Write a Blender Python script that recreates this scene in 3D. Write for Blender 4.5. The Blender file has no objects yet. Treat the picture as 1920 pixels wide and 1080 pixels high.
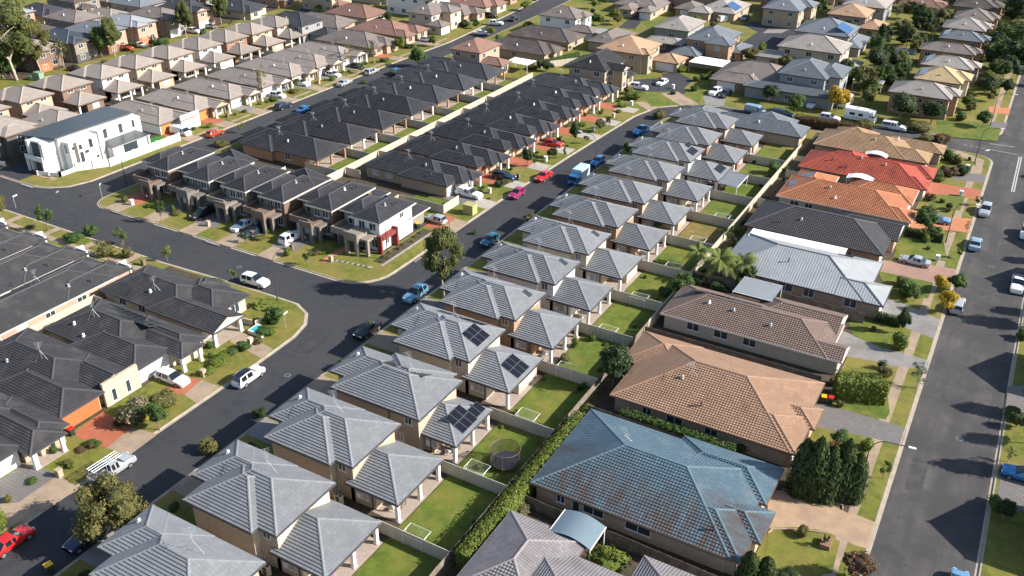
import bpy, math, random
from mathutils import Vector, Matrix
RD = math.radians
sc = bpy.context.scene
col = sc.collection
rnd = random.Random(11)

# ------------------------------------------------------------------ camera, sky, sun
# world axes: x runs square to the middle street (to the right), y runs along it (away from the camera)
CAM_H, FPX, PITCH, ROLL, YAW = 68.0, 1709.6, 0.509834, 0.003531, 0.521555
_cp, _sp, _cr, _sr, _cy, _sy = (math.cos(PITCH), math.sin(PITCH), math.cos(ROLL), math.sin(ROLL), math.cos(YAW), math.sin(YAW))
_right = Vector((1, 0, 0)); _up = Vector((0, _sp, _cp)); _fwd = Vector((0, _cp, -_sp))
_T = Matrix(((_cy, -_sy, 0), (_sy, _cy, 0), (0, 0, 1)))
CX = _T @ (_cr * _right + _sr * _up); CY = _T @ (-_sr * _right + _cr * _up); CF = _T @ _fwd
cd = bpy.data.cameras.new('camera'); cam = bpy.data.objects.new('camera', cd); col.objects.link(cam)
cd.sensor_width = 36; cd.lens = 36 * FPX / 1920; cd.clip_start = 1; cd.clip_end = 3000
m4 = Matrix((CX, CY, -CF)).transposed().to_4x4(); m4.translation = (0, 0, CAM_H); cam.matrix_world = m4
sc.camera = cam

def G(x, y, z=0.12):
    """the place on the level z that the photograph shows at pixel x, y"""
    d = (x - 960) * CX - (y - 540) * CY + FPX * CF
    t = (z - CAM_H) / d.z
    return d.x * t, d.y * t

def rng_at(u, v): return math.sqrt(u * u + v * v + CAM_H * CAM_H)

SUN_EL = RD(30.5); SUN_AZ = Vector((0.94, 0.34, 0)).normalized()
w = bpy.data.worlds.new('World'); sc.world = w; w.use_nodes = True
nt = w.node_tree; bg = nt.nodes['Background']
sky = nt.nodes.new('ShaderNodeTexSky'); sky.sky_type = 'NISHITA'; sky.sun_disc = False
sky.sun_elevation = SUN_EL; sky.sun_rotation = math.atan2(SUN_AZ.x, SUN_AZ.y); sky.air_density = 1.0; sky.dust_density = 1.0
nt.links.new(sky.outputs[0], bg.inputs[0]); bg.inputs[1].default_value = 0.10
ld = bpy.data.lights.new('sun', 'SUN'); ld.energy = 5.0; ld.angle = RD(0.53); ld.color = (1.0, 0.95, 0.87)
lo = bpy.data.objects.new('sun', ld); col.objects.link(lo)
sd = Vector((SUN_AZ.x * math.cos(SUN_EL), SUN_AZ.y * math.cos(SUN_EL), math.sin(SUN_EL)))
lo.rotation_euler = sd.to_track_quat('Z', 'Y').to_euler(); lo.location = (0, 0, 120)
sc.view_settings.view_transform = 'Standard'; sc.view_settings.look = 'None'
sc.view_settings.exposure = 1.0; sc.view_settings.gamma = 1.0; sc.view_settings.use_curve_mapping = False

# ------------------------------------------------------------------ materials
MATS = {}
def _new(name):
    m = bpy.data.materials.new(name); m.use_nodes = True
    return m, m.node_tree, m.node_tree.nodes['Principled BSDF']
def nd(t, typ, **kw):
    n = t.nodes.new(typ)
    for k, v in kw.items(): setattr(n, k, v)
    return n
def math_(t, op, a, b=None, c=None):
    n = nd(t, 'ShaderNodeMath', operation=op)
    for i, x in enumerate((a, b, c)):
        if x is None: continue
        if isinstance(x, (int, float)): n.inputs[i].default_value = x
        else: t.links.new(x, n.inputs[i])
    return n.outputs[0]
def mixc(t, fac, a, b, mode='MIX'):
    n = nd(t, 'ShaderNodeMix', data_type='RGBA', blend_type=mode)
    for i, x in ((0, fac), (6, a), (7, b)):
        if isinstance(x, (int, float)): n.inputs[i].default_value = x
        elif isinstance(x, tuple): n.inputs[i].default_value = (*x, 1)
        else: t.links.new(x, n.inputs[i])
    return n.outputs[2]
def noise(t, vec, scale, detail=3, rough=.6):
    n = nd(t, 'ShaderNodeTexNoise'); n.inputs['Scale'].default_value = scale; n.inputs['Detail'].default_value = detail
    n.inputs['Roughness'].default_value = rough
    if vec is not None: t.links.new(vec, n.inputs['Vector'])
    return n.outputs['Fac']
def ramp(t, fac, lo, hi):
    n = nd(t, 'ShaderNodeMapRange'); t.links.new(fac, n.inputs[0]); n.inputs[1].default_value = lo; n.inputs[2].default_value = hi
    return n.outputs[0]
def coords(t, kind='Object'): return nd(t, 'ShaderNodeTexCoord').outputs[kind]

def mat(name, c, rough=.85, var=.25, scale=1.2, patch=None, ps=.15, plo=.45, phi=.7, bump=0, bscale=8, spec=.3, metal=0, fine=None, streak=None, crack=0):
    """a plain surface: base colour, mottling, optional worn patches of a second colour, fine bump"""
    if name in MATS: return MATS[name]
    m, t, b = _new(name); vec = coords(t)
    n1 = noise(t, vec, scale, 5)
    dark = tuple(x * (1 - var) for x in c); lite = tuple(min(1, x * (1 + var)) for x in c)
    cc = mixc(t, ramp(t, n1, .3, .7), dark, lite)
    if patch: cc = mixc(t, ramp(t, noise(t, vec, ps, 4), plo, phi), cc, patch)
    if crack:             # oil drips and old scuffs
        cc = mixc(t, math_(t, 'MULTIPLY', ramp(t, noise(t, vec, crack, 3, .7), .62, .72), .5), cc, (.02, .02, .021))
    if streak:            # wear drawn out along the way the traffic runs
        mp = nd(t, 'ShaderNodeMapping'); t.links.new(vec, mp.inputs[0]); mp.inputs['Scale'].default_value = streak[0]
        cc = mixc(t, ramp(t, noise(t, mp.outputs[0], 1.0, 5, .65), .42, .68), cc, streak[1])
    if fine:
        f = ramp(t, noise(t, vec, fine, 2), .25, .75)
        cc = mixc(t, .5, cc, mixc(t, f, (.45, .45, .45), (1, 1, 1)), 'MULTIPLY')
    t.links.new(cc, b.inputs['Base Color']); b.inputs['Roughness'].default_value = rough
    b.inputs['Specular IOR Level'].default_value = spec; b.inputs['Metallic'].default_value = metal
    if bump:
        bp = nd(t, 'ShaderNodeBump'); bp.inputs['Strength'].default_value = bump; bp.inputs['Distance'].default_value = .05
        t.links.new(noise(t, vec, bscale, 4), bp.inputs['Height']); t.links.new(bp.outputs[0], b.inputs['Normal'])
    MATS[name] = m; return m

def tile_mat(name, c, tw=.33, th=.34, var=.16, wave=.5, patch=None, plo=.5, phi=.75, streak=None, rough=.8, cell=.55, spec=.3):
    """roof tiles laid in courses, from the roof's own lengths: u along the eave, v up the slope, in metres"""
    if name in MATS: return MATS[name]
    m, t, b = _new(name); vec = coords(t)
    uv = nd(t, 'ShaderNodeUVMap'); sx = nd(t, 'ShaderNodeSeparateXYZ'); t.links.new(uv.outputs[0], sx.inputs[0])
    row = math_(t, 'FLOOR', math_(t, 'DIVIDE', sx.outputs[1], th))
    ux = math_(t, 'DIVIDE', sx.outputs[0], tw)
    cid = math_(t, 'FLOOR', ux); fx = math_(t, 'FRACT', ux)
    cb = nd(t, 'ShaderNodeCombineXYZ'); t.links.new(cid, cb.inputs[0]); t.links.new(row, cb.inputs[1])
    wn = nd(t, 'ShaderNodeTexWhiteNoise', noise_dimensions='2D'); t.links.new(cb.outputs[0], wn.inputs['Vector'])
    cc = mixc(t, wn.outputs['Value'], tuple(x * (1 - var) for x in c), tuple(min(1, x * (1 + var)) for x in c))
    cc = mixc(t, ramp(t, noise(t, vec, .55, 5), .3, .75), cc, tuple(x * .8 for x in c))
    if patch: cc = mixc(t, ramp(t, noise(t, vec, .35, 6), plo, phi), cc, patch)
    if streak:            # grime washed down the slope on the damp side of the roof
        oy = nd(t, 'ShaderNodeSeparateXYZ'); t.links.new(vec, oy.inputs[0])
        mp = nd(t, 'ShaderNodeMapping'); t.links.new(uv.outputs[0], mp.inputs[0]); mp.inputs['Scale'].default_value = (1.1, .28, 1)
        k = math_(t, 'MULTIPLY', ramp(t, noise(t, mp.outputs[0], 1.0, 5, .7), .34, .56), math_(t, 'MULTIPLY', ramp(t, sx.outputs[1], 7.2, 2.0), math_(t, 'MULTIPLY', ramp(t, noise(t, vec, .12, 2), .2, .46), ramp(t, oy.outputs[1], .6, -1.2))))
        cc = mixc(t, k, cc, streak)
    oi = nd(t, 'ShaderNodeObjectInfo'); fade = math_(t, 'MULTIPLY_ADD', oi.outputs['Random'], .22, .89)      # each roof has faded a little differently
    fc = nd(t, 'ShaderNodeCombineColor')
    for q_ in range(3): t.links.new(fade, fc.inputs[q_])
    cc = mixc(t, 1.0, cc, fc.outputs[0], 'MULTIPLY')
    gap = math_(t, 'LESS_THAN', fx, .1)
    cc = mixc(t, math_(t, 'MULTIPLY', gap, cell), cc, tuple(x * .35 for x in c))
    t.links.new(cc, b.inputs['Base Color']); b.inputs['Roughness'].default_value = rough; b.inputs['Specular IOR Level'].default_value = spec
    h = math_(t, 'SINE', math_(t, 'MULTIPLY', ux, 6.2832))
    hh = math_(t, 'ADD', math_(t, 'MULTIPLY', h, wave), math_(t, 'MULTIPLY', noise(t, vec, 30, 2), .4))
    bp = nd(t, 'ShaderNodeBump'); bp.inputs['Strength'].default_value = .6; bp.inputs['Distance'].default_value = .03
    t.links.new(hh, bp.inputs['Height']); t.links.new(bp.outputs[0], b.inputs['Normal'])
    MATS[name] = m; return m

def grid_mat(name, c, line, size, lw=.06, rough=.8, var=.15, uv=False, bw=1.0):
    """paving in a running bond, or panels on a grid"""
    if name in MATS: return MATS[name]
    m, t, b = _new(name); vec = coords(t)
    br = nd(t, 'ShaderNodeTexBrick'); t.links.new(vec, br.inputs['Vector'])
    br.inputs['Color1'].default_value = (*[x * (1 - var) for x in c], 1); br.inputs['Color2'].default_value = (*[min(1, x * (1 + var)) for x in c], 1)
    br.inputs['Mortar'].default_value = (*line, 1); br.inputs['Scale'].default_value = 1; br.inputs['Mortar Size'].default_value = lw * size
    br.inputs['Brick Width'].default_value = size * bw; br.inputs['Row Height'].default_value = size
    cc = mixc(t, ramp(t, noise(t, vec, .6, 5), .35, .75), br.outputs[0], tuple(x * .75 for x in c))
    t.links.new(cc, b.inputs['Base Color']); b.inputs['Roughness'].default_value = rough
    MATS[name] = m; return m

def leaf_mat(name, c, c2, trans=.25):
    if name in MATS: return MATS[name]
    m, t, b = _new(name)
    ge = nd(t, 'ShaderNodeNewGeometry'); oi = nd(t, 'ShaderNodeObjectInfo')
    k = math_(t, 'MULTIPLY_ADD', ge.outputs['Random Per Island'], .75, math_(t, 'MULTIPLY', oi.outputs['Random'], .25))
    cc = mixc(t, k, c, c2)
    t.links.new(cc, b.inputs['Base Color']); b.inputs['Roughness'].default_value = .6; b.inputs['Specular IOR Level'].default_value = .25
    tr = nd(t, 'ShaderNodeBsdfTranslucent'); t.links.new(cc, tr.inputs[0])
    mx = nd(t, 'ShaderNodeMixShader'); mx.inputs[0].default_value = trans
    t.links.new(b.outputs[0], mx.inputs[1]); t.links.new(tr.outputs[0], mx.inputs[2])
    t.links.new(mx.outputs[0], t.nodes['Material Output'].inputs['Surface'])
    MATS[name] = m; return m

def gloss(name, c, rough=.15, metal=0, coat=0, spec=.5):
    if name in MATS: return MATS[name]
    m, t, b = _new(name); b.inputs['Base Color'].default_value = (*c, 1); b.inputs['Roughness'].default_value = rough
    b.inputs['Metallic'].default_value = metal; b.inputs['Coat Weight'].default_value = coat; b.inputs['Specular IOR Level'].default_value = spec
    oc = coords(t); r = ramp(t, noise(t, oc, 3, 3), .2, .8)
    t.links.new(mixc(t, r, tuple(x * .92 for x in c), c), b.inputs['Base Color'])
    MATS[name] = m; return m

# ground
ASPH = mat('asphalt', (.042, .044, .051), .9, .22, .8, patch=(.062, .06, .06), ps=.09, plo=.45, phi=.75, fine=14, crack=.55, streak=((.5, .05, 1), (.05, .05, .053)))
ASPH_OLD = mat('asphalt_worn', (.098, .09, .085), .9, .2, .5, patch=(.06, .057, .057), ps=.16, plo=.42, phi=.62, fine=12, streak=((.55, .035, 1), (.058, .056, .057)), crack=.6)
GRASS = mat('grass', (.135, .15, .022), .95, .35, .9, patch=(.25, .19, .055), ps=.12, plo=.42, phi=.7, fine=7, bump=.6, bscale=9)
LAWN = mat('lawn', (.1, .14, .018), .95, .3, .8, patch=(.2, .18, .035), ps=.25, plo=.45, phi=.75, fine=7, bump=.6, bscale=9)
DRY = mat('dry_lawn', (.2, .15, .045), .95, .3, .8, patch=(.13, .15, .035), ps=.3, plo=.5, phi=.75, fine=7, bump=.5)
SOIL = mat('soil', (.085, .06, .042), .95, .3, 1.2, patch=(.05, .055, .03), ps=.4, fine=6, bump=.4)
TAN = mat('tan_concrete', (.36, .27, .19), .9, .15, .7, patch=(.25, .19, .14), ps=.3, plo=.5, phi=.8, fine=12)
CONC = mat('grey_concrete', (.25, .235, .225), .9, .15, .7, patch=(.16, .15, .14), ps=.3, plo=.5, phi=.8, fine=12)
KERBM = mat('kerb_concrete', (.4, .34, .27), .9, .18, .9, fine=10)
REDPAV = grid_mat('red_paving', (.42, .125, .06), (.25, .1, .06), .4, .1)
PINKPAV = grid_mat('pink_paving', (.34, .2, .15), (.22, .14, .11), .4, .1)
ORPAV = grid_mat('orange_paving', (.52, .2, .09), (.32, .13, .07), .4, .1)
GREYPAV = grid_mat('grey_paving', (.17, .155, .15), (.1, .095, .09), .4, .1)
TILEPAV = mat('patio_tile', (.38, .31, .26), .8, .12, 1.5, fine=8)
PAINT = mat('road_paint', (.38, .38, .37), .8, .12, 3)
ROCK = mat('pebble', (.34, .32, .3), .95, .35, 3.0, fine=9)
# walls
def wm(n, c, **k): return mat('wall_' + n, c, .9, .1, 2.2, fine=9, **k)
W = dict(tan=wm('tan_brick', (.44, .34, .245)), cream=wm('cream_brick', (.56, .47, .36)), white=wm('white_render', (.78, .77, .74)),
         red=wm('red_brick', (.27, .155, .105)), brown=wm('brown_brick', (.2, .135, .1)), grey=wm('grey_render', (.3, .3, .3)),
         taupe=wm('taupe_render', (.27, .23, .19)), pink=wm('pink_brick', (.45, .31, .23)), orange=wm('orange_brick', (.38, .235, .15)),
         umber=wm('umber_render', (.19, .165, .145)), dark=wm('charcoal_render', (.11, .105, .1)), redpaint=wm('red_render', (.22, .045, .04)), buff=wm('buff_render', (.5, .42, .31)))
# roofs
def rt(n, c, **k): return tile_mat('roof_' + n, c, **k)
ROOF = dict(
    grey=rt('grey_tile', (.19, .197, .21), tw=.42, var=.12, wave=.1, cell=.25),
    black=rt('charcoal_tile', (.039, .04, .047), tw=.42, var=.14, wave=.1, cell=.2, patch=(.055, .053, .055)),
    black2=rt('weathered_charcoal_tile', (.044, .043, .046), tw=.42, var=.13, wave=.1, cell=.2, patch=(.085, .078, .075), plo=.5, phi=.8),
    brown=rt('light_brown_tile', (.26, .222, .195), var=.1, wave=.2, cell=.3),
    taupe=rt('taupe_tile', (.185, .155, .14), var=.14, wave=.2, cell=.3, patch=(.1, .085, .08)),
    dkbrown=rt('dark_brown_tile', (.085, .07, .065), var=.2, wave=.2, cell=.3, patch=(.14, .11, .09)),
    mauve=rt('mauve_tile', (.215, .2, .205), var=.15, wave=.9, cell=.55, patch=(.15, .13, .13)),
    brnred=rt('red_brown_tile', (.23, .13, .1), var=.18, wave=.5, cell=.5),
    chestnut=rt('chestnut_tile', (.2, .142, .118), var=.16, wave=.9, cell=.6, patch=(.17, .11, .085), plo=.55, phi=.8),
    salmon=rt('salmon_tile', (.35, .215, .14), var=.15, wave=.9, cell=.6, patch=(.22, .13, .09), plo=.56, phi=.8),
    tan=rt('tan_tile', (.4, .255, .15), var=.2, wave=.9, cell=.6, patch=(.25, .16, .1), plo=.5, phi=.8),
    orange=rt('orange_tile', (.45, .18, .09), var=.18, wave=.9, cell=.6, patch=(.25, .09, .05), plo=.55, phi=.8),
    red=rt('red_tile', (.42, .095, .06), var=.18, wave=.9, cell=.6, patch=(.16, .03, .03), plo=.52, phi=.78),
    char=rt('grey_black_tile', (.062, .06, .064), var=.2, wave=1.0, cell=.6),
    blue=rt('weathered_blue_tile', (.078, .128, .163), var=.22, wave=.7, cell=.4, patch=(.125, .155, .17), plo=.5, phi=.8, streak=(.075, .06, .054), rough=.5, spec=.5),
    bluegrey=rt('blue_grey_tile', (.15, .165, .185), var=.12, wave=.2, cell=.3),
    peach=rt('peach_tile', (.4, .25, .155), var=.12, wave=.4, cell=.4, patch=(.28, .17, .11)),
    sand=rt('sand_tile', (.42, .31, .17), var=.12, wave=.4, cell=.4),
    stone=rt('stone_tile', (.3, .27, .245), var=.12, wave=.4, cell=.4, patch=(.2, .17, .155)),
    metal=rt('pale_metal_sheet', (.29, .3, .31), tw=.4, var=.03, wave=.6, cell=.25, rough=.45, spec=.5),
    bluemetal=rt('slate_metal_sheet', (.05, .062, .073), tw=.5, var=.03, wave=.4, cell=.2, rough=.4, spec=.5),
    greymetal=rt('grey_metal_sheet', (.25, .27, .285), tw=.3, var=.03, wave=1, cell=.35, rough=.45, spec=.5))
CAP = {k: mat('ridge_cap_' + k, tuple(x * f for x in c), .8, .15, 3) for k, c, f in [
    ('grey', (.19, .197, .21), 1.0), ('black', (.036, .036, .042), 1.55), ('black2', (.044, .042, .045), 1.4), ('brown', (.26, .222, .195), 1.1), ('taupe', (.185, .155, .14), 1),
    ('dkbrown', (.085, .07, .065), 1.2), ('mauve', (.23, .2, .2), 1.1), ('chestnut', (.2, .142, .118), .95), ('salmon', (.35, .215, .14), .85), ('tan', (.4, .255, .15), .9),
    ('orange', (.45, .18, .09), .95), ('red', (.36, .055, .045), 1), ('char', (.062, .06, .064), 1.4), ('blue', (.1, .15, .18), 1), ('bluegrey', (.15, .165, .185), 1.1), ('brnred', (.23, .13, .1), .9),
    ('peach', (.4, .25, .155), .6), ('sand', (.42, .31, .17), 1.1), ('stone', (.3, .27, .245), 1.15), ('metal', (.29, .3, .31), .6), ('bluemetal', (.07, .085, .1), 1.2), ('greymetal', (.25, .27, .285), 1)]}
GUTL = gloss('gutter_pale', (.6, .56, .5), .5); GUTD = gloss('gutter_dark', (.06, .06, .065), .5); GUTB = gloss('gutter_brown', (.14, .09, .065), .5)
FRAME_W = gloss('window_frame_white', (.7, .69, .66), .5); FRAME_D = gloss('window_frame_dark', (.09, .08, .075), .5)
GLASS = gloss('window_glass', (.03, .045, .055), .08, spec=.8); BLIND = gloss('window_blind', (.42, .41, .38), .25, spec=.6)
WHITE = mat('white_paint', (.78, .77, .75), .6, .05, 2); POSTC = mat('white_post', (.74, .72, .68), .7, .06, 2)
GAR_W = mat('garage_white', (.66, .65, .63), .6, .06, 2); GAR_O = mat('garage_orange', (.5, .2, .06), .5, .08, 2); GAR_C = mat('garage_cream', (.55, .47, .36), .6, .06, 2)
GAR_D = mat('garage_charcoal', (.08, .08, .085), .6, .06, 2); GAR_B = mat('garage_brown', (.2, .1, .06), .6, .1, 2); GAR_R = mat('garage_rust', (.42, .13, .05), .5, .1, 2)
FENCE_C = mat('fence_cream', (.46, .4, .32), .6, .06, 1.5); FENCE_T = mat('fence_timber', (.17, .135, .105), .9, .25, 2, patch=(.24, .2, .16), ps=1.0)
FENCE_CC = mat('fence_cap', (.52, .46, .37), .6, .05, 2)
PANEL = gloss('solar_cell', (.008, .009, .014), .2, spec=.4); PANEL_B = gloss('solar_cell_blue', (.03, .09, .22), .15, spec=.7); PFR = gloss('panel_frame', (.15, .155, .165), .4, metal=.3); ALU = gloss('aluminium', (.55, .56, .57), .35, metal=.6)
STEEL_D = gloss('dark_steel', (.05, .052, .055), .5); GALV = gloss('galvanised_steel', (.45, .46, .47), .45, metal=.3)
BARK = mat('bark', (.2, .15, .11), .95, .3, 4, bump=.5); BARK_P = mat('pale_bark', (.4, .35, .29), .9, .3, 2.5, patch=(.2, .16, .12), ps=1.2)
TYRE = mat('tyre', (.018, .018, .02), .9, .1, 5); RIM = gloss('rim_alloy', (.45, .46, .47), .3, metal=.7); CARGL = gloss('car_glass', (.012, .016, .02), .06, spec=.8)
LAMP_H = gloss('headlamp', (.75, .77, .78), .15, spec=.8); LAMP_T = gloss('taillamp', (.35, .02, .02), .2)
LEAF = dict(
    mid=leaf_mat('leaf_mid', (.035, .075, .012), (.1, .145, .03)), dark=leaf_mat('leaf_dark', (.02, .042, .012), (.07, .095, .026)),
    olive=leaf_mat('leaf_olive', (.085, .085, .024), (.2, .17, .05)), gum=leaf_mat('leaf_gum', (.055, .075, .02), (.165, .165, .05)),
    lime=leaf_mat('leaf_lime', (.065, .105, .013), (.19, .2, .033)), gold=leaf_mat('leaf_gold', (.3, .2, .012), (.55, .38, .03)),
    blue=leaf_mat('leaf_bluegreen', (.04, .075, .045), (.1, .14, .09)), rust=leaf_mat('leaf_rust', (.085, .05, .025), (.17, .1, .045)),
    pink=leaf_mat('leaf_flowering', (.05, .075, .015), (.3, .2, .16)), palm=leaf_mat('leaf_palm', (.06, .1, .018), (.2, .22, .05)))
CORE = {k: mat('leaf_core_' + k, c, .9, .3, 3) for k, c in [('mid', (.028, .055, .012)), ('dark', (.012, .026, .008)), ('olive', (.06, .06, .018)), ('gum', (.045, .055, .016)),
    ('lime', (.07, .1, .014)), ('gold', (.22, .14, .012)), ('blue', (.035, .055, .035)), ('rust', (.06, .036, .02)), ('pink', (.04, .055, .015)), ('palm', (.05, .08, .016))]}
# ------------------------------------------------------------------ mesh helpers
class MB:
    def __init__(s): s.v = []; s.f = []; s.m = []; s.uv = []
    def poly(s, pts, mi=0, uv=None):
        k = len(s.v); s.v += [tuple(p) for p in pts]; s.f.append(tuple(range(k, k + len(pts)))); s.m.append(mi); s.uv.append(uv)
    def box(s, x0, x1, y0, y1, z0, z1, mi=0, bottom=True):
        k = len(s.v); s.v += [(x0, y0, z0), (x1, y0, z0), (x1, y1, z0), (x0, y1, z0), (x0, y0, z1), (x1, y0, z1), (x1, y1, z1), (x0, y1, z1)]
        fs = [(4, 5, 6, 7), (0, 1, 5, 4), (1, 2, 6, 5), (2, 3, 7, 6), (3, 0, 4, 7)] + ([(3, 2, 1, 0)] if bottom else [])
        for f in fs: s.f.append(tuple(k + i for i in f)); s.m.append(mi); s.uv.append(None)
    def tube(s, a, b, r0, r1=None, n=6, mi=0, cap=True):
        r1 = r0 if r1 is None else r1
        a = Vector(a); b = Vector(b); d = (b - a)
        if d.length < 1e-6: return
        d.normalize(); x = d.orthogonal().normalized(); y = d.cross(x); k = len(s.v)
        for p, r in ((a, r0), (b, r1)):
            for i in range(n):
                t = 2 * math.pi * i / n; s.v.append(tuple(p + x * (r * math.cos(t)) + y * (r * math.sin(t))))
        for i in range(n):
            j = (i + 1) % n; s.f.append((k + i, k + j, k + n + j, k + n + i)); s.m.append(mi); s.uv.append(None)
        if cap:
            s.f.append(tuple(k + n + i for i in range(n))); s.m.append(mi); s.uv.append(None)
            s.f.append(tuple(k + n - 1 - i for i in range(n))); s.m.append(mi); s.uv.append(None)
    def path(s, pts, r, n=6, mi=0):
        for a, b in zip(pts, pts[1:]): s.tube(a, b, r, r, n, mi)
    def data(s, name, mats, o=(0, 0, 0), smooth=False):
        me = bpy.data.meshes.new(name)
        me.from_pydata([(x - o[0], y - o[1], z - o[2]) for x, y, z in s.v], [], s.f)
        for mt in mats: me.materials.append(mt)
        me.polygons.foreach_set('material_index', s.m)
        if smooth: me.polygons.foreach_set('use_smooth', [True] * len(s.f))
        if any(u is not None for u in s.uv):
            lay = me.uv_layers.new(name='UVMap'); flat = []
            for f, u in zip(s.f, s.uv):
                for i in range(len(f)): flat += list(u[i]) if u is not None else [0.0, 0.0]
            lay.data.foreach_set('uv', flat)
        me.update(); return me
    def build(s, name, mats, parent=None, o=(0, 0, 0), smooth=False):
        return link(name, s.data(name, mats, o, smooth), parent, None if parent else o)

def link(name, me, parent=None, loc=None):
    ob = bpy.data.objects.new(name, me); col.objects.link(ob)
    if parent is not None: ob.parent = parent
    if loc is not None: ob.location = loc
    return ob
def empty(name, loc, rz=0):
    o = bpy.data.objects.new(name, None); col.objects.link(o); o.location = loc; o.rotation_euler = (0, 0, rz); o.empty_display_size = .5
    return o
def tag(o, label=None, cat=None, group=None, kind=None):
    if label: o['label'] = label
    if cat: o['category'] = cat
    if group: o['group'] = group
    if kind: o['kind'] = kind
    return o
ORD = 'first second third fourth fifth sixth seventh eighth ninth tenth eleventh twelfth thirteenth fourteenth fifteenth sixteenth seventeenth eighteenth nineteenth twentieth'.split()
REFS = []                     # (short phrase, u0, u1, v0, v1) of every house, for saying where small things stand

# ------------------------------------------------------------------ roofs
def clip(poly, lo, hi):
    def cut(P, f):
        out = []
        for i in range(len(P)):
            a, b = P[i], P[(i + 1) % len(P)]; fa, fb = f(a), f(b)
            if fa >= 0: out.append(a)
            if (fa >= 0) != (fb >= 0):
                t = fa / (fa - fb); out.append((a[0] + (b[0] - a[0]) * t, a[1] + (b[1] - a[1]) * t))
        return out
    P = cut(poly, lambda p: p[1] - lo)
    return cut(P, lambda p: hi - p[1]) if P else P

def roof_face(mb, pts, course=.34, step=.035, mi=0):
    P = []
    for p in pts:
        p = Vector(p)
        if not P or (p - P[-1]).length > 1e-4: P.append(p)
    if len(P) > 2 and (P[0] - P[-1]).length < 1e-4: P.pop()
    if len(P) < 3: return
    e = (P[1] - P[0]).normalized(); n = e.cross(P[2] - P[0]).normalized(); s = n.cross(e)
    off = rnd.random() * 3
    q = [((p - P[0]).dot(e), (p - P[0]).dot(s)) for p in P]
    if not course:
        mb.poly(P, mi, [(a + off, b) for a, b in q]); return
    ymax = max(b for a, b in q); y = 0.0
    while y < ymax - .02:
        hi = min(ymax, y + course); C = clip(q, y, hi)
        if len(C) >= 3:
            def lift(a, b): return P[0] + e * a + s * b + n * (step * max(0.0, 1 - (b - y) / course))
            mb.poly([lift(a, b) for a, b in C], mi, [(a + off, b + .01) for a, b in C])
            low = sorted([c for c in C if abs(c[1] - y) < 1e-5])
            if len(low) >= 2:
                a0, a1 = low[0][0], low[-1][0]
                mb.poly([P[0] + e * a0 + s * y, P[0] + e * a1 + s * y, lift(a1, y), lift(a0, y)], mi, [(a0 + off, y), (a1 + off, y), (a1 + off, y), (a0 + off, y)])
        y += course

def ridge_cap(mb, a, b, mi=1, w=.17, h=.1):
    a = Vector(a); b = Vector(b); d = b - a
    if d.length < .3: return
    d.normalize(); sd_ = d.cross(Vector((0, 0, 1))).normalized(); up = sd_.cross(d)
    sec = [(-w, -.05), (-w * .6, h * .7), (0, h), (w * .6, h * .7), (w, -.05)]
    A = [a + sd_ * x + up * y for x, y in sec]; B = [b + sd_ * x + up * y for x, y in sec]
    for i in range(4): mb.poly([A[i], A[i + 1], B[i + 1], B[i]], mi, [(0, 0)] * 4)
    mb.poly(A, mi, [(0, 0)] * 5); mb.poly(B[::-1], mi, [(0, 0)] * 5)

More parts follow.
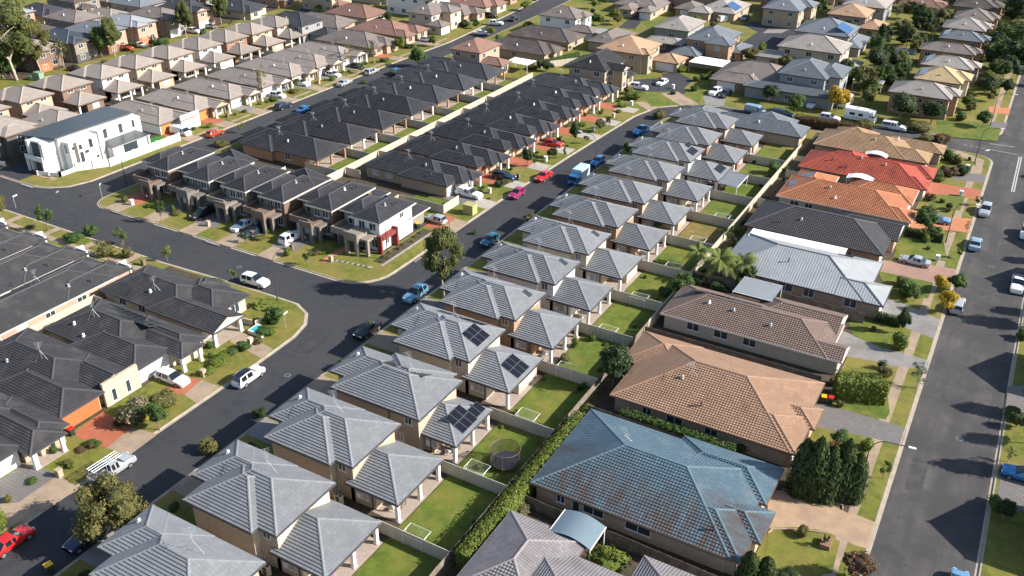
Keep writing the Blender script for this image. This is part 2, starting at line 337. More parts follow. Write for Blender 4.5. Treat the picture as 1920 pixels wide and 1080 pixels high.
class House:
    def __init__(s, name, ref, label, group, rect, wall='tan', roof='grey', gut=None, cat='house', near=True, course=.33, step=.085, wall2=None, frame=None):
        s.u0, s.u1, s.v0, s.v1 = rect
        s.o = ((s.u0 + s.u1) / 2, (s.v0 + s.v1) / 2, .12)
        s.root = tag(empty(name, s.o), label, cat, group)
        s.W = MB(); s.R = MB(); s.Gt = MB(); s.vols = []
        s.wall = [W[wall], W[wall2 or wall]]; s.roof = roof; s.near = near
        s.gut = gut or (GUTD if roof in ('grey', 'black', 'black2', 'char', 'bluegrey') else GUTB)
        s.course = course if near else 0; s.step = step; s.frame = frame or FRAME_W
        REFS.append((ref, *rect)); s.ref = ref
    def part(s, mb, name, mats, parent=None):
        return link(name, mb.data(name, mats, s.o), parent or s.root)
    def vol(s, u0, u1, v0, v1, z, p=.46, axis=None, ends='hh', wi=.5, walls=True, wm=0, base=.02, wr=None, roof=True, gut=True):
        k = len(s.vols); z += k * .007; wi += k * .013
        if axis is None: axis = 'u' if (u1 - u0) >= (v1 - v0) else 'v'
        s.vols.append(dict(r=(u0, u1, v0, v1), z=z, p=p, wi=wi, axis=axis))
        A, B, C, D = (u0, v0, z), (u1, v0, z), (u1, v1, z), (u0, v1, z)
        if axis == 'u':
            h = (v1 - v0) / 2; zc = z + h * p; m = (v0 + v1) / 2
            a = u0 + (h if ends[0] == 'h' else 0); b = u1 - (h if ends[1] == 'h' else 0)
            if a > b: a = b = (a + b) / 2
            R0, R1 = (a, m, zc), (b, m, zc)
            F = [[A, B, R1, R0], [C, D, R0, R1]] + ([[D, A, R0]] if ends[0] == 'h' else []) + ([[B, C, R1]] if ends[1] == 'h' else [])
            hips = ([(D, R0), (A, R0)] if ends[0] == 'h' else []) + ([(B, R1), (C, R1)] if ends[1] == 'h' else [])
        else:
            h = (u1 - u0) / 2; zc = z + h * p; m = (u0 + u1) / 2
            a = v0 + (h if ends[0] == 'h' else 0); b = v1 - (h if ends[1] == 'h' else 0)
            if a > b: a = b = (a + b) / 2
            R0, R1 = (m, a, zc), (m, b, zc)
            F = [[B, C, R1, R0], [D, A, R0, R1]] + ([[A, B, R0]] if ends[0] == 'h' else []) + ([[C, D, R1]] if ends[1] == 'h' else [])
            hips = ([(A, R0), (B, R0)] if ends[0] == 'h' else []) + ([(C, R1), (D, R1)] if ends[1] == 'h' else [])
        if roof:
            for f in F: roof_face(s.R, f, s.course, s.step)
            for a_, b_ in hips + [(R0, R1)]:
                if s.near or b_ == R1: ridge_cap(s.R, a_, b_)
            s.R.poly([D, C, B, A], 2)
            if gut:
                g = .1
                s.Gt.box(u0 - g, u1 + g, v0 - g, v0 + .02, z - .2, z + .015); s.Gt.box(u0 - g, u1 + g, v1 - .02, v1 + g, z - .2, z + .015)
                s.Gt.box(u0 - g, u0 + .02, v0 + .02, v1 - .02, z - .2, z + .013); s.Gt.box(u1 - .02, u1 + g, v0 + .02, v1 - .02, z - .2, z + .013)
        if walls:
            x0, x1, y0, y1 = wr or (u0 + wi, u1 - wi, v0 + wi, v1 - wi)
            s.W.box(x0, x1, y0, y1, base, z + .03 if not roof else z + .02, wm)
            s.vols[-1]['w'] = (x0, x1, y0, y1)
            for i, en in enumerate(ends):
                if en != 'g': continue
                if axis == 'u':
                    x = (u0 + .35, u1 - .35)[i]; q = [(x, v0 + .3, z), (x, v1 - .3, z), (x, m, z + (h - .3) * p)]
                    s.W.poly(q if i else q[::-1], wm)
                else:
                    y = (v0 + .35, v1 - .35)[i]; q = [(u1 - .3, y, z), (u0 + .3, y, z), (m, y, z + (h - .3) * p)]
                    s.W.poly(q if i else q[::-1], wm)
        return k
    def wbox(s, *a, **k): s.W.box(*a, **k)
    def frame_fn(s, side, k, pos, out=0):
        x0, x1, y0, y1 = s.vols[k]['w'] if isinstance(k, int) else k
        if side == '+u': return lambda a, b, z: (x1 + b + out, pos + a, z)
        if side == '-u': return lambda a, b, z: (x0 - b - out, pos - a, z)
        if side == '+v': return lambda a, b, z: (pos - a, y1 + b + out, z)
        return lambda a, b, z: (pos + a, y0 - b - out, z)
    def win(s, side, k, pos, z0, w, h, n=2, blind=False, door=False):
        f = s.frame_fn(side, k, pos); mb = MB(); gl = MB()
        def bx(m, a0, a1, b0, b1, z0_, z1_, mi=0):
            c = [f(a, b, z) for z in (z0_, z1_) for a, b in ((a0, b0), (a1, b0), (a1, b1), (a0, b1))]
            xs, ys, zs = zip(*c); m.box(min(xs), max(xs), min(ys), max(ys), min(zs), max(zs), mi)
        t = .07
        bx(mb, -w / 2, w / 2, -.02, .05, z0, z0 + t); bx(mb, -w / 2, w / 2, -.02, .05, z0 + h - t, z0 + h)
        for i in range(n + 1):
            a = -w / 2 + (w - t) * i / n; bx(mb, a, a + t, -.02, .047, z0 + t, z0 + h - t)
        if not door and s.near: bx(mb, -w / 2 - .06, w / 2 + .06, -.02, .09, z0 - .07, z0 - .003, 0)
        bx(gl, -w / 2 + .02, w / 2 - .02, -.02, .018, z0 + .02, z0 + h - .02, 0)
        nm = 'door' if door else 'window'
        if s.near:
            o = s.part(mb, nm, [s.frame]); s.part(gl, 'pane', [BLIND if blind else GLASS], o)
        else:
            k0 = len(mb.v); mb.v += gl.v; mb.f += [tuple(k0 + i for i in q) for q in gl.f]; mb.m += [1] * len(gl.f); mb.uv += gl.uv
            s.part(mb, nm, [s.frame, BLIND if blind else GLASS])
    def garage(s, side, k, pos, w=4.8, h=2.2, m=None, z0=.13):
        f = s.frame_fn(side, k, pos); mb = MB(); n = 5
        for i in range(n):
            c = [f(a, b, z) for z in (z0 + h * i / n + .015, z0 + h * (i + 1) / n) for a in (-w / 2, w / 2) for b in (-.02, .045)]
            xs, ys, zs = zip(*c); mb.box(min(xs), max(xs), min(ys), max(ys), min(zs), max(zs))
        s.part(mb, 'garage_door', [m or GAR_W])
    def column(s, u, v, z1, w=.38, m=None, z0=.1):
        mb = MB(); mb.box(u - w / 2, u + w / 2, v - w / 2, v + w / 2, z0, z1 - .02); mb.box(u - w / 2 - .05, u + w / 2 + .05, v - w / 2 - .05, v + w / 2 + .05, z0, z0 + .22)
        s.part(mb, 'column', [m or POSTC])
    def slab(s, u0, u1, v0, v1, z=.16, m=None):
        mb = MB(); mb.box(u0, u1, v0, v1, .05, z); s.part(mb, 'patio', [m or TILEPAV])
    def roofpt(s, k, side, a, y, lift=0):
        V = s.vols[k]; u0, u1, v0, v1 = V['r']; z = V['z'] + y * V['p'] + lift
        return {'+u': (u1 - y, a, z), '-u': (u0 + y, a, z), '+v': (a, v1 - y, z), '-v': (a, v0 + y, z)}[side]
    def solar(s, k, side, a0, y0, na, ny, pw=1.0, ph=1.6, m=None):
        mb = MB()
        for i in range(na):
            for j in range(ny):
                ct = 1 / math.sqrt(1 + s.vols[k]['p'] ** 2)
                def q(da, dy, l): return s.roofpt(k, side, a0 + i * pw + da, y0 + (j * ph + dy) * ct, l)
                e = .012; c = .028
                for (l0, l1, d, mi) in ((.06, .12, 0, 1), (.06, .125, c, 0)):
                    lo_ = [q(d, d, l0), q(pw - e - d, d, l0), q(pw - e - d, ph - e - d, l0), q(d, ph - e - d, l0)]
                    hi_ = [q(d, d, l1), q(pw - e - d, d, l1), q(pw - e - d, ph - e - d, l1), q(d, ph - e - d, l1)]
                    if side in ('-u', '+v'): lo_ = lo_[::-1]; hi_ = hi_[::-1]
                    mb.poly(hi_, mi)
                    for t in range(4): mb.poly([lo_[t], lo_[(t + 1) % 4], hi_[(t + 1) % 4], hi_[t]], mi)
        s.part(mb, 'solar_panel', [m or PANEL, PFR])
    def vent(s, k, side, a, y):
        p = s.roofpt(k, side, a, y); mb = MB()
        mb.box(p[0] - .2, p[0] + .2, p[1] - .2, p[1] + .2, p[2] - .1, p[2] + .1); mb.tube((p[0], p[1], p[2]), (p[0], p[1], p[2] + .3), .09, .09, 8)
        mb.tube((p[0], p[1], p[2] + .26), (p[0], p[1], p[2] + .4), .17, .17, 10); mb.tube((p[0], p[1], p[2] + .4), (p[0], p[1], p[2] + .5), .17, .06, 10)
        s.part(mb, 'roof_vent', [WHITE if rnd.random() < .5 else GALV])
    def pipe(s, k, side, a, y):
        p = s.roofpt(k, side, a, y); mb = MB(); mb.tube(p, (p[0], p[1], p[2] + .6), .09, .09, 7); mb.tube((p[0], p[1], p[2] + .55), (p[0], p[1], p[2] + .68), .16, .13, 7)
        s.part(mb, 'vent_pipe', [STEEL_D])
    def antenna(s, k, side, a, y, h=2.0):
        p = Vector(s.roofpt(k, side, a, y)); mb = MB(); t = p + Vector((0, 0, h)); mb.tube(p, t, .03, .025, 5)
        for dx, dy in ((.9, .3), (-.6, .8), (-.2, -.9)): mb.tube(p + Vector((dx, dy, -.1)), p + Vector((0, 0, h * .62)), .009, .009, 4)
        b = Vector((.8, -.6, 0)); c = Vector((.6, .8, 0)); mb.tube(t - b * .8, t + b * .8, .02, .02, 4)
        for i in range(6): q = t + b * (-.7 + i * .28); l = .5 - .05 * i; mb.tube(q - c * l, q + c * l, .012, .012, 4)
        s.part(mb, 'antenna', [GALV])
    def downpipe(s, side, k, pos, z0, z1):
        f = s.frame_fn(side, k, pos); mb = MB(); c = [f(a, b, z) for z in (z0, z1) for a in (-.05, .05) for b in (.0, .1)]
        xs, ys, zs = zip(*c); mb.box(min(xs), max(xs), min(ys), max(ys), min(zs), max(zs)); s.part(mb, 'downpipe', [s.gut])
    def meter(s, side, k, pos, z0=1.0):
        f = s.frame_fn(side, k, pos); mb = MB(); c = [f(a, b, z) for z in (z0, z0 + .7) for a in (-.22, .22) for b in (.0, .16)]
        xs, ys, zs = zip(*c); mb.box(min(xs), max(xs), min(ys), max(ys), min(zs), max(zs)); s.part(mb, 'meter_box', [WHITE])
    def skylight(s, k, side, a, y, w=.8, h=1.2):
        mb = MB()
        def q(da, dy, l): return s.roofpt(k, side, a + da, y + dy, l)
        for d, l, mi in ((0, .13, 1), (.1, .14, 0)):
            hi_ = [q(d, d, l), q(w - d, d, l), q(w - d, h - d, l), q(d, h - d, l)]; lo_ = [q(d, d, 0), q(w - d, d, 0), q(w - d, h - d, 0), q(d, h - d, 0)]
            if side in ('-u', '+v'): lo_ = lo_[::-1]; hi_ = hi_[::-1]
            mb.poly(hi_, mi)
            for t in range(4): mb.poly([lo_[t], lo_[(t + 1) % 4], hi_[(t + 1) % 4], hi_[t]], mi)
        s.part(mb, 'skylight', [GLASS, STEEL_D])
    def done(s):
        s.part(s.W, 'wall', s.wall)
        if s.R.f: s.part(s.R, 'roof', [ROOF[s.roof], CAP[s.roof], WHITE if s.near else GAR_C])
        if s.Gt.f: s.part(s.Gt, 'gutter', [s.gut])
        return s
# ------------------------------------------------------------------ plants
MESH = {}
def leaf(mb, p, nrm, s, r, mi=0):
    a = nrm.orthogonal().normalized(); b = nrm.cross(a); t = r.random() * 6.283
    x = a * math.cos(t) + b * math.sin(t); y = nrm.cross(x); l = s * r.uniform(.7, 1.3); w_ = l * r.uniform(.45, .7)
    mb.poly([p - x * l * .5, p + y * w_ * .5, p + x * l * .5, p - y * w_ * .5], mi)
def rdir(r):
    z = r.uniform(-1, 1); t = r.random() * 6.283; q = math.sqrt(1 - z * z); return Vector((q * math.cos(t), q * math.sin(t), z))
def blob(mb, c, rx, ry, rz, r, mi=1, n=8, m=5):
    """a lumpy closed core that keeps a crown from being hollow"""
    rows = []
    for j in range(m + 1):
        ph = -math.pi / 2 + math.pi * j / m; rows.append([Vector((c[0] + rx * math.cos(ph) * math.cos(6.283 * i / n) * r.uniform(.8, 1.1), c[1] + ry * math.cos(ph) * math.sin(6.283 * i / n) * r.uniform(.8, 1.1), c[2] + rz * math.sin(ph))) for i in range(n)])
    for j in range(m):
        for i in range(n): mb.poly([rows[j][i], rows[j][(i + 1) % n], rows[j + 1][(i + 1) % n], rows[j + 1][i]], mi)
def puff(mb, c, rad, n, ls, r, sq=.85):
    for _ in range(n):
        d = rdir(r)
        if d.z < -.55: d.z = -d.z
        k = r.uniform(.72, 1.08); p = Vector(c) + Vector((d.x * rad * k, d.y * rad * k, d.z * rad * k * sq))
        leaf(mb, p, (d + rdir(r) * .7 + Vector((0, 0, .25))).normalized(), ls, r)
def crown_mesh(kind, color, seed):
    """crown about 1 wide, standing on z 0, 1 tall (a tree's crown starts above its trunk)"""
    key = (kind, color, seed)
    if key in MESH: return MESH[key]
    r = random.Random(seed * 31 + len(kind) * 7); mb = MB()
    if kind == 'shrub':
        for i in range(7):
            d = rdir(r); c = (d.x * .24, d.y * .24, .42 + d.z * .16); rad = r.uniform(.2, .3)
            blob(mb, c, rad * .8, rad * .8, rad * .75, r); puff(mb, c, rad, 75, .095, r)
        blob(mb, (0, 0, .3), .36, .36, .3, r); puff(mb, (0, 0, .3), .42, 90, .1, r, .8)
    elif kind == 'wispy':
        for i in range(46):
            d = rdir(r); d.z = abs(d.z) * 1.1 + .35; d.normalize(); L = r.uniform(.6, 1.0)
            for k in range(13):
                t = .2 + .8 * k / 12; p = Vector((d.x * .5 * t * L, d.y * .5 * t * L, d.z * t * L - .12 * t * t)); leaf(mb, p + rdir(r) * .03, (rdir(r) + d * .4).normalized(), .085, r)
        blob(mb, (0, 0, .3), .25, .25, .28, r)
    elif kind == 'tree':
        for i in range(15):
            d = rdir(r); k = r.uniform(.55, 1); c = (d.x * .3 * k, d.y * .3 * k, .58 + d.z * .27 * k); rad = r.uniform(.14, .22)
            blob(mb, c, rad * .7, rad * .7, rad * .65, r); puff(mb, c, rad, 85, .06, r)
        blob(mb, (0, 0, .55), .26, .26, .24, r)
    elif kind == 'young':
        for i in range(9):
            d = rdir(r); c = (d.x * .28, d.y * .28, .66 + d.z * .22); rad = r.uniform(.12, .2); puff(mb, c, rad, 45, .085, r); blob(mb, c, rad * .45, rad * .45, rad * .45, r, 1, 6, 4)
    elif kind == 'gum':
        for i in range(30):
            d = rdir(r); k = r.uniform(.6, 1); c = (d.x * .38 * k, d.y * .38 * k, .62 + d.z * .33 * k); rad = r.uniform(.1, .17)
            blob(mb, c, rad * .75, rad * .75, rad * .7, r); puff(mb, c, rad, 150, .036, r, .8); puff(mb, c, rad * 1.3, 30, .034, r, .9)
    elif kind == 'sparse':
        for i in range(16):
            d = rdir(r); k = r.uniform(.5, 1); c = (d.x * .34 * k, d.y * .34 * k, .6 + d.z * .36 * k); puff(mb, c, r.uniform(.07, .13), 42, .05, r)
    elif kind == 'conifer':
        for i in range(900):
            t = r.random() ** .8; rad = .5 * (1 - t ** 3.4) ** .8 * r.uniform(.8, 1.08) + .02; a = r.random() * 6.283
            d = Vector((math.cos(a), math.sin(a), .7)); leaf(mb, Vector((rad * math.cos(a), rad * math.sin(a), t)), (d + rdir(r) * .5).normalized(), .1, r)
        n = 9
        for j in range(6):
            t0, t1 = j / 6, (j + 1) / 6; f = lambda t: .43 * (1 - t ** 3.4) ** .8 + .005
            for i in range(n):
                a, b = 6.283 * i / n, 6.283 * (i + 1) / n
                mb.poly([(f(t0) * math.cos(a), f(t0) * math.sin(a), t0), (f(t0) * math.cos(b), f(t0) * math.sin(b), t0), (f(t1) * math.cos(b), f(t1) * math.sin(b), t1 * .97), (f(t1) * math.cos(a), f(t1) * math.sin(a), t1 * .97)], 1)
    elif kind in ('palm', 'banana'):
        nf = 22 if kind == 'palm' else 13; z0 = .62 if kind == 'palm' else .15
        for i in range(nf):
            a = 6.283 * i / nf + r.uniform(-.25, .25); el = r.uniform(.1, 1.2); L = r.uniform(.42, .56); pts = []
            for k in range(8):
                t = k / 7; pts.append(Vector((math.cos(a) * L * t * (math.cos(el) * .7 + .35), math.sin(a) * L * t * (math.cos(el) * .7 + .35), z0 + L * (math.sin(el) * t - .75 * t * t * (1.1 - .3 * el)) * (1 if kind == 'palm' else 1.5))))
            for k in range(7):
                p, q = pts[k], pts[k + 1]; d = (q - p).normalized(); s_ = d.cross(Vector((0, 0, 1))).normalized()
                if kind == 'banana':
                    w0, w1 = .075 * math.sin(math.pi * (k + .3) / 7.6) + .01, .075 * math.sin(math.pi * (k + 1.3) / 8.4) + .01
                    mb.poly([p - s_ * w0, p + Vector((0, 0, -.012)), q + Vector((0, 0, -.012)), q - s_ * w1]); mb.poly([p + Vector((0, 0, -.012)), p + s_ * w0, q + s_ * w1, q + Vector((0, 0, -.012))])
                else:
                    for h in range(3):
                        pp = p.lerp(q, h / 3); wl = .13 * math.sin(math.pi * (k + h / 3 + .6) / 8)
                        for sg in (-1, 1): tip = pp + s_ * sg * wl + d * .05 - Vector((0, 0, wl * .45)); mb.poly([pp, pp + d * .022, tip])
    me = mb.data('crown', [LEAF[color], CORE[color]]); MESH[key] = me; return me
def trunk_mesh(kind, seed):
    key = ('trunk', kind, seed)
    if key in MESH: return MESH[key]
    r = random.Random(seed + 5); mb = MB(); mt = BARK_P if kind in ('gum', 'sparse') else BARK
    if kind == 'palm':
        mb.path([(0, 0, 0), (.01, .005, .3), (.02, .0, .63)], .022, 8)
    else:
        top = .52; R_ = .022 if kind == 'gum' else .024; pts = [Vector((r.uniform(-.02, .02) * k, r.uniform(-.02, .02) * k, top * k / 4)) for k in range(5)]
        for k in range(4): mb.tube(pts[k], pts[k + 1], R_ * (1 - .13 * k), R_ * (1 - .13 * (k + 1)), 8)
        for i in range(7):
            b = pts[2 + i % 3]; d = rdir(r); d.z = abs(d.z) * .6 + .5; d.normalize(); m = b + Vector((d.x * .17, d.y * .17, d.z * .2)); e = m + Vector((d.x * .17, d.y * .17, d.z * .14))
            mb.tube(b, m, R_ * .5, R_ * .34, 6); mb.tube(m, e, R_ * .34, R_ * .14, 5)
    me = mb.data('trunk', [mt]); MESH[key] = me; return me
PLANTS = []
PCAT = dict(shrub=('shrub', 'shrub'), wispy=('shrub', 'shrub'), tree=('tree', 'tree'), young=('tree', 'tree'), gum=('gum_tree', 'tree'), sparse=('gum_tree', 'tree'), conifer=('conifer', 'conifer'), palm=('palm_tree', 'palm'), banana=('banana_plant', 'plant'))
CWORD = dict(mid='green', dark='dark-green', olive='olive', gum='dusty-green', lime='lime-green', gold='golden', blue='blue-green', rust='rust-brown', pink='pale-flowering', palm='pale-green')
KWORD = dict(shrub='rounded {} shrub', wispy='feathery {} shrub', tree='bushy {} tree', young='slender {} street tree', gum='loose {} gum tree', sparse='thin sparse {} gum tree', conifer='columnar {} conifer', palm='{} feather palm', banana='broad-leaved {} banana plant')
def plant(kind, u, v, wd, ht, color, label=None, z=.1, seed=None):
    seed = rnd.randrange(3) if seed is None else seed
    rz = rnd.random() * 6.283; sx = wd * rnd.uniform(.93, 1.07); sy = wd * rnd.uniform(.93, 1.07)
    nm, cat = PCAT[kind]
    if kind in ('shrub', 'wispy', 'conifer', 'banana'):
        o = link(nm, crown_mesh(kind, color, seed), None, (u, v, z - .05)); o.rotation_euler = (0, 0, rz); o.scale = (sx, sy, ht)
    else:
        o = empty(nm, (u, v, z - .05), rz); o.scale = (sx, sy, ht)
        link('trunk', trunk_mesh(kind, seed), o); link('crown', crown_mesh(kind, color, seed), o)
    o['category'] = cat; PLANTS.append((o, label, kind, color, u, v, wd)); return o
def pl(kind, x, y, wpx, hpx, color, label=None, seed=None):
    """a plant whose foot the photograph shows at x, y, about wpx by hpx pixels large there"""
    u, v = G(x, y); d = rng_at(u, v); wd = wpx * d / FPX; sd_ = CAM_H / d; cdp = math.sqrt(1 - sd_ * sd_)
    hm = max(.45 * wd, (hpx * d / FPX - .35 * wd * sd_) / cdp)
    if kind in ('shrub', 'wispy'): u, v = u + .4 * wd * u / d, v + .35 * wd * v / d
    return plant(kind, u, v, wd, hm, color, label, seed=seed)
def hedge(u0, v0, u1, v1, wd, ht, color, label, dens=1.0):
    a = Vector((u0, v0, 0)); b = Vector((u1, v1, 0)); d = b - a; L = d.length; d.normalize(); s_ = Vector((-d.y, d.x, 0)); r = random.Random(int(L * 100)); mb = MB()
    n = max(2, int(L / .7))
    prof = [(.48, 0), (.5, .55), (.46, .92), (.2, 1.0), (-.2, 1.0), (-.46, .92), (-.5, .55), (-.48, 0)]
    rows = []
    for i in range(n + 1):
        p = a + d * (L * i / n); j = r.uniform(.85, 1.05); rows.append([p + s_ * (x * wd * .86 * j) + Vector((0, 0, .08 + z * ht * .93 * r.uniform(.93, 1.03))) for x, z in prof])
    for i in range(n):
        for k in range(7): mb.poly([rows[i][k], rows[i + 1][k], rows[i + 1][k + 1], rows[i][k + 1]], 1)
    mb.poly(rows[0][::-1], 1); mb.poly(rows[-1], 1)
    cnt = int(L * (wd + 2 * ht) * 26 * dens)
    for _ in range(cnt):
        t = r.random(); k = r.randrange(7); f = r.random(); x = prof[k][0] + (prof[k + 1][0] - prof[k][0]) * f; z = prof[k][1] + (prof[k + 1][1] - prof[k][1]) * f
        if r.random() < .06: t = r.choice((0, 1)); x = r.uniform(-.5, .5); z = r.random()
        p = a + d * (L * t) + s_ * (x * wd * r.uniform(.88, 1.08)) + Vector((0, 0, .08 + z * ht * r.uniform(.92, 1.07)))
        nn = (s_ * x * 1.6 + Vector((0, 0, z - .3)) + rdir(r) * .6).normalized(); leaf(mb, p, nn, .27, r)
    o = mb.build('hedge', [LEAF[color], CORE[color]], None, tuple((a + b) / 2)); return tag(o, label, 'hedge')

# ------------------------------------------------------------------ vehicles
ST = dict(
    sedan=(4.75, .9, [(-1, .62, .8), (-.97, .92, .95), (-.68, 1.0, 1), (-.42, 1.38, 1), (-.1, 1.45, 1), (.1, 1.42, 1), (.42, .99, 1), (.8, .87, .97), (.95, .74, .9), (1, .5, .8)], (-.62, .6)),
    hatch=(4.05, .87, [(-1, .65, .82), (-.97, .98, .95), (-.8, 1.4, 1), (-.4, 1.5, 1), (.02, 1.47, 1), (.42, 1.02, 1), (.8, .9, .96), (.95, .76, .9), (1, .5, .8)], (-.63, .63)),
    suv=(4.6, .92, [(-1, .7, .85), (-.97, 1.08, .96), (-.84, 1.6, 1), (-.4, 1.7, 1), (.05, 1.66, 1), (.4, 1.14, 1), (.82, 1.02, .97), (.96, .85, .9), (1, .55, .82)], (-.6, .62)),
    wagon=(4.75, .9, [(-1, .65, .85), (-.98, 1.0, .96), (-.85, 1.44, 1), (-.4, 1.52, 1), (.08, 1.48, 1), (.42, 1.02, 1), (.82, .9, .97), (.96, .76, .9), (1, .5, .82)], (-.6, .6)),
    van=(4.9, .95, [(-1, .8, .95), (-.99, 1.2, .98), (-.96, 1.9, 1), (-.4, 1.98, 1), (.3, 1.95, 1), (.55, 1.75, 1), (.8, 1.12, .98), (.95, .95, .94), (1, .55, .85)], (-.58, .62)),
    ute=(5.3, .93, [(-1, .7, .95), (-.99, 1.05, .98), (-.25, 1.06, 1), (-.2, 1.68, 1), (.0, 1.76, 1), (.18, 1.72, 1), (.44, 1.16, 1), (.84, 1.06, .97), (.97, .88, .92), (1, .58, .85)], (-.58, .62)),
    canopy=(5.3, .93, [(-1, .7, .95), (-.99, 1.05, .98), (-.97, 1.7, .98), (-.25, 1.78, 1), (.0, 1.78, 1), (.18, 1.72, 1), (.44, 1.16, 1), (.84, 1.06, .97), (.97, .88, .92), (1, .58, .85)], (-.58, .62)))
CARM = {}
def car_meshes(kind, color, dark_roof=False):
    key = (kind, color, dark_roof)
    if key in CARM: return CARM[key]
    L, hw, st, ax = ST[kind]; body = MB(); gl = MB(); h = L / 2
    rings = []
    for x, zt, wf in st:
        wd = hw * wf; cab = zt > 1.25 and (kind != 'suv' or zt > 1.3); belt = min(1.02 if kind in ('suv', 'ute', 'canopy', 'van') else .92, zt - .03); wt = wd * (.76 if zt > 1.3 else .94)
        if kind == 'van' and zt > 1.3: wt = wd * .9
        pts = [(.0, .26), (wd * .86, .26), (wd * .97, .4), (wd, .66), (wd * .98, belt), (wt, zt - .05), (wt * .82, zt), (0, zt + .02)]
        rings.append((x * h, pts, zt > 1.3))
    for (xa, pa, ca), (xb, pb, cb) in zip(rings, rings[1:]):
        for sg in (1, -1):
            for j in range(7):
                q = [(xa, sg * pa[j][0], pa[j][1]), (xb, sg * pb[j][0], pb[j][1]), (xb, sg * pb[j + 1][0], pb[j + 1][1]), (xa, sg * pa[j + 1][0], pa[j + 1][1])]
                if sg < 0: q = q[::-1]
                q = q[::-1]
                side = j == 4 and ca and cb; scr = j in (5, 6) and ca != cb
                if kind == 'van' and side and xa < 0: side = False
                if kind == 'canopy' and scr and xa < -h * .5: scr = True
                if side:          # door pillars stay body colour
                    A_, B_, C_, D_ = [Vector(p) for p in q]
                    def cutq(t0, t1): return [A_.lerp(B_, t0), A_.lerp(B_, t1), D_.lerp(C_, t1), D_.lerp(C_, t0)]
                    w_ = min(.3, .07 / max(.05, abs(xb - xa))); gl.poly(cutq(w_, 1 - w_)); body.poly(cutq(0, w_)); body.poly(cutq(1 - w_, 1))
                elif scr: gl.poly(q)
                else: body.poly(q, 1 if (dark_roof and j == 6 and ca and cb) else 0)
    for k in (0, -1):
        x, p, _ = rings[k]; q = [(x, a, b) for a, b in p] + [(x, -a, b) for a, b in p[::-1][1:]]
        body.poly(q if k == -1 else q[::-1])
    if kind == 'ute': body.box(-h * .95, -h * .3, -hw * .82, hw * .82, 1.0, 1.075, 2)
    wh = MB(); wh.tube((0, -.11, 0), (0, .11, 0), .34, .34, 14); wh.tube((0, -.125, 0), (0, .125, 0), .21, .21, 10, 1)
    hl = MB(); hl.box(-.05, .04, -.17, .17, -.07, .07); tl = MB(); tl.box(-.04, .05, -.09, .09, -.13, .13)
    paint = gloss('car_paint_' + color, PAINTS[color], .22, .0 if color in ('white', 'red') else .35, .8)
    CARM[key] = (body.data('body', [paint, CARGL, STEEL_D]), gl.data('window', [CARGL]), wh.data('wheel', [TYRE, RIM]), hl.data('headlight', [LAMP_H]), tl.data('taillight', [LAMP_T]), L, hw, ax, st)
    return CARM[key]
PAINTS = dict(white=(.8, .8, .79), silver=(.5, .51, .52), grey=(.16, .17, .18), black=(.015, .016, .018), navy=(.02, .035, .07), blue=(.02, .2, .5), skyblue=(.16, .36, .55), red=(.5, .02, .02), orange=(.62, .07, .02), magenta=(.45, .03, .16), ltblue=(.3, .45, .56), teal=(.03, .14, .2))
def car(kind, color, u, v, head, label, z=0.0, dark_roof=False, name='parked_car', cat='car', rack=None):
    """head: degrees, 0 = facing +x (right), 90 = facing +y (up the street)"""
    B = car_meshes(kind, color, dark_roof); o = tag(empty(name, (u, v, z), RD(head)), label, cat)
    link('body', B[0], o); link('window', B[1], o); L, hw, ax, st = B[5:9]; h = L / 2
    for a in ax:
        for sg in (-1, 1): link('wheel', B[2], o, (a * h, sg * (hw - .09), .34))
    for sg in (-1, 1):
        link('headlight', B[3], o, (h * .955, sg * hw * .62, .72 if kind in ('sedan', 'hatch', 'wagon') else .86)).rotation_euler = (0, .25, 0)
        link('taillight', B[4], o, (-h * .985, sg * hw * .8, .82 if kind in ('sedan', 'hatch', 'wagon') else .95))
    if rack == 'ladder':
        m = MB()
        for y in (-.55, .25):
            m.tube((-2.5, y, 2.05), (1.2, y, 2.05), .035, .035, 5); m.tube((-2.5, y + .38, 2.05), (1.2, y + .38, 2.05), .035, .035, 5)
            for i in range(12): m.tube((-2.4 + i * .32, y, 2.05), (-2.4 + i * .32, y + .38, 2.05), .022, .022, 4)
        for x in (-2.3, -1.0, .1):
            m.tube((x, -.75, 2.0), (x, .75, 2.0), .03, .03, 5); m.tube((x, -.75, 1.05), (x, -.75, 2.0), .03, .03, 5); m.tube((x, .75, 1.05), (x, .75, 2.0), .03, .03, 5)
        m.build('ladder_rack', [ALU], o)
    elif rack == 'bars':
        m = MB()
        for x in (-.8, -.1): m.tube((x, -.62, 1.78), (x, .62, 1.78), .03, .03, 5); m.tube((x, -.6, 1.6), (x, -.6, 1.78), .02, .02, 4); m.tube((x, .6, 1.6), (x, .6, 1.78), .02, .02, 4)
        m.build('roof_rack', [ALU], o)
    elif rack == 'cage':
        m = MB(); m.box(-2.4, -.7, -.8, .8, 1.06, 1.75)
        for i in range(6): m.tube((-2.4 + i * .33, -.83, 1.95), (-2.4 + i * .33, .83, 1.95), .03, .03, 4)
        for y in (-.83, .83): m.tube((-2.5, y, 1.95), (.3, y, 1.95), .03, .03, 4); m.tube((-2.4, y, 1.1), (-2.4, y, 1.95), .03, .03, 4); m.tube((.2, y, 1.5), (.2, y, 1.95), .03, .03, 4)
        m.build('ladder_rack', [WHITE], o)
    return o
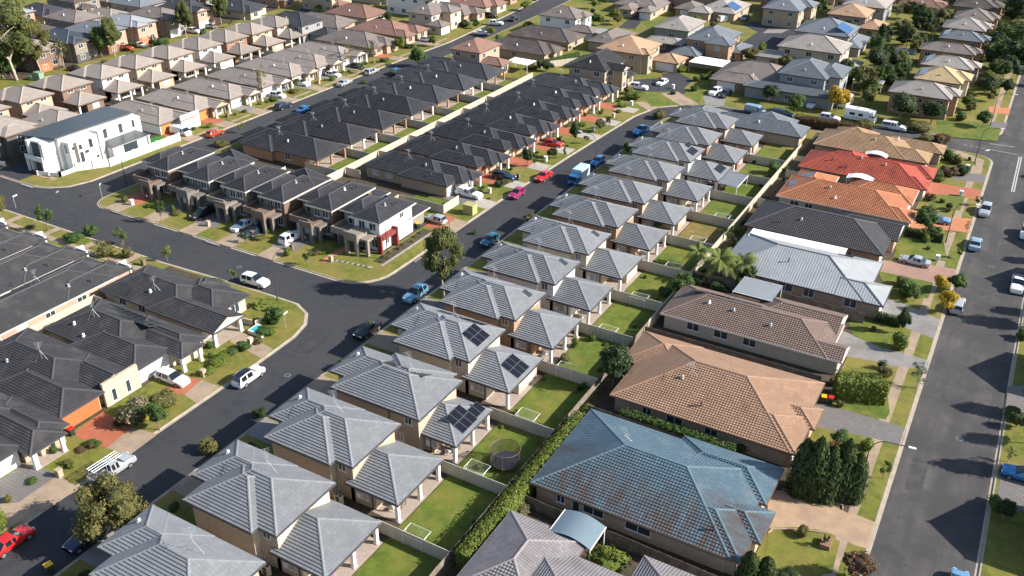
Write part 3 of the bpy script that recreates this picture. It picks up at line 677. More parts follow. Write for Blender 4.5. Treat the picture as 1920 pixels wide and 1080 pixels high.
def big_van(kind, u, v, head, label):
    o = tag(empty('box_truck' if kind == 'truck' else 'caravan', (u, v, 0), RD(head)), label, 'truck' if kind == 'truck' else 'caravan')
    def lo_box(mb, x0, x1, hw, z0, z1, mi=0, r=.12):
        sec = [(-hw, z0), (hw, z0), (hw, z1 - r), (hw - r, z1), (-hw + r, z1), (-hw, z1 - r)]
        for i in range(6):
            a, b = sec[i], sec[(i + 1) % 6]; mb.poly([(x0, *a), (x1, *a), (x1, *b), (x0, *b)], mi)
        mb.poly([(x1, *p) for p in sec], mi); mb.poly([(x0, *p) for p in sec[::-1]], mi)
    wh = car_meshes('van', 'white')[2]
    if kind == 'truck':
        b = MB(); lo_box(b, -2.9, .9, 1.05, .75, 2.75); b.build('cargo_box', [gloss('cargo_pale_blue', (.42, .55, .66), .4)], o)
        c = MB(); lo_box(c, 1.0, 2.7, .98, .4, 2.05, 0, .25); c.build('cab', [gloss('car_paint_blue', PAINTS['blue'], .22, .35, .8)], o)
        g = MB(); g.box(2.69, 2.72, -.85, .85, 1.25, 1.85); g.box(1.5, 2.4, -.995, -.97, 1.25, 1.8); g.box(1.5, 2.4, .97, .995, 1.25, 1.8); g.build('window', [CARGL], o)
        xs = (-1.9, 1.8)
        for sg in (-1, 1): link('headlight', car_meshes('van', 'white')[3], o, (2.7, sg * .7, .75))
    elif kind == 'motorhome':
        b = MB(); lo_box(b, -3.4, 2.0, 1.15, .5, 2.95, 0, .2); lo_box(b, 1.9, 2.9, 1.1, 1.9, 2.9, 0, .3); b.build('body', [WHITE], o)
        c = MB(); lo_box(c, 1.95, 3.3, 1.0, .45, 1.55, 0, .2); c.build('cab', [WHITE], o)
        g = MB(); g.box(2.6, 3.0, -.9, .9, 1.5, 1.95); g.box(-2.4, -1.2, -1.165, -1.14, 1.5, 2.1); g.box(-.4, .6, -1.165, -1.14, 1.5, 2.1); g.build('window', [CARGL], o)
        s_ = MB(); s_.box(-3.3, 1.8, -1.168, -1.145, .95, 1.1); s_.build('stripe', [gloss('stripe_blue', (.1, .2, .35))], o)
        r = MB(); r.box(-1.4, -.7, -.3, .3, 2.94, 3.1); r.box(.2, .9, -.35, .35, 2.94, 3.05); r.build('roof_hatch', [GUTL], o); xs = (-2.0, 2.2)
    else:
        b = MB(); lo_box(b, -2.6, 2.4, 1.1, .5, 2.6, 0, .25); b.build('body', [WHITE], o)
        r = MB(); r.box(-1.2, -.4, -.4, .4, 2.59, 2.8); r.box(.6, 1.3, -.3, .3, 2.59, 2.72); r.build('roof_hatch', [STEEL_D], o)
        g = MB(); g.box(-1.8, -.6, -1.115, -1.09, 1.4, 2.0); g.box(2.39, 2.42, -.7, .7, 1.4, 2.0); g.build('window', [CARGL], o)
        t = MB(); t.tube((2.4, -.5, .5), (3.5, 0, .5), .05); t.tube((2.4, .5, .5), (3.5, 0, .5), .05); t.build('drawbar', [STEEL_D], o); xs = (-.2,)
    for x in xs:
        for sg in (-1, 1): link('wheel', wh, o, (x, sg * .95, .34))
    return o

# ------------------------------------------------------------------ street furniture and yard things
def lamp(u, v, ang, label, h=7.2, reach=2.6, color=None, head=True):
    o = tag(empty('street_lamp', (u, v, .1)), label, 'street lamp', 'curved-arm street lamps'); d = Vector((math.cos(RD(ang)), math.sin(RD(ang)), 0)); m = MB()
    m.tube((0, 0, 0), (0, 0, .9), .12, .1, 8); m.tube((0, 0, .9), (0, 0, h * .74), .085, .065, 8)
    m.build('pole', [color or STEEL_D], o); a = MB(); pts = []
    for i in range(8):
        t = i / 7 * math.pi / 2; r = h * .26; pts.append(Vector((0, 0, h * .74)) + d * (r * .75 * (1 - math.cos(t))) + Vector((0, 0, r * math.sin(t))))
    pts.append(pts[-1] + d * (reach - 1.1) + Vector((0, 0, .06))); a.path(pts, .05, 7); a.build('arm', [color or STEEL_D], o)
    e = pts[-1]; s_ = Vector((-d.y, d.x, 0)); hd = MB(); q = e + d * .75
    for (p, wd) in ((0, .1), (.75, .16)): pass
    sec = [(-.15, -.05), (.15, -.05), (.13, .07), (-.13, .07)]
    A = [e + s_ * x + Vector((0, 0, z)) for x, z in sec]; B = [q + s_ * x + Vector((0, 0, z * .7)) for x, z in sec]
    for i in range(4): hd.poly([A[i], B[i], B[(i + 1) % 4], A[(i + 1) % 4]])
    hd.poly(A[::-1] if False else A); hd.poly(B[::-1]); hd.build('lamp_head', [WHITE], o); return o
def sign_post(u, v, label, h=2.5, ang=20):
    o = tag(empty('street_sign', (u, v, .1), RD(ang)), label, 'street sign'); m = MB(); m.tube((0, 0, 0), (0, 0, h), .04, .04, 6); m.build('post', [GALV], o)
    b = MB(); b.box(-.02, .95, -.02, .02, h - .28, h - .08); b.build('name_blade', [WHITE], o); return o
def letterbox(u, v, label, style='brick'):
    o = tag(empty('letterbox', (u, v, .1)), label, 'letterbox', 'letterboxes by the kerbs'); m = MB(); c = MB(); s_ = MB()
    m.box(-.28, .28, -.28, .28, 0, .95); c.box(-.33, .33, -.33, .33, .95, 1.05); s_.box(-.18, .18, -.295, -.27, .66, .74)
    wmt = {'brick': W['tan'], 'white': W['white'], 'dark': W['brown'], 'cream': W['cream']}[style]
    m.build('pillar', [wmt], o); c.build('cap', [wmt if style != 'white' else WHITE], o); s_.build('slot', [STEEL_D], o); return o
def bin_(u, v, lid, label):
    o = tag(empty('wheelie_bin', (u, v, .1), RD(rnd.uniform(-20, 20))), label, 'bin'); m = MB()
    A = [(-.24, -.26, .08), (.24, -.26, .08), (.24, .26, .08), (-.24, .26, .08)]; B = [(-.29, -.34, 1.0), (.29, -.34, 1.0), (.29, .34, 1.0), (-.29, .34, 1.0)]
    m.poly(A[::-1])
    for i in range(4): m.poly([A[i], A[(i + 1) % 4], B[(i + 1) % 4], B[i]])
    m.build('tub', [gloss('bin_green', (.012, .03, .02), .5)], o); l = MB(); l.box(-.32, .32, -.38, .38, 1.0, 1.09); l.build('lid', [gloss('bin_lid_' + lid, dict(red=(.5, .02, .02), yellow=(.7, .42, .01), green=(.02, .12, .05))[lid], .45)], o)
    w_ = MB(); w_.tube((-.3, .24, .1), (.3, .24, .1), .1, .1, 8); w_.build('wheel', [TYRE], o); return o
def fence(u0, v0, u1, v1, label, h=1.8, style='cream', group=None, z=.05):
    a = Vector((u0, v0, 0)); b = Vector((u1, v1, 0)); d = b - a; L = d.length; d.normalize(); s_ = Vector((-d.y, d.x, 0)); m = MB(); tb = style == 'timber'
    o = tag(empty('fence', tuple((a + b) / 2)), label, 'fence', group); org = tuple((a + b) / 2); st_ = .3 if not tb else .15; n = max(1, int(L / st_)); off = .022 if not tb else .01
    prev = None
    for i in range(n + 1):
        p = a + d * (L * i / n); k = off if i % 2 else -off; hh = h + (rnd.uniform(-.03, .03) if tb else 0)
        cur = (p + s_ * (k - .015), p + s_ * (k + .015), hh)
        if prev:
            z1 = prev[2]
            q = [prev[0], cur[0], cur[1], prev[1]]
            lo_ = [(x.x, x.y, z) for x in q]; hi_ = [(x.x, x.y, z1) for x in q]
            m.poly([lo_[0], lo_[1], hi_[1], hi_[0]]); m.poly([lo_[2], lo_[3], hi_[3], hi_[2]]); m.poly(hi_)
        prev = cur
    link('panel', m.data('panel', [FENCE_T if tb else FENCE_C], org), o)
    c = MB(); pn = max(1, round(L / 2.4))
    for i in range(pn + 1):
        p = a + d * (L * i / pn); c.tube((p.x, p.y, z), (p.x, p.y, h + .02), .05, .05, 4)
    for zz in ((h,) if not tb else (h - .2, .5)):
        c.tube((a.x, a.y, zz), (b.x, b.y, zz), .042, .042, 4)
    link('frame', c.data('frame', [FENCE_T if tb else FENCE_CC], org), o); return o
def clothesline(u, v, ang, label):
    o = tag(empty('clothesline', (u, v, .1), RD(ang)), label, 'clothesline', 'fold-down clotheslines in the yards'); m = MB(); z = 1.45; a, b = 1.25, .0
    pts = [(-1.25, 0, z), (1.25, 0, z), (1.25, 1.7, z), (-1.25, 1.7, z), (-1.25, 0, z)]; m.path(pts, .025, 5); m.tube((-1.1, .05, 0), (-1.1, .05, z), .03, .03, 5); m.tube((1.1, .05, 0), (1.1, .05, z), .03, .03, 5)
    m.tube((-1.1, .05, .9), (-1.25, 1.0, z), .02, .02, 4); m.tube((1.1, .05, .9), (1.25, 1.0, z), .02, .02, 4); m.build('frame', [WHITE], o)
    l = MB()
    for i in range(6): l.tube((-1.2, .25 + i * .25, z), (1.2, .25 + i * .25, z), .004, .004, 3)
    l.build('line', [WHITE], o); return o
def ac_unit(u, v, label, ang=0):
    o = tag(empty('air_conditioner', (u, v, .1), RD(ang)), label, 'air conditioner'); m = MB(); m.box(-.5, .5, -.2, .2, .05, 1.2); m.build('case', [GAR_C], o); f = MB()
    for z in (.38, .9): f.tube((.0, -.2, z), (.0, -.23, z), .24, .24, 14)
    f.build('fan_grille', [STEEL_D], o); t = MB()
    for x in (-.25, .25): t.tube((x, 0, 1.19), (x, 0, 1.215), .17, .17, 14)
    t.build('fan', [STEEL_D], o); return o
def trampoline(u, v, label):
    o = tag(empty('trampoline', (u, v, .1)), label, 'trampoline'); n = 20; m = MB(); r = 1.7
    P = [Vector((r * math.cos(6.283 * i / n), r * math.sin(6.283 * i / n), .75)) for i in range(n + 1)]; m.path(P, .05, 5)
    for i in range(0, n, 4): m.tube((P[i].x, P[i].y, 0), P[i], .035, .035, 5); m.tube(P[i], P[i] + Vector((0, 0, 1.7)), .03, .03, 5)
    m.path([p + Vector((0, 0, 1.7)) for p in P], .03, 5); m.build('frame', [gloss('frame_rust', (.16, .1, .08), .6)], o); b = MB(); b.poly([p * .93 + Vector((0, 0, .055)) for p in P[:-1]]); b.build('mat', [STEEL_D], o)
    nt_ = MB()
    for i in range(n): nt_.poly([P[i], P[i + 1], P[i + 1] + Vector((0, 0, 1.68)), P[i] + Vector((0, 0, 1.68))])
    mm, t, bs = _new('safety_net') if 'safety_net' not in MATS else (MATS['safety_net'], None, None)
    if t: bs.inputs['Base Color'].default_value = (.02, .02, .025, 1); bs.inputs['Alpha'].default_value = .45; MATS['safety_net'] = mm
    nt_.build('safety_net', [mm], o); return o
def table_set(u, v, label, color=(.08, .07, .065)):
    o = tag(empty('outdoor_table', (u, v, .16), RD(rnd.uniform(-15, 15))), label, 'table', 'outdoor tables on patios'); m = MB(); mt = gloss('table_' + str(int(color[0] * 100)), color, .5)
    m.box(-.75, .75, -.45, .45, .7, .74); m.build('tabletop', [mt], o)
    for x in (-.68, .68):
        for y in (-.38, .38): k = MB(); k.box(x - .03, x + .03, y - .03, y + .03, 0, .7); k.build('leg', [mt], o)
    return o
def chair(u, v, ang, label, color=(.6, .6, .58)):
    o = tag(empty('outdoor_chair', (u, v, .16), RD(ang)), label, 'chair', 'outdoor chairs on patios'); mt = gloss('chair_' + str(int(color[0] * 100)), color, .5); m = MB(); m.box(-.25, .25, -.25, .25, .4, .45); m.build('seat', [mt], o)
    m = MB(); m.poly([(-.25, .23, .45), (.25, .23, .45), (.25, .33, .95), (-.25, .33, .95)]); m.poly([(.25, .26, .45), (-.25, .26, .45), (-.25, .36, .95), (.25, .36, .95)]); m.build('backrest', [mt], o)
    for x in (-.22, .22):
        for y in (-.22, .22): k = MB(); k.box(x - .025, x + .025, y - .025, y + .025, 0, .4); k.build('leg', [mt], o)
    return o
# ------------------------------------------------------------------ ground, roads, blocks
def struct(o): o['kind'] = 'structure'; return o
_lv = [0]; PAVED = []
def sheet(name, pts, m, z=.124):
    if name in ('driveway', 'path', 'road'): PAVED.append(pts)
    _lv[0] += 1; mb = MB(); zz = z + _lv[0] * .00025
    a = sum(pts[i][0] * pts[(i + 1) % len(pts)][1] - pts[(i + 1) % len(pts)][0] * pts[i][1] for i in range(len(pts)))
    if a < 0: pts = pts[::-1]
    mb.poly([(p[0], p[1], zz) for p in pts]); return struct(mb.build(name, [m]))
def rect(name, u0, u1, v0, v1, m, z=.124): return sheet(name, [(u0, v0), (u1, v0), (u1, v1), (u0, v1)], m, z)
def sheet_px(name, pts, m, z=.124): return sheet(name, [G(x, y) for x, y in pts], m, z)
def arc(cx, cy, r, a0, a1, n=7): return [(cx + r * math.cos(RD(a0 + (a1 - a0) * i / n)), cy + r * math.sin(RD(a0 + (a1 - a0) * i / n))) for i in range(n + 1)]
def block(pts, m, kw=.5):
    n = len(pts); V_ = [Vector((*p, 0)) for p in pts]; inn = []
    for i in range(n):
        a, b, c = V_[i - 1], V_[i], V_[(i + 1) % n]; d1 = (b - a).normalized(); d2 = (c - b).normalized()
        n1 = Vector((-d1.y, d1.x, 0)); n2 = Vector((-d2.y, d2.x, 0)); k = (n1 + n2); k = k / max(.4, k.dot(n1)) if k.length > 1e-6 else n1; inn.append(b + k * kw)
    g = MB(); g.poly([(p.x, p.y, .12) for p in inn]); struct(g.build('verge', [m])); kb = MB()
    for i in range(n):
        j = (i + 1) % n; A, B, a, b = V_[i], V_[j], inn[i], inn[j]
        dA = (a - A) * .72; dB = (b - B) * .72; A1 = A + dA * .99; B1 = B + dB * .99; A2 = A + dA; B2 = B + dB
        kb.poly([(A.x, A.y, .008), (B.x, B.y, .008), (B1.x, B1.y, .016), (A1.x, A1.y, .016)])
        kb.poly([(A1.x, A1.y, .016), (B1.x, B1.y, .016), (B2.x, B2.y, .13), (A2.x, A2.y, .13)]); kb.poly([(A2.x, A2.y, .13), (B2.x, B2.y, .13), (b.x, b.y, .128), (a.x, a.y, .128)])
    struct(kb.build('kerb', [KERBM]))
mb = MB(); mb.poly([(-900, -300, -.05), (400, -300, -.05), (400, 900, -.05), (-900, 900, -.05)]); struct(mb.build('ground', [GRASS]))
mb = MB(); mb.poly([(-340, -60, 0), (60, -60, 0), (60, 470, 0), (-340, 470, 0)]); struct(mb.build('road', [ASPH]))
mb = MB(); mb.poly([(-2.3, -60, .004), (7.4, -60, .004), (7.4, 470, .004), (-2.3, 470, .004)]); struct(mb.build('road', [ASPH_OLD]))
mb = MB(); mb.poly([(-40, 200, .0045), (-2.31, 200, .0045), (-2.31, 220, .0045), (-40, 213, .0045)]); struct(mb.build('road', [ASPH_OLD]))
mb = MB(); mb.poly([(-151.6, 98.3, .004), (-144, 94.2, .004), (-142.6, 94.2, .004), (-142.6, 300, .004), (-158, 300, .004), (-151, 150, .004)]); struct(mb.build('road', [mat('asphalt_mid', (.055, .055, .058), .9, .2, .6, patch=(.04, .04, .043), ps=.12, fine=12)]))
GB = [(-2.1, -60), (-2.1, 199)] + arc(-6.3, 199.6, 4.2, 0, 80, 5) + [(-11, 204.3), (-45, 201), (-58, 199.6)] + arc(-60.5, 189.3, 10, 88, 180, 7) + [(-70.5, 180), (-70.5, 100), (-70.4, -60)]
block(GB, GRASS)
MBK = [(-2.1, 220.5), (-2.1, 470), (-166, 470), (-147, 300), (-146, 285), (-143.2, 220), (-143.2, 98)] + arc(-139.2, 97.6, 4, 180, 270, 5) + [(-100, 93.6)] + arc(-85.2, 100.0, 6.4, 270, 360, 7) + [(-78.6, 134), (-77.8, 160), (-77.0, 178)] + [(-76.4, 190), (-74.3, 198.5), (-69.4, 203.6), (-62, 206.8), (-45.7, 207.6), (-12, 212.4), (-6, 213.6), (-3.4, 215.4)]
block(MBK, GRASS)
LB = [(-78.8, -60), (-79.2, 70)] + [(-79.5, 78), (-80.4, 81.4), (-82.3, 83.9), (-85.5, 85.4), (-90, 85.4), (-101, 85.2), (-113, 84.6), (-340, 84.6), (-340, -60)]
block(LB, GRASS)
EB = [(-151.2, 101), (-151.0, 145), (-151.0, 200), (-150.3, 225), (-153, 260), (-156, 290), (-172, 470), (-340, 470), (-340, 93.6), (-159, 93.6), (-155.6, 94.6), (-152.6, 97)]
block(EB, GRASS)
block([(7.3, -60), (60, -60), (60, 470), (7.3, 470)], GRASS)
# strips of footpath
rect('path', -5.6, -4.4, 40, 196, TAN); rect('path', -5.6, -4.4, 224, 420, TAN)
rect('path', -160, -83, 96.2, 97.4, TAN) if False else None
rect('path', -300, -92, 80.3, 81.5, TAN); rect('path', -170, -158, 97.5, 98.6, TAN)
rect('road', -218, -209, 118, 300, ASPH, .127)
sheet('road', [(-76, 252), (-61, 252), (-59, 300), (-76, 300)], ASPH, .127)
sheet('road', [(-146, 268), (-96, 276), (-60, 268), (-40, 290), (-60, 300), (-100, 284.5), (-147, 280)], ASPH, .127) if False else None
# lots: bare soil and paving round the houses, so that the side passages are not lawn
for v0, v1 in ((-5, 188),): rect('soil', -62.5, -45.2, v0, v1, SOIL)
rect('soil', -37.6, -12, 40, 200, SOIL); rect('soil', -140, -84.6, 104, 122.3, SOIL); rect('soil', -140, -86.5, 122.3, 202, SOIL); rect('soil', -165, -88.2, 30, 77.5, SOIL)
rect('soil', -203, -160, 98, 200, SOIL); rect('soil', -290, -224, 135, 240, SOIL)
# paint at the corner by the right street
for x0, y0, x1, y1, wd in ((2.35, 185.5, 2.2, 206.6, .12), (2.75, 185.5, 2.6, 206.6, .12)):
    mb = MB(); mb.poly([(x0 - wd, y0, .012), (x0 + wd, y0, .012), (x1 + wd, y1, .012), (x1 - wd, y1, .012)]); struct(mb.build('road_marking', [PAINT]))
for i in range(9):
    u = -8.6 + i * 1.15; mb = MB(); mb.poly([(u, 208.4 - .1 * i, .012), (u + (.6 if i < 4 else 1.15), 208.35 - .1 * i, .012), (u + (.6 if i < 4 else 1.15), 208.55 - .1 * i, .012), (u, 208.6 - .1 * i, .012)]); struct(mb.build('road_marking', [PAINT]))
mb = MB(); mb.poly([(-4, 211.8, .012), (1, 212.3, .012), (1, 212.5, .012), (-4, 212.0, .012)]); struct(mb.build('road_marking', [PAINT]))
mb = MB(); mb.poly([(*G(104, 361, 0), .012), (*G(107, 362, 0), .012), (*G(111, 358.5, 0), .012), (*G(108, 357.5, 0), .012)]); struct(mb.build('road_marking', [PAINT]))

# right-hand driveways, each traced on the ground
for nm, pts, m in (
    ('driveway', [(1440, 920), (1467, 920), (1500, 930), (1580, 955), (1643, 980), (1630, 1030), (1602, 1022), (1562, 1002), (1535, 994), (1490, 988), (1440, 990)], mat('driveway_sand', (.42, .29, .19), .9, .14, .8, patch=(.33, .23, .16), ps=.35, fine=10)),
    ('driveway', [(1500, 757), (1548, 757), (1700, 803), (1690, 837), (1640, 822), (1530, 800), (1500, 800)], GREYPAV),
    ('driveway', [(1545, 632), (1580, 620), (1650, 650), (1742, 676), (1737, 692), (1675, 687), (1640, 677), (1582, 667), (1545, 665)], CONC),
    ('driveway', [(1640, 575), (1668, 561), (1702, 572), (1740, 590), (1765, 600), (1752, 635), (1702, 617), (1680, 602), (1640, 592)], CONC),
    ('driveway', [(1640, 488), (1700, 490), (1795, 505), (1790, 532), (1690, 527), (1640, 507)], PINKPAV),
    ('driveway', [(1690, 400), (1822, 410), (1818, 437), (1760, 432), (1690, 425)], ORPAV),
    ('driveway', [(1725, 338), (1840, 356), (1838, 373), (1790, 370), (1725, 368)], REDPAV),
    ('driveway', [(1790, 322), (1850, 328), (1845, 343), (1785, 337)], GREYPAV),
    ('driveway', [(138, 812), (193, 772), (247, 802), (200, 840), (150, 822)], REDPAV), ('driveway', [(247, 802), (200, 840), (240, 856), (296, 814)], TAN),
    ('driveway', [(300, 735), (345, 705), (378, 712), (372, 724), (345, 740)], REDPAV), ('driveway', [(345, 740), (378, 712), (414, 726), (370, 757)], TAN),
    ('driveway', [(0, 900), (50, 868), (110, 890), (35, 942), (0, 945)], GREYPAV), ('driveway', [(35, 942), (110, 890), (150, 917), (62, 966), (0, 1000), (0, 945)], TAN),
    ('driveway', [(395, 640), (425, 618), (480, 640), (440, 668)], CONC) if False else ('path', [(430, 640), (450, 620), (512, 655), (490, 672)], TAN),
    ('driveway', [(1180, 150), (1255, 145), (1290, 172), (1275, 180), (1255, 172), (1195, 172)], ASPH), ('driveway', [(1240, 176), (1268, 170), (1310, 196), (1275, 198)], TAN),
    ('driveway', [(1240, 138), (1270, 135), (1300, 150), (1275, 172), (1250, 172)], ASPH),
    ('driveway', [(1318, 180), (1365, 170), (1358, 198), (1322, 196)], CONC), ('path', [(1190, 192), (1205, 190), (1238, 202), (1215, 207)], TAN),
    ('driveway', [(1390, 45), (1420, 40), (1450, 52), (1420, 60)], ASPH), ('driveway', [(1185, 30), (1215, 27), (1190, 55), (1160, 52)], ASPH), ('driveway', [(1440, 55), (1480, 55), (1465, 62), (1430, 62)], CONC),
    ('lawn', [(1200, 40), (1250, 28), (1265, 40), (1215, 52)], LAWN), ('lawn', [(1285, 170), (1320, 165), (1310, 195)], LAWN), ('lawn', [(1208, 175), (1240, 178), (1275, 197), (1220, 200)], LAWN),
    ('garden_bed', [(1460, 900), (1600, 930), (1590, 962), (1560, 946), (1468, 918)], SOIL), ('lawn', [(1440, 995), (1530, 992), (1575, 1015), (1560, 1075), (1430, 1090)], GRASS),
    ('lawn', [(1680, 445), (1770, 455), (1775, 490), (1680, 485)], LAWN), ('lawn', [(1745, 365), (1810, 367), (1800, 395), (1745, 390)], LAWN), ('lawn', [(1646, 508), (1750, 530), (1740, 560), (1660, 540)], LAWN),
    ('lawn', [(1555, 745), (1665, 745), (1668, 775), (1660, 787), (1550, 760)], LAWN), ('lawn', [(1600, 690), (1660, 695), (1655, 740), (1580, 680)], LAWN), ('lawn', [(1590, 600), (1680, 605), (1660, 655), (1600, 630)], LAWN),
    ('lawn', [(1755, 225), (1880, 232), (1870, 265), (1760, 255)], LAWN), ('path', [(1795, 282), (1845, 300), (1840, 326), (1830, 326), (1830, 305), (1785, 286)], TAN),
    ('driveway', [(1860, 228), (1890, 230), (1885, 242), (1855, 239)], GREYPAV), ('path', [(1855, 200), (1895, 203), (1892, 215), (1853, 210)], ORPAV),
    ('driveway', [(1880, 870), (1920, 872), (1920, 960), (1868, 935)], GREYPAV), ('driveway', [(1890, 725), (1920, 722), (1920, 775), (1882, 790)], GREYPAV),
):
    sheet_px(nm, pts, m)
# driveways of the black-roofed houses on the middle street
D1V = [128.6, 139.2, 149.8, 160.4, 171.0, 181.5, 191.9]
for i, v in enumerate(D1V):
    w_ = 3.2; a = v - .4
    rect('driveway', -82.6, -78.75 if i < 4 else -77.6, a, a + w_ + .4, mat('crossover_concrete', (.42, .37, .32), .9, .14, .8, fine=10), .126); rect('driveway', -88.5, -82.6, a - .2, a + w_ + .6, GREYPAV if i in (0,) else REDPAV, .126)
# townhouses and the corner
TU = [(-140, -131.6), (-130.6, -121.4), (-121.1, -112.6), (-112.3, -103.8), (-103.0, -94.5), (-93.9, -84.6)]
for i, (a, b) in enumerate(TU):
    if i < 5: rect('driveway', a + .8, a + 5.6, 97.6, 104, REDPAV if i == 0 else GREYPAV, .126); rect('driveway', a + 1.2, a + 5.0, 93.7, 97.6, TAN, .126)
rect('path', -91.6, -90.4, 97.2, 103.2, ORPAV, .126); rect('driveway', -84.6, -81.6, 116.6, 122.3, REDPAV, .126); rect('driveway', -81.6, -78.9, 116.9, 121.9, TAN, .126)
sheet('garden_bed', [(-84.2, 101.5), (-82.3, 101.8), (-82.3, 115.5), (-84.2, 115.8)], SOIL); sheet('garden_bed', [(-82.25, 101), (-81.75, 101), (-81.75, 115.6), (-82.25, 115.6)], ROCK); sheet('garden_bed', [(-90, 98.4), (-83, 99.6), (-82.9, 100.1), (-90, 98.9)], ROCK)
rect('lawn', -84.5, -79.4, 123.5, 127.7, LAWN, .126)
for a, b in TU: rect('lawn', a + .2, b - .6, 118.6, 122.2, LAWN, .127)
rect('lawn', -93.6, -84.8, 117.8, 122.4, LAWN, .1275); rect('lawn', -93.6, -84.9, 122.9, 127.6, LAWN, .127)
# upper-left street frontage
for i, v in enumerate([125.6, 135.8, 146.2, 156.6, 167.2, 176.8, 186.6, 200, 218]):
    rect('driveway', -155.4, -151.4, v + .4, v + 3.8, TAN, .126); rect('driveway', -160.5, -155.4, v + .2, v + 4.0, REDPAV if i in (0, 1, 7) else CONC, .126); rect('path', -154, -153, v + 4, v + 10, TAN, .126)
# cross-street fronts of the lower-left houses
for u in (-119, -129, -139, -149, -159): rect('path', u, u + 1.4, 77, 84.3, TAN, .126); rect('path', u, u + 1.4, 76.5, 79.5, REDPAV, .127)
rect('soil', -111, -101, 81.6, 84, SOIL, .126)
# gray row frontage: crossovers in shade
GV0 = [32.2, 43.3, 54.7, 65.6, 77.4, 88.8, 100.1, 110.9, 121.8, 132.6, 143.9, 154.7, 165, 176]; GV1 = [41.2, 52.8, 64, 74.4, 87, 98.1, 108.9, 119.9, 130.8, 141.5, 152.5, 163.6, 173.8, 184.3]
for a, b in zip(GV0, GV1): rect('driveway', -70.2, -64, b - 5.4, b - 1.8, TAN if int(a) % 2 else CONC, .126)
# back lawns of the gray row
for i, (a, b) in enumerate(zip(GV0, GV1)): rect('lawn', -45.1, -38.0, a + .5, b + .6, DRY if i == 9 else LAWN, .126)
# back lawns between the black rows
for i, v in enumerate(D1V): rect('lawn', -116.8, -111.6, v - 2.4, v + 7.6, LAWN, .126)
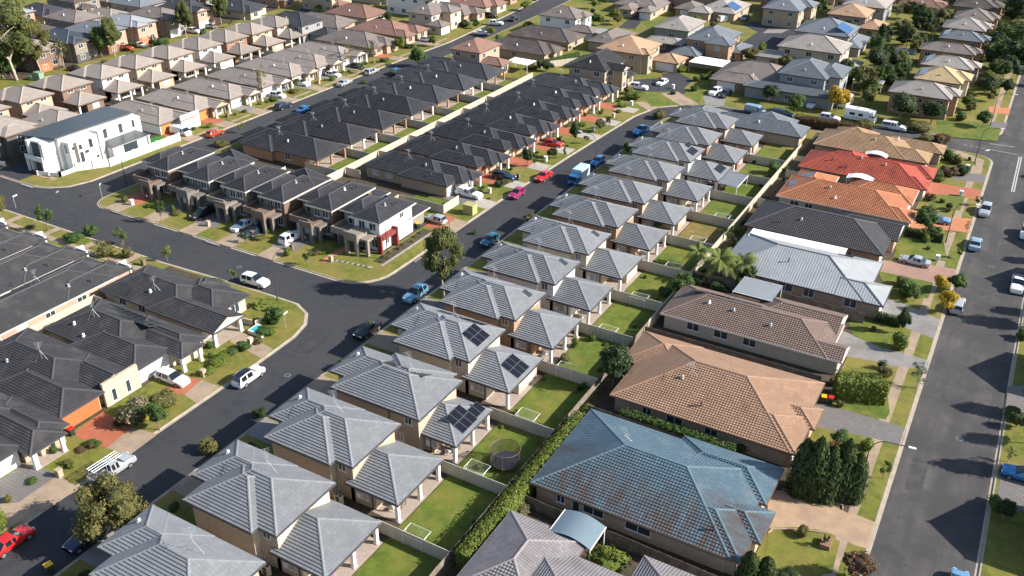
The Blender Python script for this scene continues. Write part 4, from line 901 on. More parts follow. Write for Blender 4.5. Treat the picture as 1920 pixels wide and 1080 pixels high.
# ------------------------------------------------------------------ grey two-storey row
GW = ['tan', 'cream', 'tan', 'tan', 'cream', 'orange', 'white', 'cream', 'orange', 'tan', 'cream', 'white', 'red', 'tan']
FULL = {0, 1, 2, 3, 5, 6, 8, 10, 11}
GD = {0: 'largest, cut off at the bottom of the photo', 3: 'solar panels along its top and over the patio', 4: 'solar panels on upper and patio roofs', 9: 'dry brown back lawn', 11: 'two small solar arrays and a grey pergola', 12: 'brick rear wing'}
def gray(i):
    v0, v1 = GV0[i], GV1[i]; o = ORD[i]; ref = f'{o} grey house from the bottom'
    lab = f'{o} two-storey grey-tiled house from the bottom' + (f', {GD[i]}' if i in GD else ' beside the middle street')
    h = House('two_storey_house', ref, lab, 'grey two-storey houses', (-64.5, -45.4, v0, v1), GW[i], 'grey', wall2='white' if i % 3 == 1 else None, near=True)
    uL = -62.2 + (.6 if i in (4, 7, 12, 13) else 0); m = i in (0, 3)
    if m:
        h.vol(uL, -49.6, v0, v1, 5.4); h.vol(-60.0, -50.9, v0 + 1.6, v1 + .9, 5.4, gut=False) if i == 3 else None
        h.vol(-64.4, -56, v0 + 2.6, v1 + .04, 5.4, wi=.55); us = -49.6
    else:
        h.vol(uL, -51.0, v0 + .9, v1, 5.4); h.vol(uL - .25, -53.3, v0, v1 - 1.0, 5.4); h.vol(-64.5, -56, v0 + 3.1, v1 + .05, 5.4, wi=.55); us = -51.0
    k = len(h.vols); full = i in FULL; e = us - 1.2
    if full: h.vol(e, -45.4, v0 + .9, v1 - .02, 2.75, axis='u', ends='gh', wr=(us - 1, -48.7, v0 + 1.4, v1 - .55), wm=0)
    else:
        h.vol(e, -45.4, v0 + .9, v1 - .02, 2.75, axis='u', ends='gh', wr=(us - 1, -45.95, v0 + 4.4, v1 - .55), wm=0); h.wbox(us - 1, -48.9, v0 + 1.4, v0 + 4.4, .02, 2.74, 0, False)
    for vv in ((v0 + 1.3, (v0 + v1) / 2 + .6, v1 - .5) if full else (v0 + 1.3,)): h.column(-45.8, vv, 2.75)
    h.slab(-49, -45.3, v0 + 1.0, v1 - .1)
    # openings
    W_ = (us - 1, -48.7, v0 + 1.4, v1 - .55)
    h.win('+u', W_ if full else k, (v0 + v1) / 2 + (0.8 if full else 2.2), .45 if full else .9, 2.4 if full else 1.8, 1.9 if full else 1.3, 3 if full else 3, blind=not full)
    h.win('-v', W_ if full else (us - 1, -48.9, v0 + 1.4, v1), us + 1.0 - (.4 if full else 0), 1.0, 1.5, 1.3, 2, blind=True)
    for uu, bl in ((us - 3.2, i % 2), (us - 6.2, 0)): h.win('-v', 0, uu, .9, 1.1, 1.3, 2, blind=bool(bl))
    h.win('-v', 0, us - 1.9, 3.8, 1.0, 1.1, 2); h.win('+u', 0, v1 - 1.8, 4.5, 1.3, .55, 2); h.win('+u', 0, v0 + 3.0, 4.5, 1.3, .55, 2)
    h.win('-u', len(h.vols) - 2 if k == len(h.vols) - 1 else 0, v0 + 5.6, 3.7, 1.8, 1.2, 3); h.garage('-u', k - 1, v1 - 3.4, 4.4, 2.2)
    h.downpipe('-v', 0, us - 4.6, .1, 5.3); h.downpipe('-v', W_ if full else (us - 1, -48.9, v0 + 1.4, v1), -49.1, .1, 2.7); h.meter('-v', W_ if full else (us - 1, -48.9, v0 + 1.4, v1), us + .1)
    h.antenna(0, '+v', us - 5.2 - (i % 3) * .6, 3.2, 2.3); h.vent(k - 1, '-u', v1 - 2.6, 1.4)
    if i in (5, 9): h.vent(0, '-v', -57.5, 2.4)
    if i in (7, 6, 5): h.skylight(0, '+u', v1 - 2.8, .9)
    if i == 3: h.solar(0, '+v', -58.6, .9, 6, 2, 1.0, 1.5); h.solar(k, '+u', v0 + 3.0, .35, 3, 2, 1.05, 1.4); h.solar(k, '+u', v1 - 2.6, .5, 2, 1, 1.0, 1.45)
    if i == 4: h.solar(0, '+u', v0 + 3.9, .6, 3, 2, 1.0, 1.35); h.solar(0, '+v', -60.6, .5, 7, 1, 1.05, 1.5); h.solar(k, '+u', v0 + 3.8, .35, 3, 2, 1.0, 1.4)
    if i == 11: h.solar(0, '+u', v0 + 3.6, .5, 3, 1, 1.0, 1.6); h.solar(0, '+u', v1 - 3.6, 2.1, 2, 1, 1.0, 1.0); h.solar(k, '+u', v0 + 4.0, .5, 3, 1, 1.1, 1.6)
    h.done()
for i in range(14): gray(i)
# end house of the row, one storey
h = House('house', 'single-storey grey house closing the row', 'long single-storey dark grey house at the far end of the grey row', None, (-53.5, -37, 186.5, 198.5), 'tan', 'bluegrey')
h.vol(-58.5, -38.2, 187.6, 195, 2.6); h.vol(-52, -41.5, 189.6, 198.2, 2.6, axis='v'); h.vol(-65, -57, 186.3, 196.5, 2.6, axis='v'); h.win('-v', 0, -47, .9, 1.8, 1.3, 2, True); h.win('-v', 0, -50, .9, 1.2, 1.3); h.vent(0, '-v', -48, 2.2); h.done()

# ------------------------------------------------------------------ right-hand row
def wins(h, side, k, lst, blind=False):
    for p, w_ in lst: h.win(side, k, p, .95, w_, 1.25, 2, blind)
RG = 'bungalows between the grey row and the right street'
h = House('house', 'mauve-grey roofed house at the bottom edge', 'mauve-grey tiled house cut off by the bottom edge of the photo', RG, (-35, -14, 44, 61), 'tan', 'mauve', course=.32)
h.vol(-35, -26.3, 49.5, 60.9, 2.6, .42); h.vol(-31, -15, 42, 58.6, 2.62, .38); h.vol(-20.8, -14.4, 50, 62.0, 2.6, .42, axis='v'); h.win('+v', 0, -31, .9, 1.6, 1.2); h.done()
h = House('house', 'blue-roofed house', 'large low house with a weathered blue tiled roof streaked with grime', RG, (-35.4, -12.6, 65.7, 81), 'tan', 'blue', course=.36, step=.08)
h.vol(-35.4, -13.5, 65.7, 80.6, 2.6, .385); h.vol(-18.3, -12.5, 65.78, 74.0, 2.6, .385, axis='u', ends='gh'); h.vol(-24, -12.7, 74.9, 81.4, 2.6, .4); h.vol(-17, -11.6, 69.2, 74.2, 2.6, .4, axis='u', ends='gh')
wins(h, '-v', 0, [(-32, 1.0), (-28.2, 2.4), (-23.2, 2.8)]); h.win('-v', 1, -18.2, .95, 1.9, 1.25); h.win('-v', 0, -30.2, .3, .9, 2.1, 1, door=True); wins(h, '-u', 0, [(77, 1.6), (70, 1.8)]); h.win('+u', 2, 77.5, .9, 1.8, 1.3); h.garage('+u', 1, 69.4, 4.8); h.antenna(0, '+v', -28.5, 6.3, 1.3); h.pipe(1, '-v', -16, 2); h.done()
h = House('house', 'salmon-roofed house', 'broad low house with a salmon pink tiled roof', RG, (-36.6, -12.1, 84, 100.3), 'pink', 'salmon', course=.34, step=.075)
h.vol(-34.7, -12.7, 84.4, 100.0, 2.6, .385); h.vol(-36.6, -28.5, 92.2, 100.1, 2.6, .385); h.vol(-17.2, -12.1, 84.46, 92.2, 2.6, .385, axis='u', ends='gh'); h.vol(-17, -11.5, 90.0, 94.4, 2.6, .385, axis='u', ends='gh')
wins(h, '-v', 0, [(-30, 1.2), (-26.5, 2.0), (-22, 1.6)]); wins(h, '-v', 2, [(-16.5, 1.0)]); wins(h, '+v', 0, [(-26, 1.6)]); h.garage('+u', 2, 87.6, 4.8); h.win('+u', 0, 96.5, .9, 1.8, 1.3); h.antenna(0, '-v', -26.6, 5.6, 1.6); h.pipe(0, '-v', -24, 2.2); h.vent(0, '-v', -27.5, 5.0); h.done()
h = House('house', 'chestnut-roofed house', 'low house with chestnut brown tiles and a strip of solar heating along the ridge', RG, (-36.7, -12, 105.7, 118.4), 'cream', 'chestnut', course=.34, step=.075, gut=GUTL)
h.vol(-36.7, -13.7, 105.7, 115.5, 2.6, .4); h.vol(-16.6, -11.9, 105.76, 110.1, 2.6, .4, axis='u', ends='gg'); h.vol(-25.5, -13.9, 111.6, 118.3, 2.6, .4, ends='hg')
wins(h, '-v', 0, [(-32, 1.8), (-28, 2.0), (-24, 1.8)]); wins(h, '-v', 1, [(-18, 1.0), (-16, 1.0)]); h.win('-u', 0, 109, .9, 1.6, 1.2); h.garage('+u', 1, 108.0, 3.0); h.win('+u', 2, 115, .9, 1.8, 1.3); h.vent(0, '-v', -31, 3.6); h.vent(0, '-v', -27.4, 3.4); h.vent(0, '-v', -22, 2.6)
h.solar(0, '+v', -34.0, 2.9, 13, 1, .75, 1.6, PANEL); h.done()
h = House('house', 'pale metal-roofed house', 'low house under a smooth pale grey metal roof', RG, (-34.2, -10, 123.3, 138), 'pink', 'metal', course=0, gut=GUTD)
h.course = 0; h.vol(-34.2, -12.6, 123.4, 137.4, 2.6, .36); h.vol(-16.8, -10, 123.34, 130.2, 2.6, .36, axis='u', ends='gh')
wins(h, '-v', 0, [(-30, 1.6), (-24, 2.2)]); wins(h, '-v', 1, [(-20.5, 1.6), (-14.5, 1.8)]); h.garage('+u', 1, 127, 4.8); h.win('+u', 0, 134.6, .9, 1.8, 1.3); h.pipe(0, '-v', -24.8, 4); h.skylight(0, '+v', -19, .9, 2.2, 1.6); h.done()
h = House('house', 'grey-black tiled house', 'low house with grey-black ribbed tiles above a clipped hedge', RG, (-35.4, -12.2, 139.9, 153.4), 'pink', 'char', course=.34, step=.075)
h.vol(-35.4, -13.1, 139.9, 152.2, 2.6, .4); h.vol(-24, -12.0, 146.4, 153.4, 2.6, .4, ends='hg'); wins(h, '-v', 0, [(-29, 1.8), (-24, 1.8)]); wins(h, '-v', 0, [(-18.5, 1.4)]); h.garage('+u', 0, 143.0, 4.4); h.vent(0, '-v', -27, 3.6); h.pipe(0, '-v', -30, 2.2); h.done()
h = House('house', 'orange-roofed house', 'low house with a bright orange tiled roof and blue solar panels at the back', RG, (-34.3, -11.3, 155, 170.4), 'cream', 'orange', course=.34, step=.075, gut=GUTL)
h.vol(-34.3, -12.9, 155, 166.4, 2.6, .4); h.vol(-16.3, -11.3, 155.06, 160.4, 2.6, .4, axis='u', ends='gh'); h.vol(-24, -12.4, 162.8, 170.4, 2.6, .4); h.vol(-33.6, -26.5, 160.5, 169.6, 2.6, .4)
wins(h, '-v', 0, [(-31, 1.6), (-28.5, 1.4), (-22, 1.8)]); wins(h, '-v', 1, [(-16.5, 1.4), (-14, 1.0)]); h.garage('+u', 1, 157.7, 4.0); h.win('+u', 2, 167, .9, 1.8, 1.3); h.solar(3, '-u', 162.2, .4, 3, 2, 1.3, 1.5, PANEL_B); h.solar(0, '-u', 159.5, .6, 2, 1, 1.3, 1.5, PANEL_B); h.vent(0, '-v', -26, 4.2); h.vent(0, '-v', -24.5, 2.0); h.done()
h = House('house', 'red-roofed house', 'low house with a vivid red tiled roof', RG, (-34.6, -11, 171.2, 184.4), 'cream', 'red', course=.34, step=.075)
h.vol(-34.6, -12.2, 171.2, 181.8, 2.6, .42); h.vol(-15.6, -11.2, 171.26, 176.4, 2.6, .42, axis='u', ends='gh'); h.vol(-24, -11.0, 177.4, 183.2, 2.6, .42); h.vol(-30, -23, 176.5, 184.2, 2.6, .42, axis='v')
wins(h, '-v', 0, [(-30.5, 1.0), (-28.2, 2.0), (-22, 1.6)]); wins(h, '-v', 1, [(-17.5, 2.0), (-14.2, 1.0)]); h.garage('+u', 1, 173.8, 3.8); h.win('+u', 2, 180.8, .9, 1.6, 1.3); h.vent(0, '-v', -24, 4.8); h.vent(0, '-v', -19.5, 4.2); h.pipe(0, '-v', -26, 2); h.pipe(0, '-v', -29, 3); h.done()
h = House('house', 'tan-roofed house by the side street', 'low house with a mottled tan tiled roof beside the side street', RG, (-35.2, -11.2, 185.2, 200.5), 'tan', 'tan', course=.36, step=.08)
h.vol(-35.2, -17, 185.2, 196.0, 2.6, .42); h.vol(-21, -13.0, 185.26, 191.6, 2.6, .42, axis='u', ends='gh'); h.vol(-24, -11.2, 192.2, 197.6, 2.6, .42); h.vol(-33, -24.5, 191.5, 198.6, 2.6, .42, axis='v'); wins(h, '-v', 1, [(-16, 1.6)]); h.win('+u', 2, 195, .9, 1.6, 1.3); h.win('+u', 1, 188.6, .9, 1.6, 1.3); h.vent(0, '-v', -24, 4); h.vent(0, '+v', -20, 4); h.done()

# ------------------------------------------------------------------ black-roofed rows
for i, v in enumerate(D1V):
    h = House('house', f'{ORD[i]} black-roofed house up the middle street', f'{ORD[i]} black-tiled bungalow up the left side of the middle street', 'black-tiled bungalows facing the middle street', (-107.6, -86, v, v + 9.6), 'tan' if i % 2 == 0 else 'pink', 'black', gut=GUTD, near=i < 5)
    h.vol(-107.7, -90.0, v + .55, v + 9.5, 2.6, .47); h.vol(-99, -87.6, v - .2, v + 4.6, 2.6, .47); h.vol(-98, -85.9, v + 2.6, v + 8.9, 2.6, .47, wr=(-97.5, -87.8, v + 3.1, v + 8.4))
    h.vol(-93, -85.2, v + 4.9, v + 8.4, 2.6, .47, walls=False)
    for vv in (v + 5.2, v + 8.1): h.column(-85.7, vv, 2.6, .4)
    h.garage('+u', 1, v + 2.2, 2.9, 2.2, [GAR_W, GAR_B, GAR_C][i % 3]); h.win('+u', (-97.5, -87.8, v + 3.1, v + 8.4), v + 7.2, .8, 1.5, 1.5, 2)
    wins(h, '-v', 0, [(-105, 1.4), (-101.8, 1.6)], True); h.win('-u', 0, v + 5, .4, 2.2, 2.0, 2); h.antenna(0, '-v', -99 - (i % 2) * 2, 3.4, 1.9); h.vent(0, '-v', -94.8, 3.0); h.pipe(1, '-v', -92, 1.4); h.done()
D2V = [126.6, 137.0, 147.7, 158.3, 168.8, 179.8, 190.7]
for i, v in enumerate(D2V):
    h = House('house', f'{ORD[i]} black-roofed house on the upper-left street', f'{ORD[i]} black-tiled bungalow up the right side of the upper-left street', 'black-tiled bungalows facing the upper-left street', (-138, -116.8, v, v + 9.4), ['orange', 'white', 'tan', 'pink'][i % 4], 'black', near=i < 4)
    h.vol(-138, -116.8, v, v + 9.3, 2.6, .46, wr=(-137.4, -120.2, v + .5, v + 8.8)); h.vol(-140.6, -132.4, v + 3.6, v + 9.2, 2.6, .46); h.vol(-136.6, -128.2, v - .75, v + 6, 2.6, .46)
    for vv in (v + .5, v + 4.6, v + 8.8): h.column(-117.3, vv, 2.6, .34, W['orange'] if i % 2 == 0 else None)
    h.slab(-120.2, -116.9, v + .3, v + 9); h.win('+u', (-137.4, -120.2, v + .5, v + 8.8), v + 6, .35, 2.6, 2.0, 3); h.win('+u', (-137.4, -120.2, v + .5, v + 8.8), v + 2.2, .9, 1.5, 1.3, 2, True); wins(h, '-v', (-137.4, -120.2, v + .5, v + 8.8), [(-125, 1.4)])
    h.garage('-u', 1, v + 6.4, 4.4); h.vent(0, '-v', -126.5, 2.6); h.antenna(0, '-v', -129.6, 3.6, 1.7); h.done()

# ------------------------------------------------------------------ terrace of two-storey townhouses on the cross street
TL = ['first townhouse, at the corner of the upper-left street', 'second townhouse from the left, beside a black car', 'third townhouse from the left, behind two cars', 'fourth townhouse from the left, with wide timber-toned balcony', 'fifth townhouse from the left, with a white car on its drive', 'corner townhouse with white side wall and red entry frame']
TW = ['brown', 'umber', 'taupe', 'brown', 'brown', 'taupe']
for i, (a, b) in enumerate(TU):
    y = 102.9 if i < 4 else 104.2; yb = 114.4 if i != 4 else 116.2; m = a + (b - a) * .42
    h = House('townhouse', f'{ORD[i]} townhouse from the left' if i < 5 else 'corner townhouse', f'{TL[i]}, dark tiled', 'dark-roofed townhouses on the cross street', (a, b, y - 3, yb), TW[i], 'black', wall2='white' if i == 5 else 'umber', gut=GUTL)
    h.vol(m - .8, b, y + .3, yb, 5.4, .5, axis='v', wm=1 if i == 5 else 0); h.vol(a, m + 1.4, y + 1.6, yb - 1.2, 5.4, .5, axis='v'); h.vol(a + .6, b + .05, yb - 3.4, yb + 1.2 if i != 4 else yb + .8, 5.38, .5, axis='v', gut=False) if i in (1, 3) else None
    h.vol(a + .8, b - .4, yb - 2, yb + 4.6, 2.7, .4, axis='v', wr=(a + 1.2, b - 1, yb - 1, yb + 3.6)); k = len(h.vols) - 1
    ci = 0 if i == 5 else 1
    # balcony over the garage and a tall entry portico, as rendered masonry
    h.wbox(a + .4, m + 1.2, y - 1.4, y + 2.2, 2.55, 2.8, ci); h.wbox(a + .4, m + 1.2, y - 1.4, y - 1.2, 2.8, 3.65, 0); h.wbox(a + .4, a + .6, y - 1.2, y + 2.1, 2.8, 3.65, 0)
    for uu in (m + .2, m + 2.2): h.wbox(uu, uu + .55, y - 2.6, y - 2.05, .05, 3.3 + (i % 2) * .4, ci)
    h.wbox(m + .15, m + 2.8, y - 2.65, y + .9, 2.75, 3.35 + (i % 2) * .4, 0); h.wbox(m + .15, m + 2.8, y - 2.67, y - 2.5, 3.3 + (i % 2) * .4, 3.9 + (i % 2) * .3, ci)
    h.wbox(b - 1.6, b - 1.1, y - 1.8, y - 1.3, .05, 2.9, ci); h.wbox(m + 2.85, b - 1.05, y - 1.85, y + .8, 2.7, 3.1, ci)
    h.garage('-v', (a + .5, m + .9, y + 2.1 - 2.2, yb), a + 2.9, 4.2 if i != 2 else 3.6, 2.2, GAR_W if i in (1, 4) else GAR_D)
    h.wbox(a + .5, m + 1.0, y - .1, y + 2.2, .05, 2.5, 0)
    f = (m - .3, b - .5, y + .8, yb); h.win('-v', f, b - 1.9, 3.6, 1.4, 1.4, 2); h.win('-v', f, m + 1.3, 3.5, 1.3, 1.5, 2); h.win('-v', f, b - 1.7, .6, 1.2, 1.6, 2); h.win('-v', (a + .5, m, y + 2.1, yb), a + 2.2, 3.0, 1.8, 2.0, 2, door=True); h.win('-v', f, m + 1.5, .15, 1.0, 2.2, 1, door=True)
    if i == 5:
        h.win('+u', 0, yb - 3.4, 3.9, 1.2, 1.0, 2); h.win('+u', 0, yb - 5.2, .9, .7, 1.3, 1); e = MB(); e.box(b - .6, b + .3, y + .0, y + .4, .05, 3.3); e.box(b - .6, b + .6, y + 3.9, y + 4.3, .05, 3.5); e.box(b - .5, b + .45, y + .4, y + 3.9, 2.45, 3.15); h.part(e, 'entry_frame', [W['redpaint']]); h.win('+u', 0, y + 2.6, .9, .9, 1.4, 2)
    h.vent(0, '+u', yb - 5.5, 2.2); h.pipe(0, '+u', yb - 4, 1.4); h.pipe(0, '+u', yb - 3.2, 1.4); h.done()

# ------------------------------------------------------------------ charcoal houses at the lower left
LG = 'charcoal-roofed houses at the lower left'
h = House('house', 'corner bungalow with the pool spa', 'charcoal-tiled corner bungalow with a gabled porch on white posts', LG, (-110.2, -86.7, 70.3, 80.6), 'cream', 'black2', step=.055)
h.vol(-110.2, -94.2, 70.6, 79.6, 2.6, .42); h.vol(-100, -90.2, 73.5, 80.6, 2.6, .42); h.vol(-100, -86.6, 70.2, 75.9, 2.6, .42, ends='hg', wr=(-99.5, -89.6, 70.7, 75.4)); h.vol(-99.5, -94.6, 71, 81.2, 2.6, .42, axis='v')
for vv in (70.7, 75.4): h.column(-87.2, vv, 2.6, .45)
h.slab(-89.6, -86.9, 70.4, 75.7); h.win('+u', (-99.5, -89.6, 70.7, 75.4), 73.2, .4, 1.6, 1.9, 2); h.win('+u', 1, 78, .6, 1.6, 1.6, 2); wins(h, '-v', 0, [(-106, 1.4), (-102, 1.4)]); h.antenna(0, '-v', -101, 2.6, 2.0); h.vent(0, '-v', -101.6, 2.2); h.done()
h = House('house', 'charcoal house with solar strip', 'charcoal-tiled bungalow with two dark solar strips and a white van on its drive', LG, (-107.5, -85.8, 58.6, 69.2), 'cream', 'black2', wall2='white', step=.055)
h.vol(-107.6, -92.6, 59.6, 69.0, 2.6, .42); h.vol(-101, -88.5, 58.6, 64.9, 2.6, .42, wm=1); h.vol(-96, -85.8, 63.9, 67.6, 2.6, .42, wr=(-95.5, -88.4, 64.4, 67.2)); h.vol(-98, -86.9, 64.6, 69.15, 2.6, .42); h.vol(-106.4, -102, 58.9, 65, 2.6, .42, axis='v') if False else None
h.column(-86.3, 64.3, 2.6, .45); h.column(-86.3, 67.2, 2.6, .4); h.garage('+u', 1, 61.6, 4.8, 2.25, GAR_W); h.win('+u', (-95.5, -88.4, 64.4, 67.2), 66, .5, 1.2, 1.7, 2)
h.solar(0, '+v', -104.5, .8, 9, 1, 1.2, 1.5); h.solar(0, '+v', -100.5, 2.3, 6, 1, 1.2, 1.4); h.antenna(0, '-v', -101.5, 3.8, 2.1); h.vent(0, '-v', -103.5, 2.0); h.vent(0, '-v', -100.5, 1.0); h.done()
h = House('house', 'charcoal house with orange garage', 'charcoal-tiled bungalow with a bright orange garage door and tan parapet wall', LG, (-109, -86.6, 47.7, 58.8), 'tan', 'black2', wall2='buff', step=.055)
h.vol(-109.5, -92.4, 49.4, 58.6, 2.6, .42); h.vol(-101.5, -88.3, 47.8, 53.9, 2.6, .42); h.vol(-97, -88.8, 53.5, 58.7, 2.6, .42, ends='hg'); h.wbox(-88.75, -88.35, 53.9, 59.1, .05, 3.55, 1)
h.garage('+u', 1, 50.8, 4.9, 2.3, GAR_R); h.win('+u', (-97, -88.33, 53.9, 59), 55.2, .5, .7, 1.8, 1); h.win('+u', (-97, -88.33, 53.9, 59), 57.3, .5, .7, 1.8, 1); h.antenna(0, '-v', -98.5, 3.9, 2.1); h.vent(0, '-v', -103, 2.0); h.done()
h = House('house', 'charcoal house with white garage', 'charcoal-tiled bungalow with a white garage at the lower left edge', LG, (-108, -85.4, 36.6, 47.6), 'tan', 'black2', step=.055)
h.vol(-109, -91.6, 38.2, 47.5, 2.6, .42); h.vol(-101, -87.4, 36.6, 42.4, 2.6, .42, wm=0); h.vol(-97, -85.3, 41.8, 46.4, 2.6, .42, wr=(-96.5, -87.6, 42.3, 46)); h.vol(-97, -86.5, 43.4, 47.6, 2.6, .42); h.column(-85.8, 42.4, 2.6, .5); h.column(-85.8, 45.9, 2.6, .4); h.slab(-87.6, -85.4, 42, 46.2); h.garage('+u', 1, 39.4, 4.9, 2.3, GAR_W); h.win('+u', (-96.5, -87.6, 42.3, 46), 44.8, .5, 1.2, 1.7); h.done()
h = House('house', 'charcoal house below the left edge', 'mostly hidden charcoal-tiled bungalow beyond the lower left edge', LG, (-108, -86, 25, 36), 'tan', 'black2'); h.vol(-108, -88, 26, 35.4, 2.6, .42); h.done() if False else h.done()
for i, (a, b) in enumerate(((-120.8, -111.2), (-131, -121.1), (-141.2, -131.3), (-151.4, -141.5), (-161.6, -151.7))):
    h = House('house', f'{ORD[i]} charcoal house on the cross street', f'{ORD[i]} long charcoal-tiled bungalow fronting the cross street, counted leftwards', 'long charcoal bungalows south of the cross street', (a, b, 50, 78), 'pink', 'black2', wall2='white', gut=GUTL, step=.05, near=i < 4)
    h.vol(a + .2, b, 46, 74.6, 2.6, .42, axis='v'); h.vol(b - 5.6, b + .03, 66, 77.6, 2.6, .42, axis='v', gut=False); h.vol(a, a + 6, 64, 76.6, 2.6, .42, axis='v')
    h.wbox(b - 2.9, b - .3, 77.2, 77.5, .05, 3.1, 1); h.wbox(b - 3.1, b - 2.7, 76.4, 78.6, .05, 2.9, 1)
    h.garage('+v', 2, a + 3, 4.4); h.win('+v', 1, b - 3.6, .8, 1.4, 1.4)
    for p in (55, 59, 63.4, 68.6): h.win('+u', 0, p, .95, 1.6, 1.1, 2, p == 59)
    h.vent(0, '+u', 68, 2); h.antenna(0, '-u', 66, 3, 1.8); h.pipe(0, '+u', 71, 1); h.done()

# ------------------------------------------------------------------ upper left: brown bungalows, two-storey row, white house
for i, v in enumerate([125.2, 135.4, 146.0, 156.6, 167.0, 176.6, 186.4]):
    h = House('house', f'{ORD[i]} brown bungalow past the white house', f'{ORD[i]} light brown-tiled bungalow past the white house, facing the upper-left street', 'light brown bungalows on the upper-left street', (-179, -157.6, v, v + 9.4), ['white', 'tan', 'cream'][i % 3], 'brown', wall2='white', near=False)
    h.vol(-179.4, -160.0, v + .3, v + 9.2, 2.6, .42); h.vol(-170, -157.8, v + 4.2, v + 9.0, 2.6, .42, ends='hg', wr=(-169, -159.4, v + 4.7, v + 8.6)); h.vol(-170, -159.6, v, v + 4.6, 2.6, .42)
    for vv in (v + 4.6, v + 8.6): h.column(-158.2, vv, 2.6, .4)
    h.garage('+u', 2, v + 2.3, 3.2, 2.2, GAR_O if i in (0, 1) else GAR_W); h.win('+u', (-169, -159.4, v + 4.7, v + 8.6), v + 6.6, .6, 1.6, 1.6)
    if i == 0: h.wbox(-158.2, -157.8, v + 4.4, v + 9.6, .05, 3.6, 1)
    h.vent(0, '-v', -168, 2.6); h.antenna(0, '-v', -165, 3, 1.8); h.done()
for i, v in enumerate([113.8, 124.2, 135.0, 145.1, 155.4, 165.5, 175.2, 185.1, 195]):
    h = House('two_storey_house', f'{ORD[i]} brown two-storey house from the left', f'{ORD[i]} light brown-tiled two-storey house in the back row, counted from the left', 'brown two-storey houses in the back row', (-203, -186, v, v + 9.2), ['tan', 'brown', 'white', 'tan', 'cream', 'white', 'red', 'tan', 'cream'][i], 'brown', near=False)
    h.vol(-201.5, -190.4, v + .6, v + 9.2, 5.4, .46); h.vol(-201.8, -195.8, v - .1, v + 7.8, 5.4, .46); h.vol(-192.4, -185.6, v + .8, v + 8.4, 2.7, .44, axis='u', ends='gh', wr=(-192, -186.2 if i % 2 else -188.6, v + (3.4 if i % 2 else 1.3), v + 7.9))
    h.wbox(-192, -188.8, v + 1.3, v + 7.9, .02, 2.7, 0, False)
    for vv in ((v + 1.2,) if i % 2 else (v + 1.2, v + 4.6, v + 8.0)): h.column(-186.1, vv, 2.7, .4)
    h.win('+u', 0, v + 3.2, 4.3, 1.6, .7, 2); h.win('+u', 0, v + 6.6, 4.3, 1.6, .7, 2)
    if i % 2: h.win('+u', 2, v + 5.7, .8, 1.8, 1.5, 2, True)
    else: h.win('+u', (-192, -188.5, v, v + 9), v + 5, .4, 2.4, 2.0, 3)
    h.done()
# the white modern house
h = House('white_house', 'white modern house', 'white rendered two-storey house with a sloping slate metal roof at the corner', None, (-172, -155, 99.5, 125), 'white', 'bluemetal', gut=GUTD, near=True, wall2='dark')
h.W.box(-170.2, -166.9, 101.9, 101.97, 3.2, 5.5, 1); h.W.box(-166.3, -165.6, 98.9, 99.62, .05, 6.3, 0); h.W.box(-162.2, -161.3, 98.9, 99.62, .05, 6.3, 0); h.W.box(-165.5, -162.3, 99.5, 99.58, .2, 5.9, 1); h.W.box(-158.42, -158.3, 103.6, 104.3, .1, 5.6, 1); h.W.box(-160.62, -158.0, 109.2, 110.2, .05, 6.4, 0)
h.W.box(-171, -160.6, 102, 121.5, .05, 5.6); h.W.box(-160.6, -158.4, 102.6, 109.2, .05, 5.9); h.W.box(-160.6, -156.6, 110.4, 119.6, .05, 2.9); h.W.box(-166.4, -161.4, 99.6, 102, .05, 6.2); h.vols.append(dict(r=(-171, -160.6, 102, 121.5), z=6, p=.12, wi=.5, axis='u', w=(-171, -160.6, 102, 121.5))); h.vols.append(dict(r=(0, 0, 0, 0), z=0, p=0, w=(-160.6, -158.4, 102.6, 109.2)))
A, B, C, D = (-172.2, 101.2, 5.6), (-159.9, 101.0, 7.1), (-159.9, 119.6, 7.1), (-172.2, 122.4, 5.6)
roof_face(h.R, [D, A, B, C], 0); h.R.poly([(x, y, z - .22) for x, y, z in (D, C, B, A)], 2)
for p, q in ((A, B), (B, C), (C, D), (D, A)): h.R.poly([(p[0], p[1], p[2] - .22), (q[0], q[1], q[2] - .22), q, p], 1)
h.W.poly([(-160.6, 102, 5.6), (-160.6, 121.4, 5.6), (-160.6, 119.4, 6.85), (-160.6, 102, 6.85)]); h.W.poly([(-171, 102, 5.6), (-160.6, 102, 5.6), (-160.6, 102, 6.8), (-171, 102, 5.62)])
A, B, C, D = (-161, 110.2, 3.1), (-155.9, 110.2, 3.0), (-155.9, 119.8, 3.0), (-161, 119.8, 3.1); roof_face(h.R, [D, A, B, C], 0); h.R.poly([(x, y, z - .2) for x, y, z in (D, C, B, A)], 2)
for vv in (110.6, 119.4): h.column(-156.3, vv, 2.85, .3)
h.frame = FRAME_D
for pos, z, w_, hh in ((105, 1.4, .8, 2.0), (107.4, 3.7, .8, 1.7), (105, 4.0, .7, .9), (112.6, 3.6, .9, 1.8), (116.4, 3.6, .9, 1.8), (103.4, 4.4, .5, .5), (108.4, 1.2, .5, .5), (106.2, 2.9, .9, .5), (119.6, 3.8, .6, 1.5)): h.win('+u', 1 if pos < 109.5 else 0, pos, z, w_, hh, 1)
h.win('+u', (-160.6, -156.6, 110.4, 119.6), 115, .3, 3.4, 2.2, 3); h.win('-v', (-166.4, -161.4, 99.6, 102), -163, 3.4, 2.0, 2.0, 2); h.win('-v', (-166.4, -161.4, 99.6, 102), -162.8, .4, 1.8, 2.0, 2); h.win('-v', 0, -168.6, 3.6, 2.0, 1.8, 2); h.garage('-v', 0, -168.6, 3.6, 2.3, GAR_B); h.win('-v', 1, -159.5, 3.8, .6, 1.6, 1)
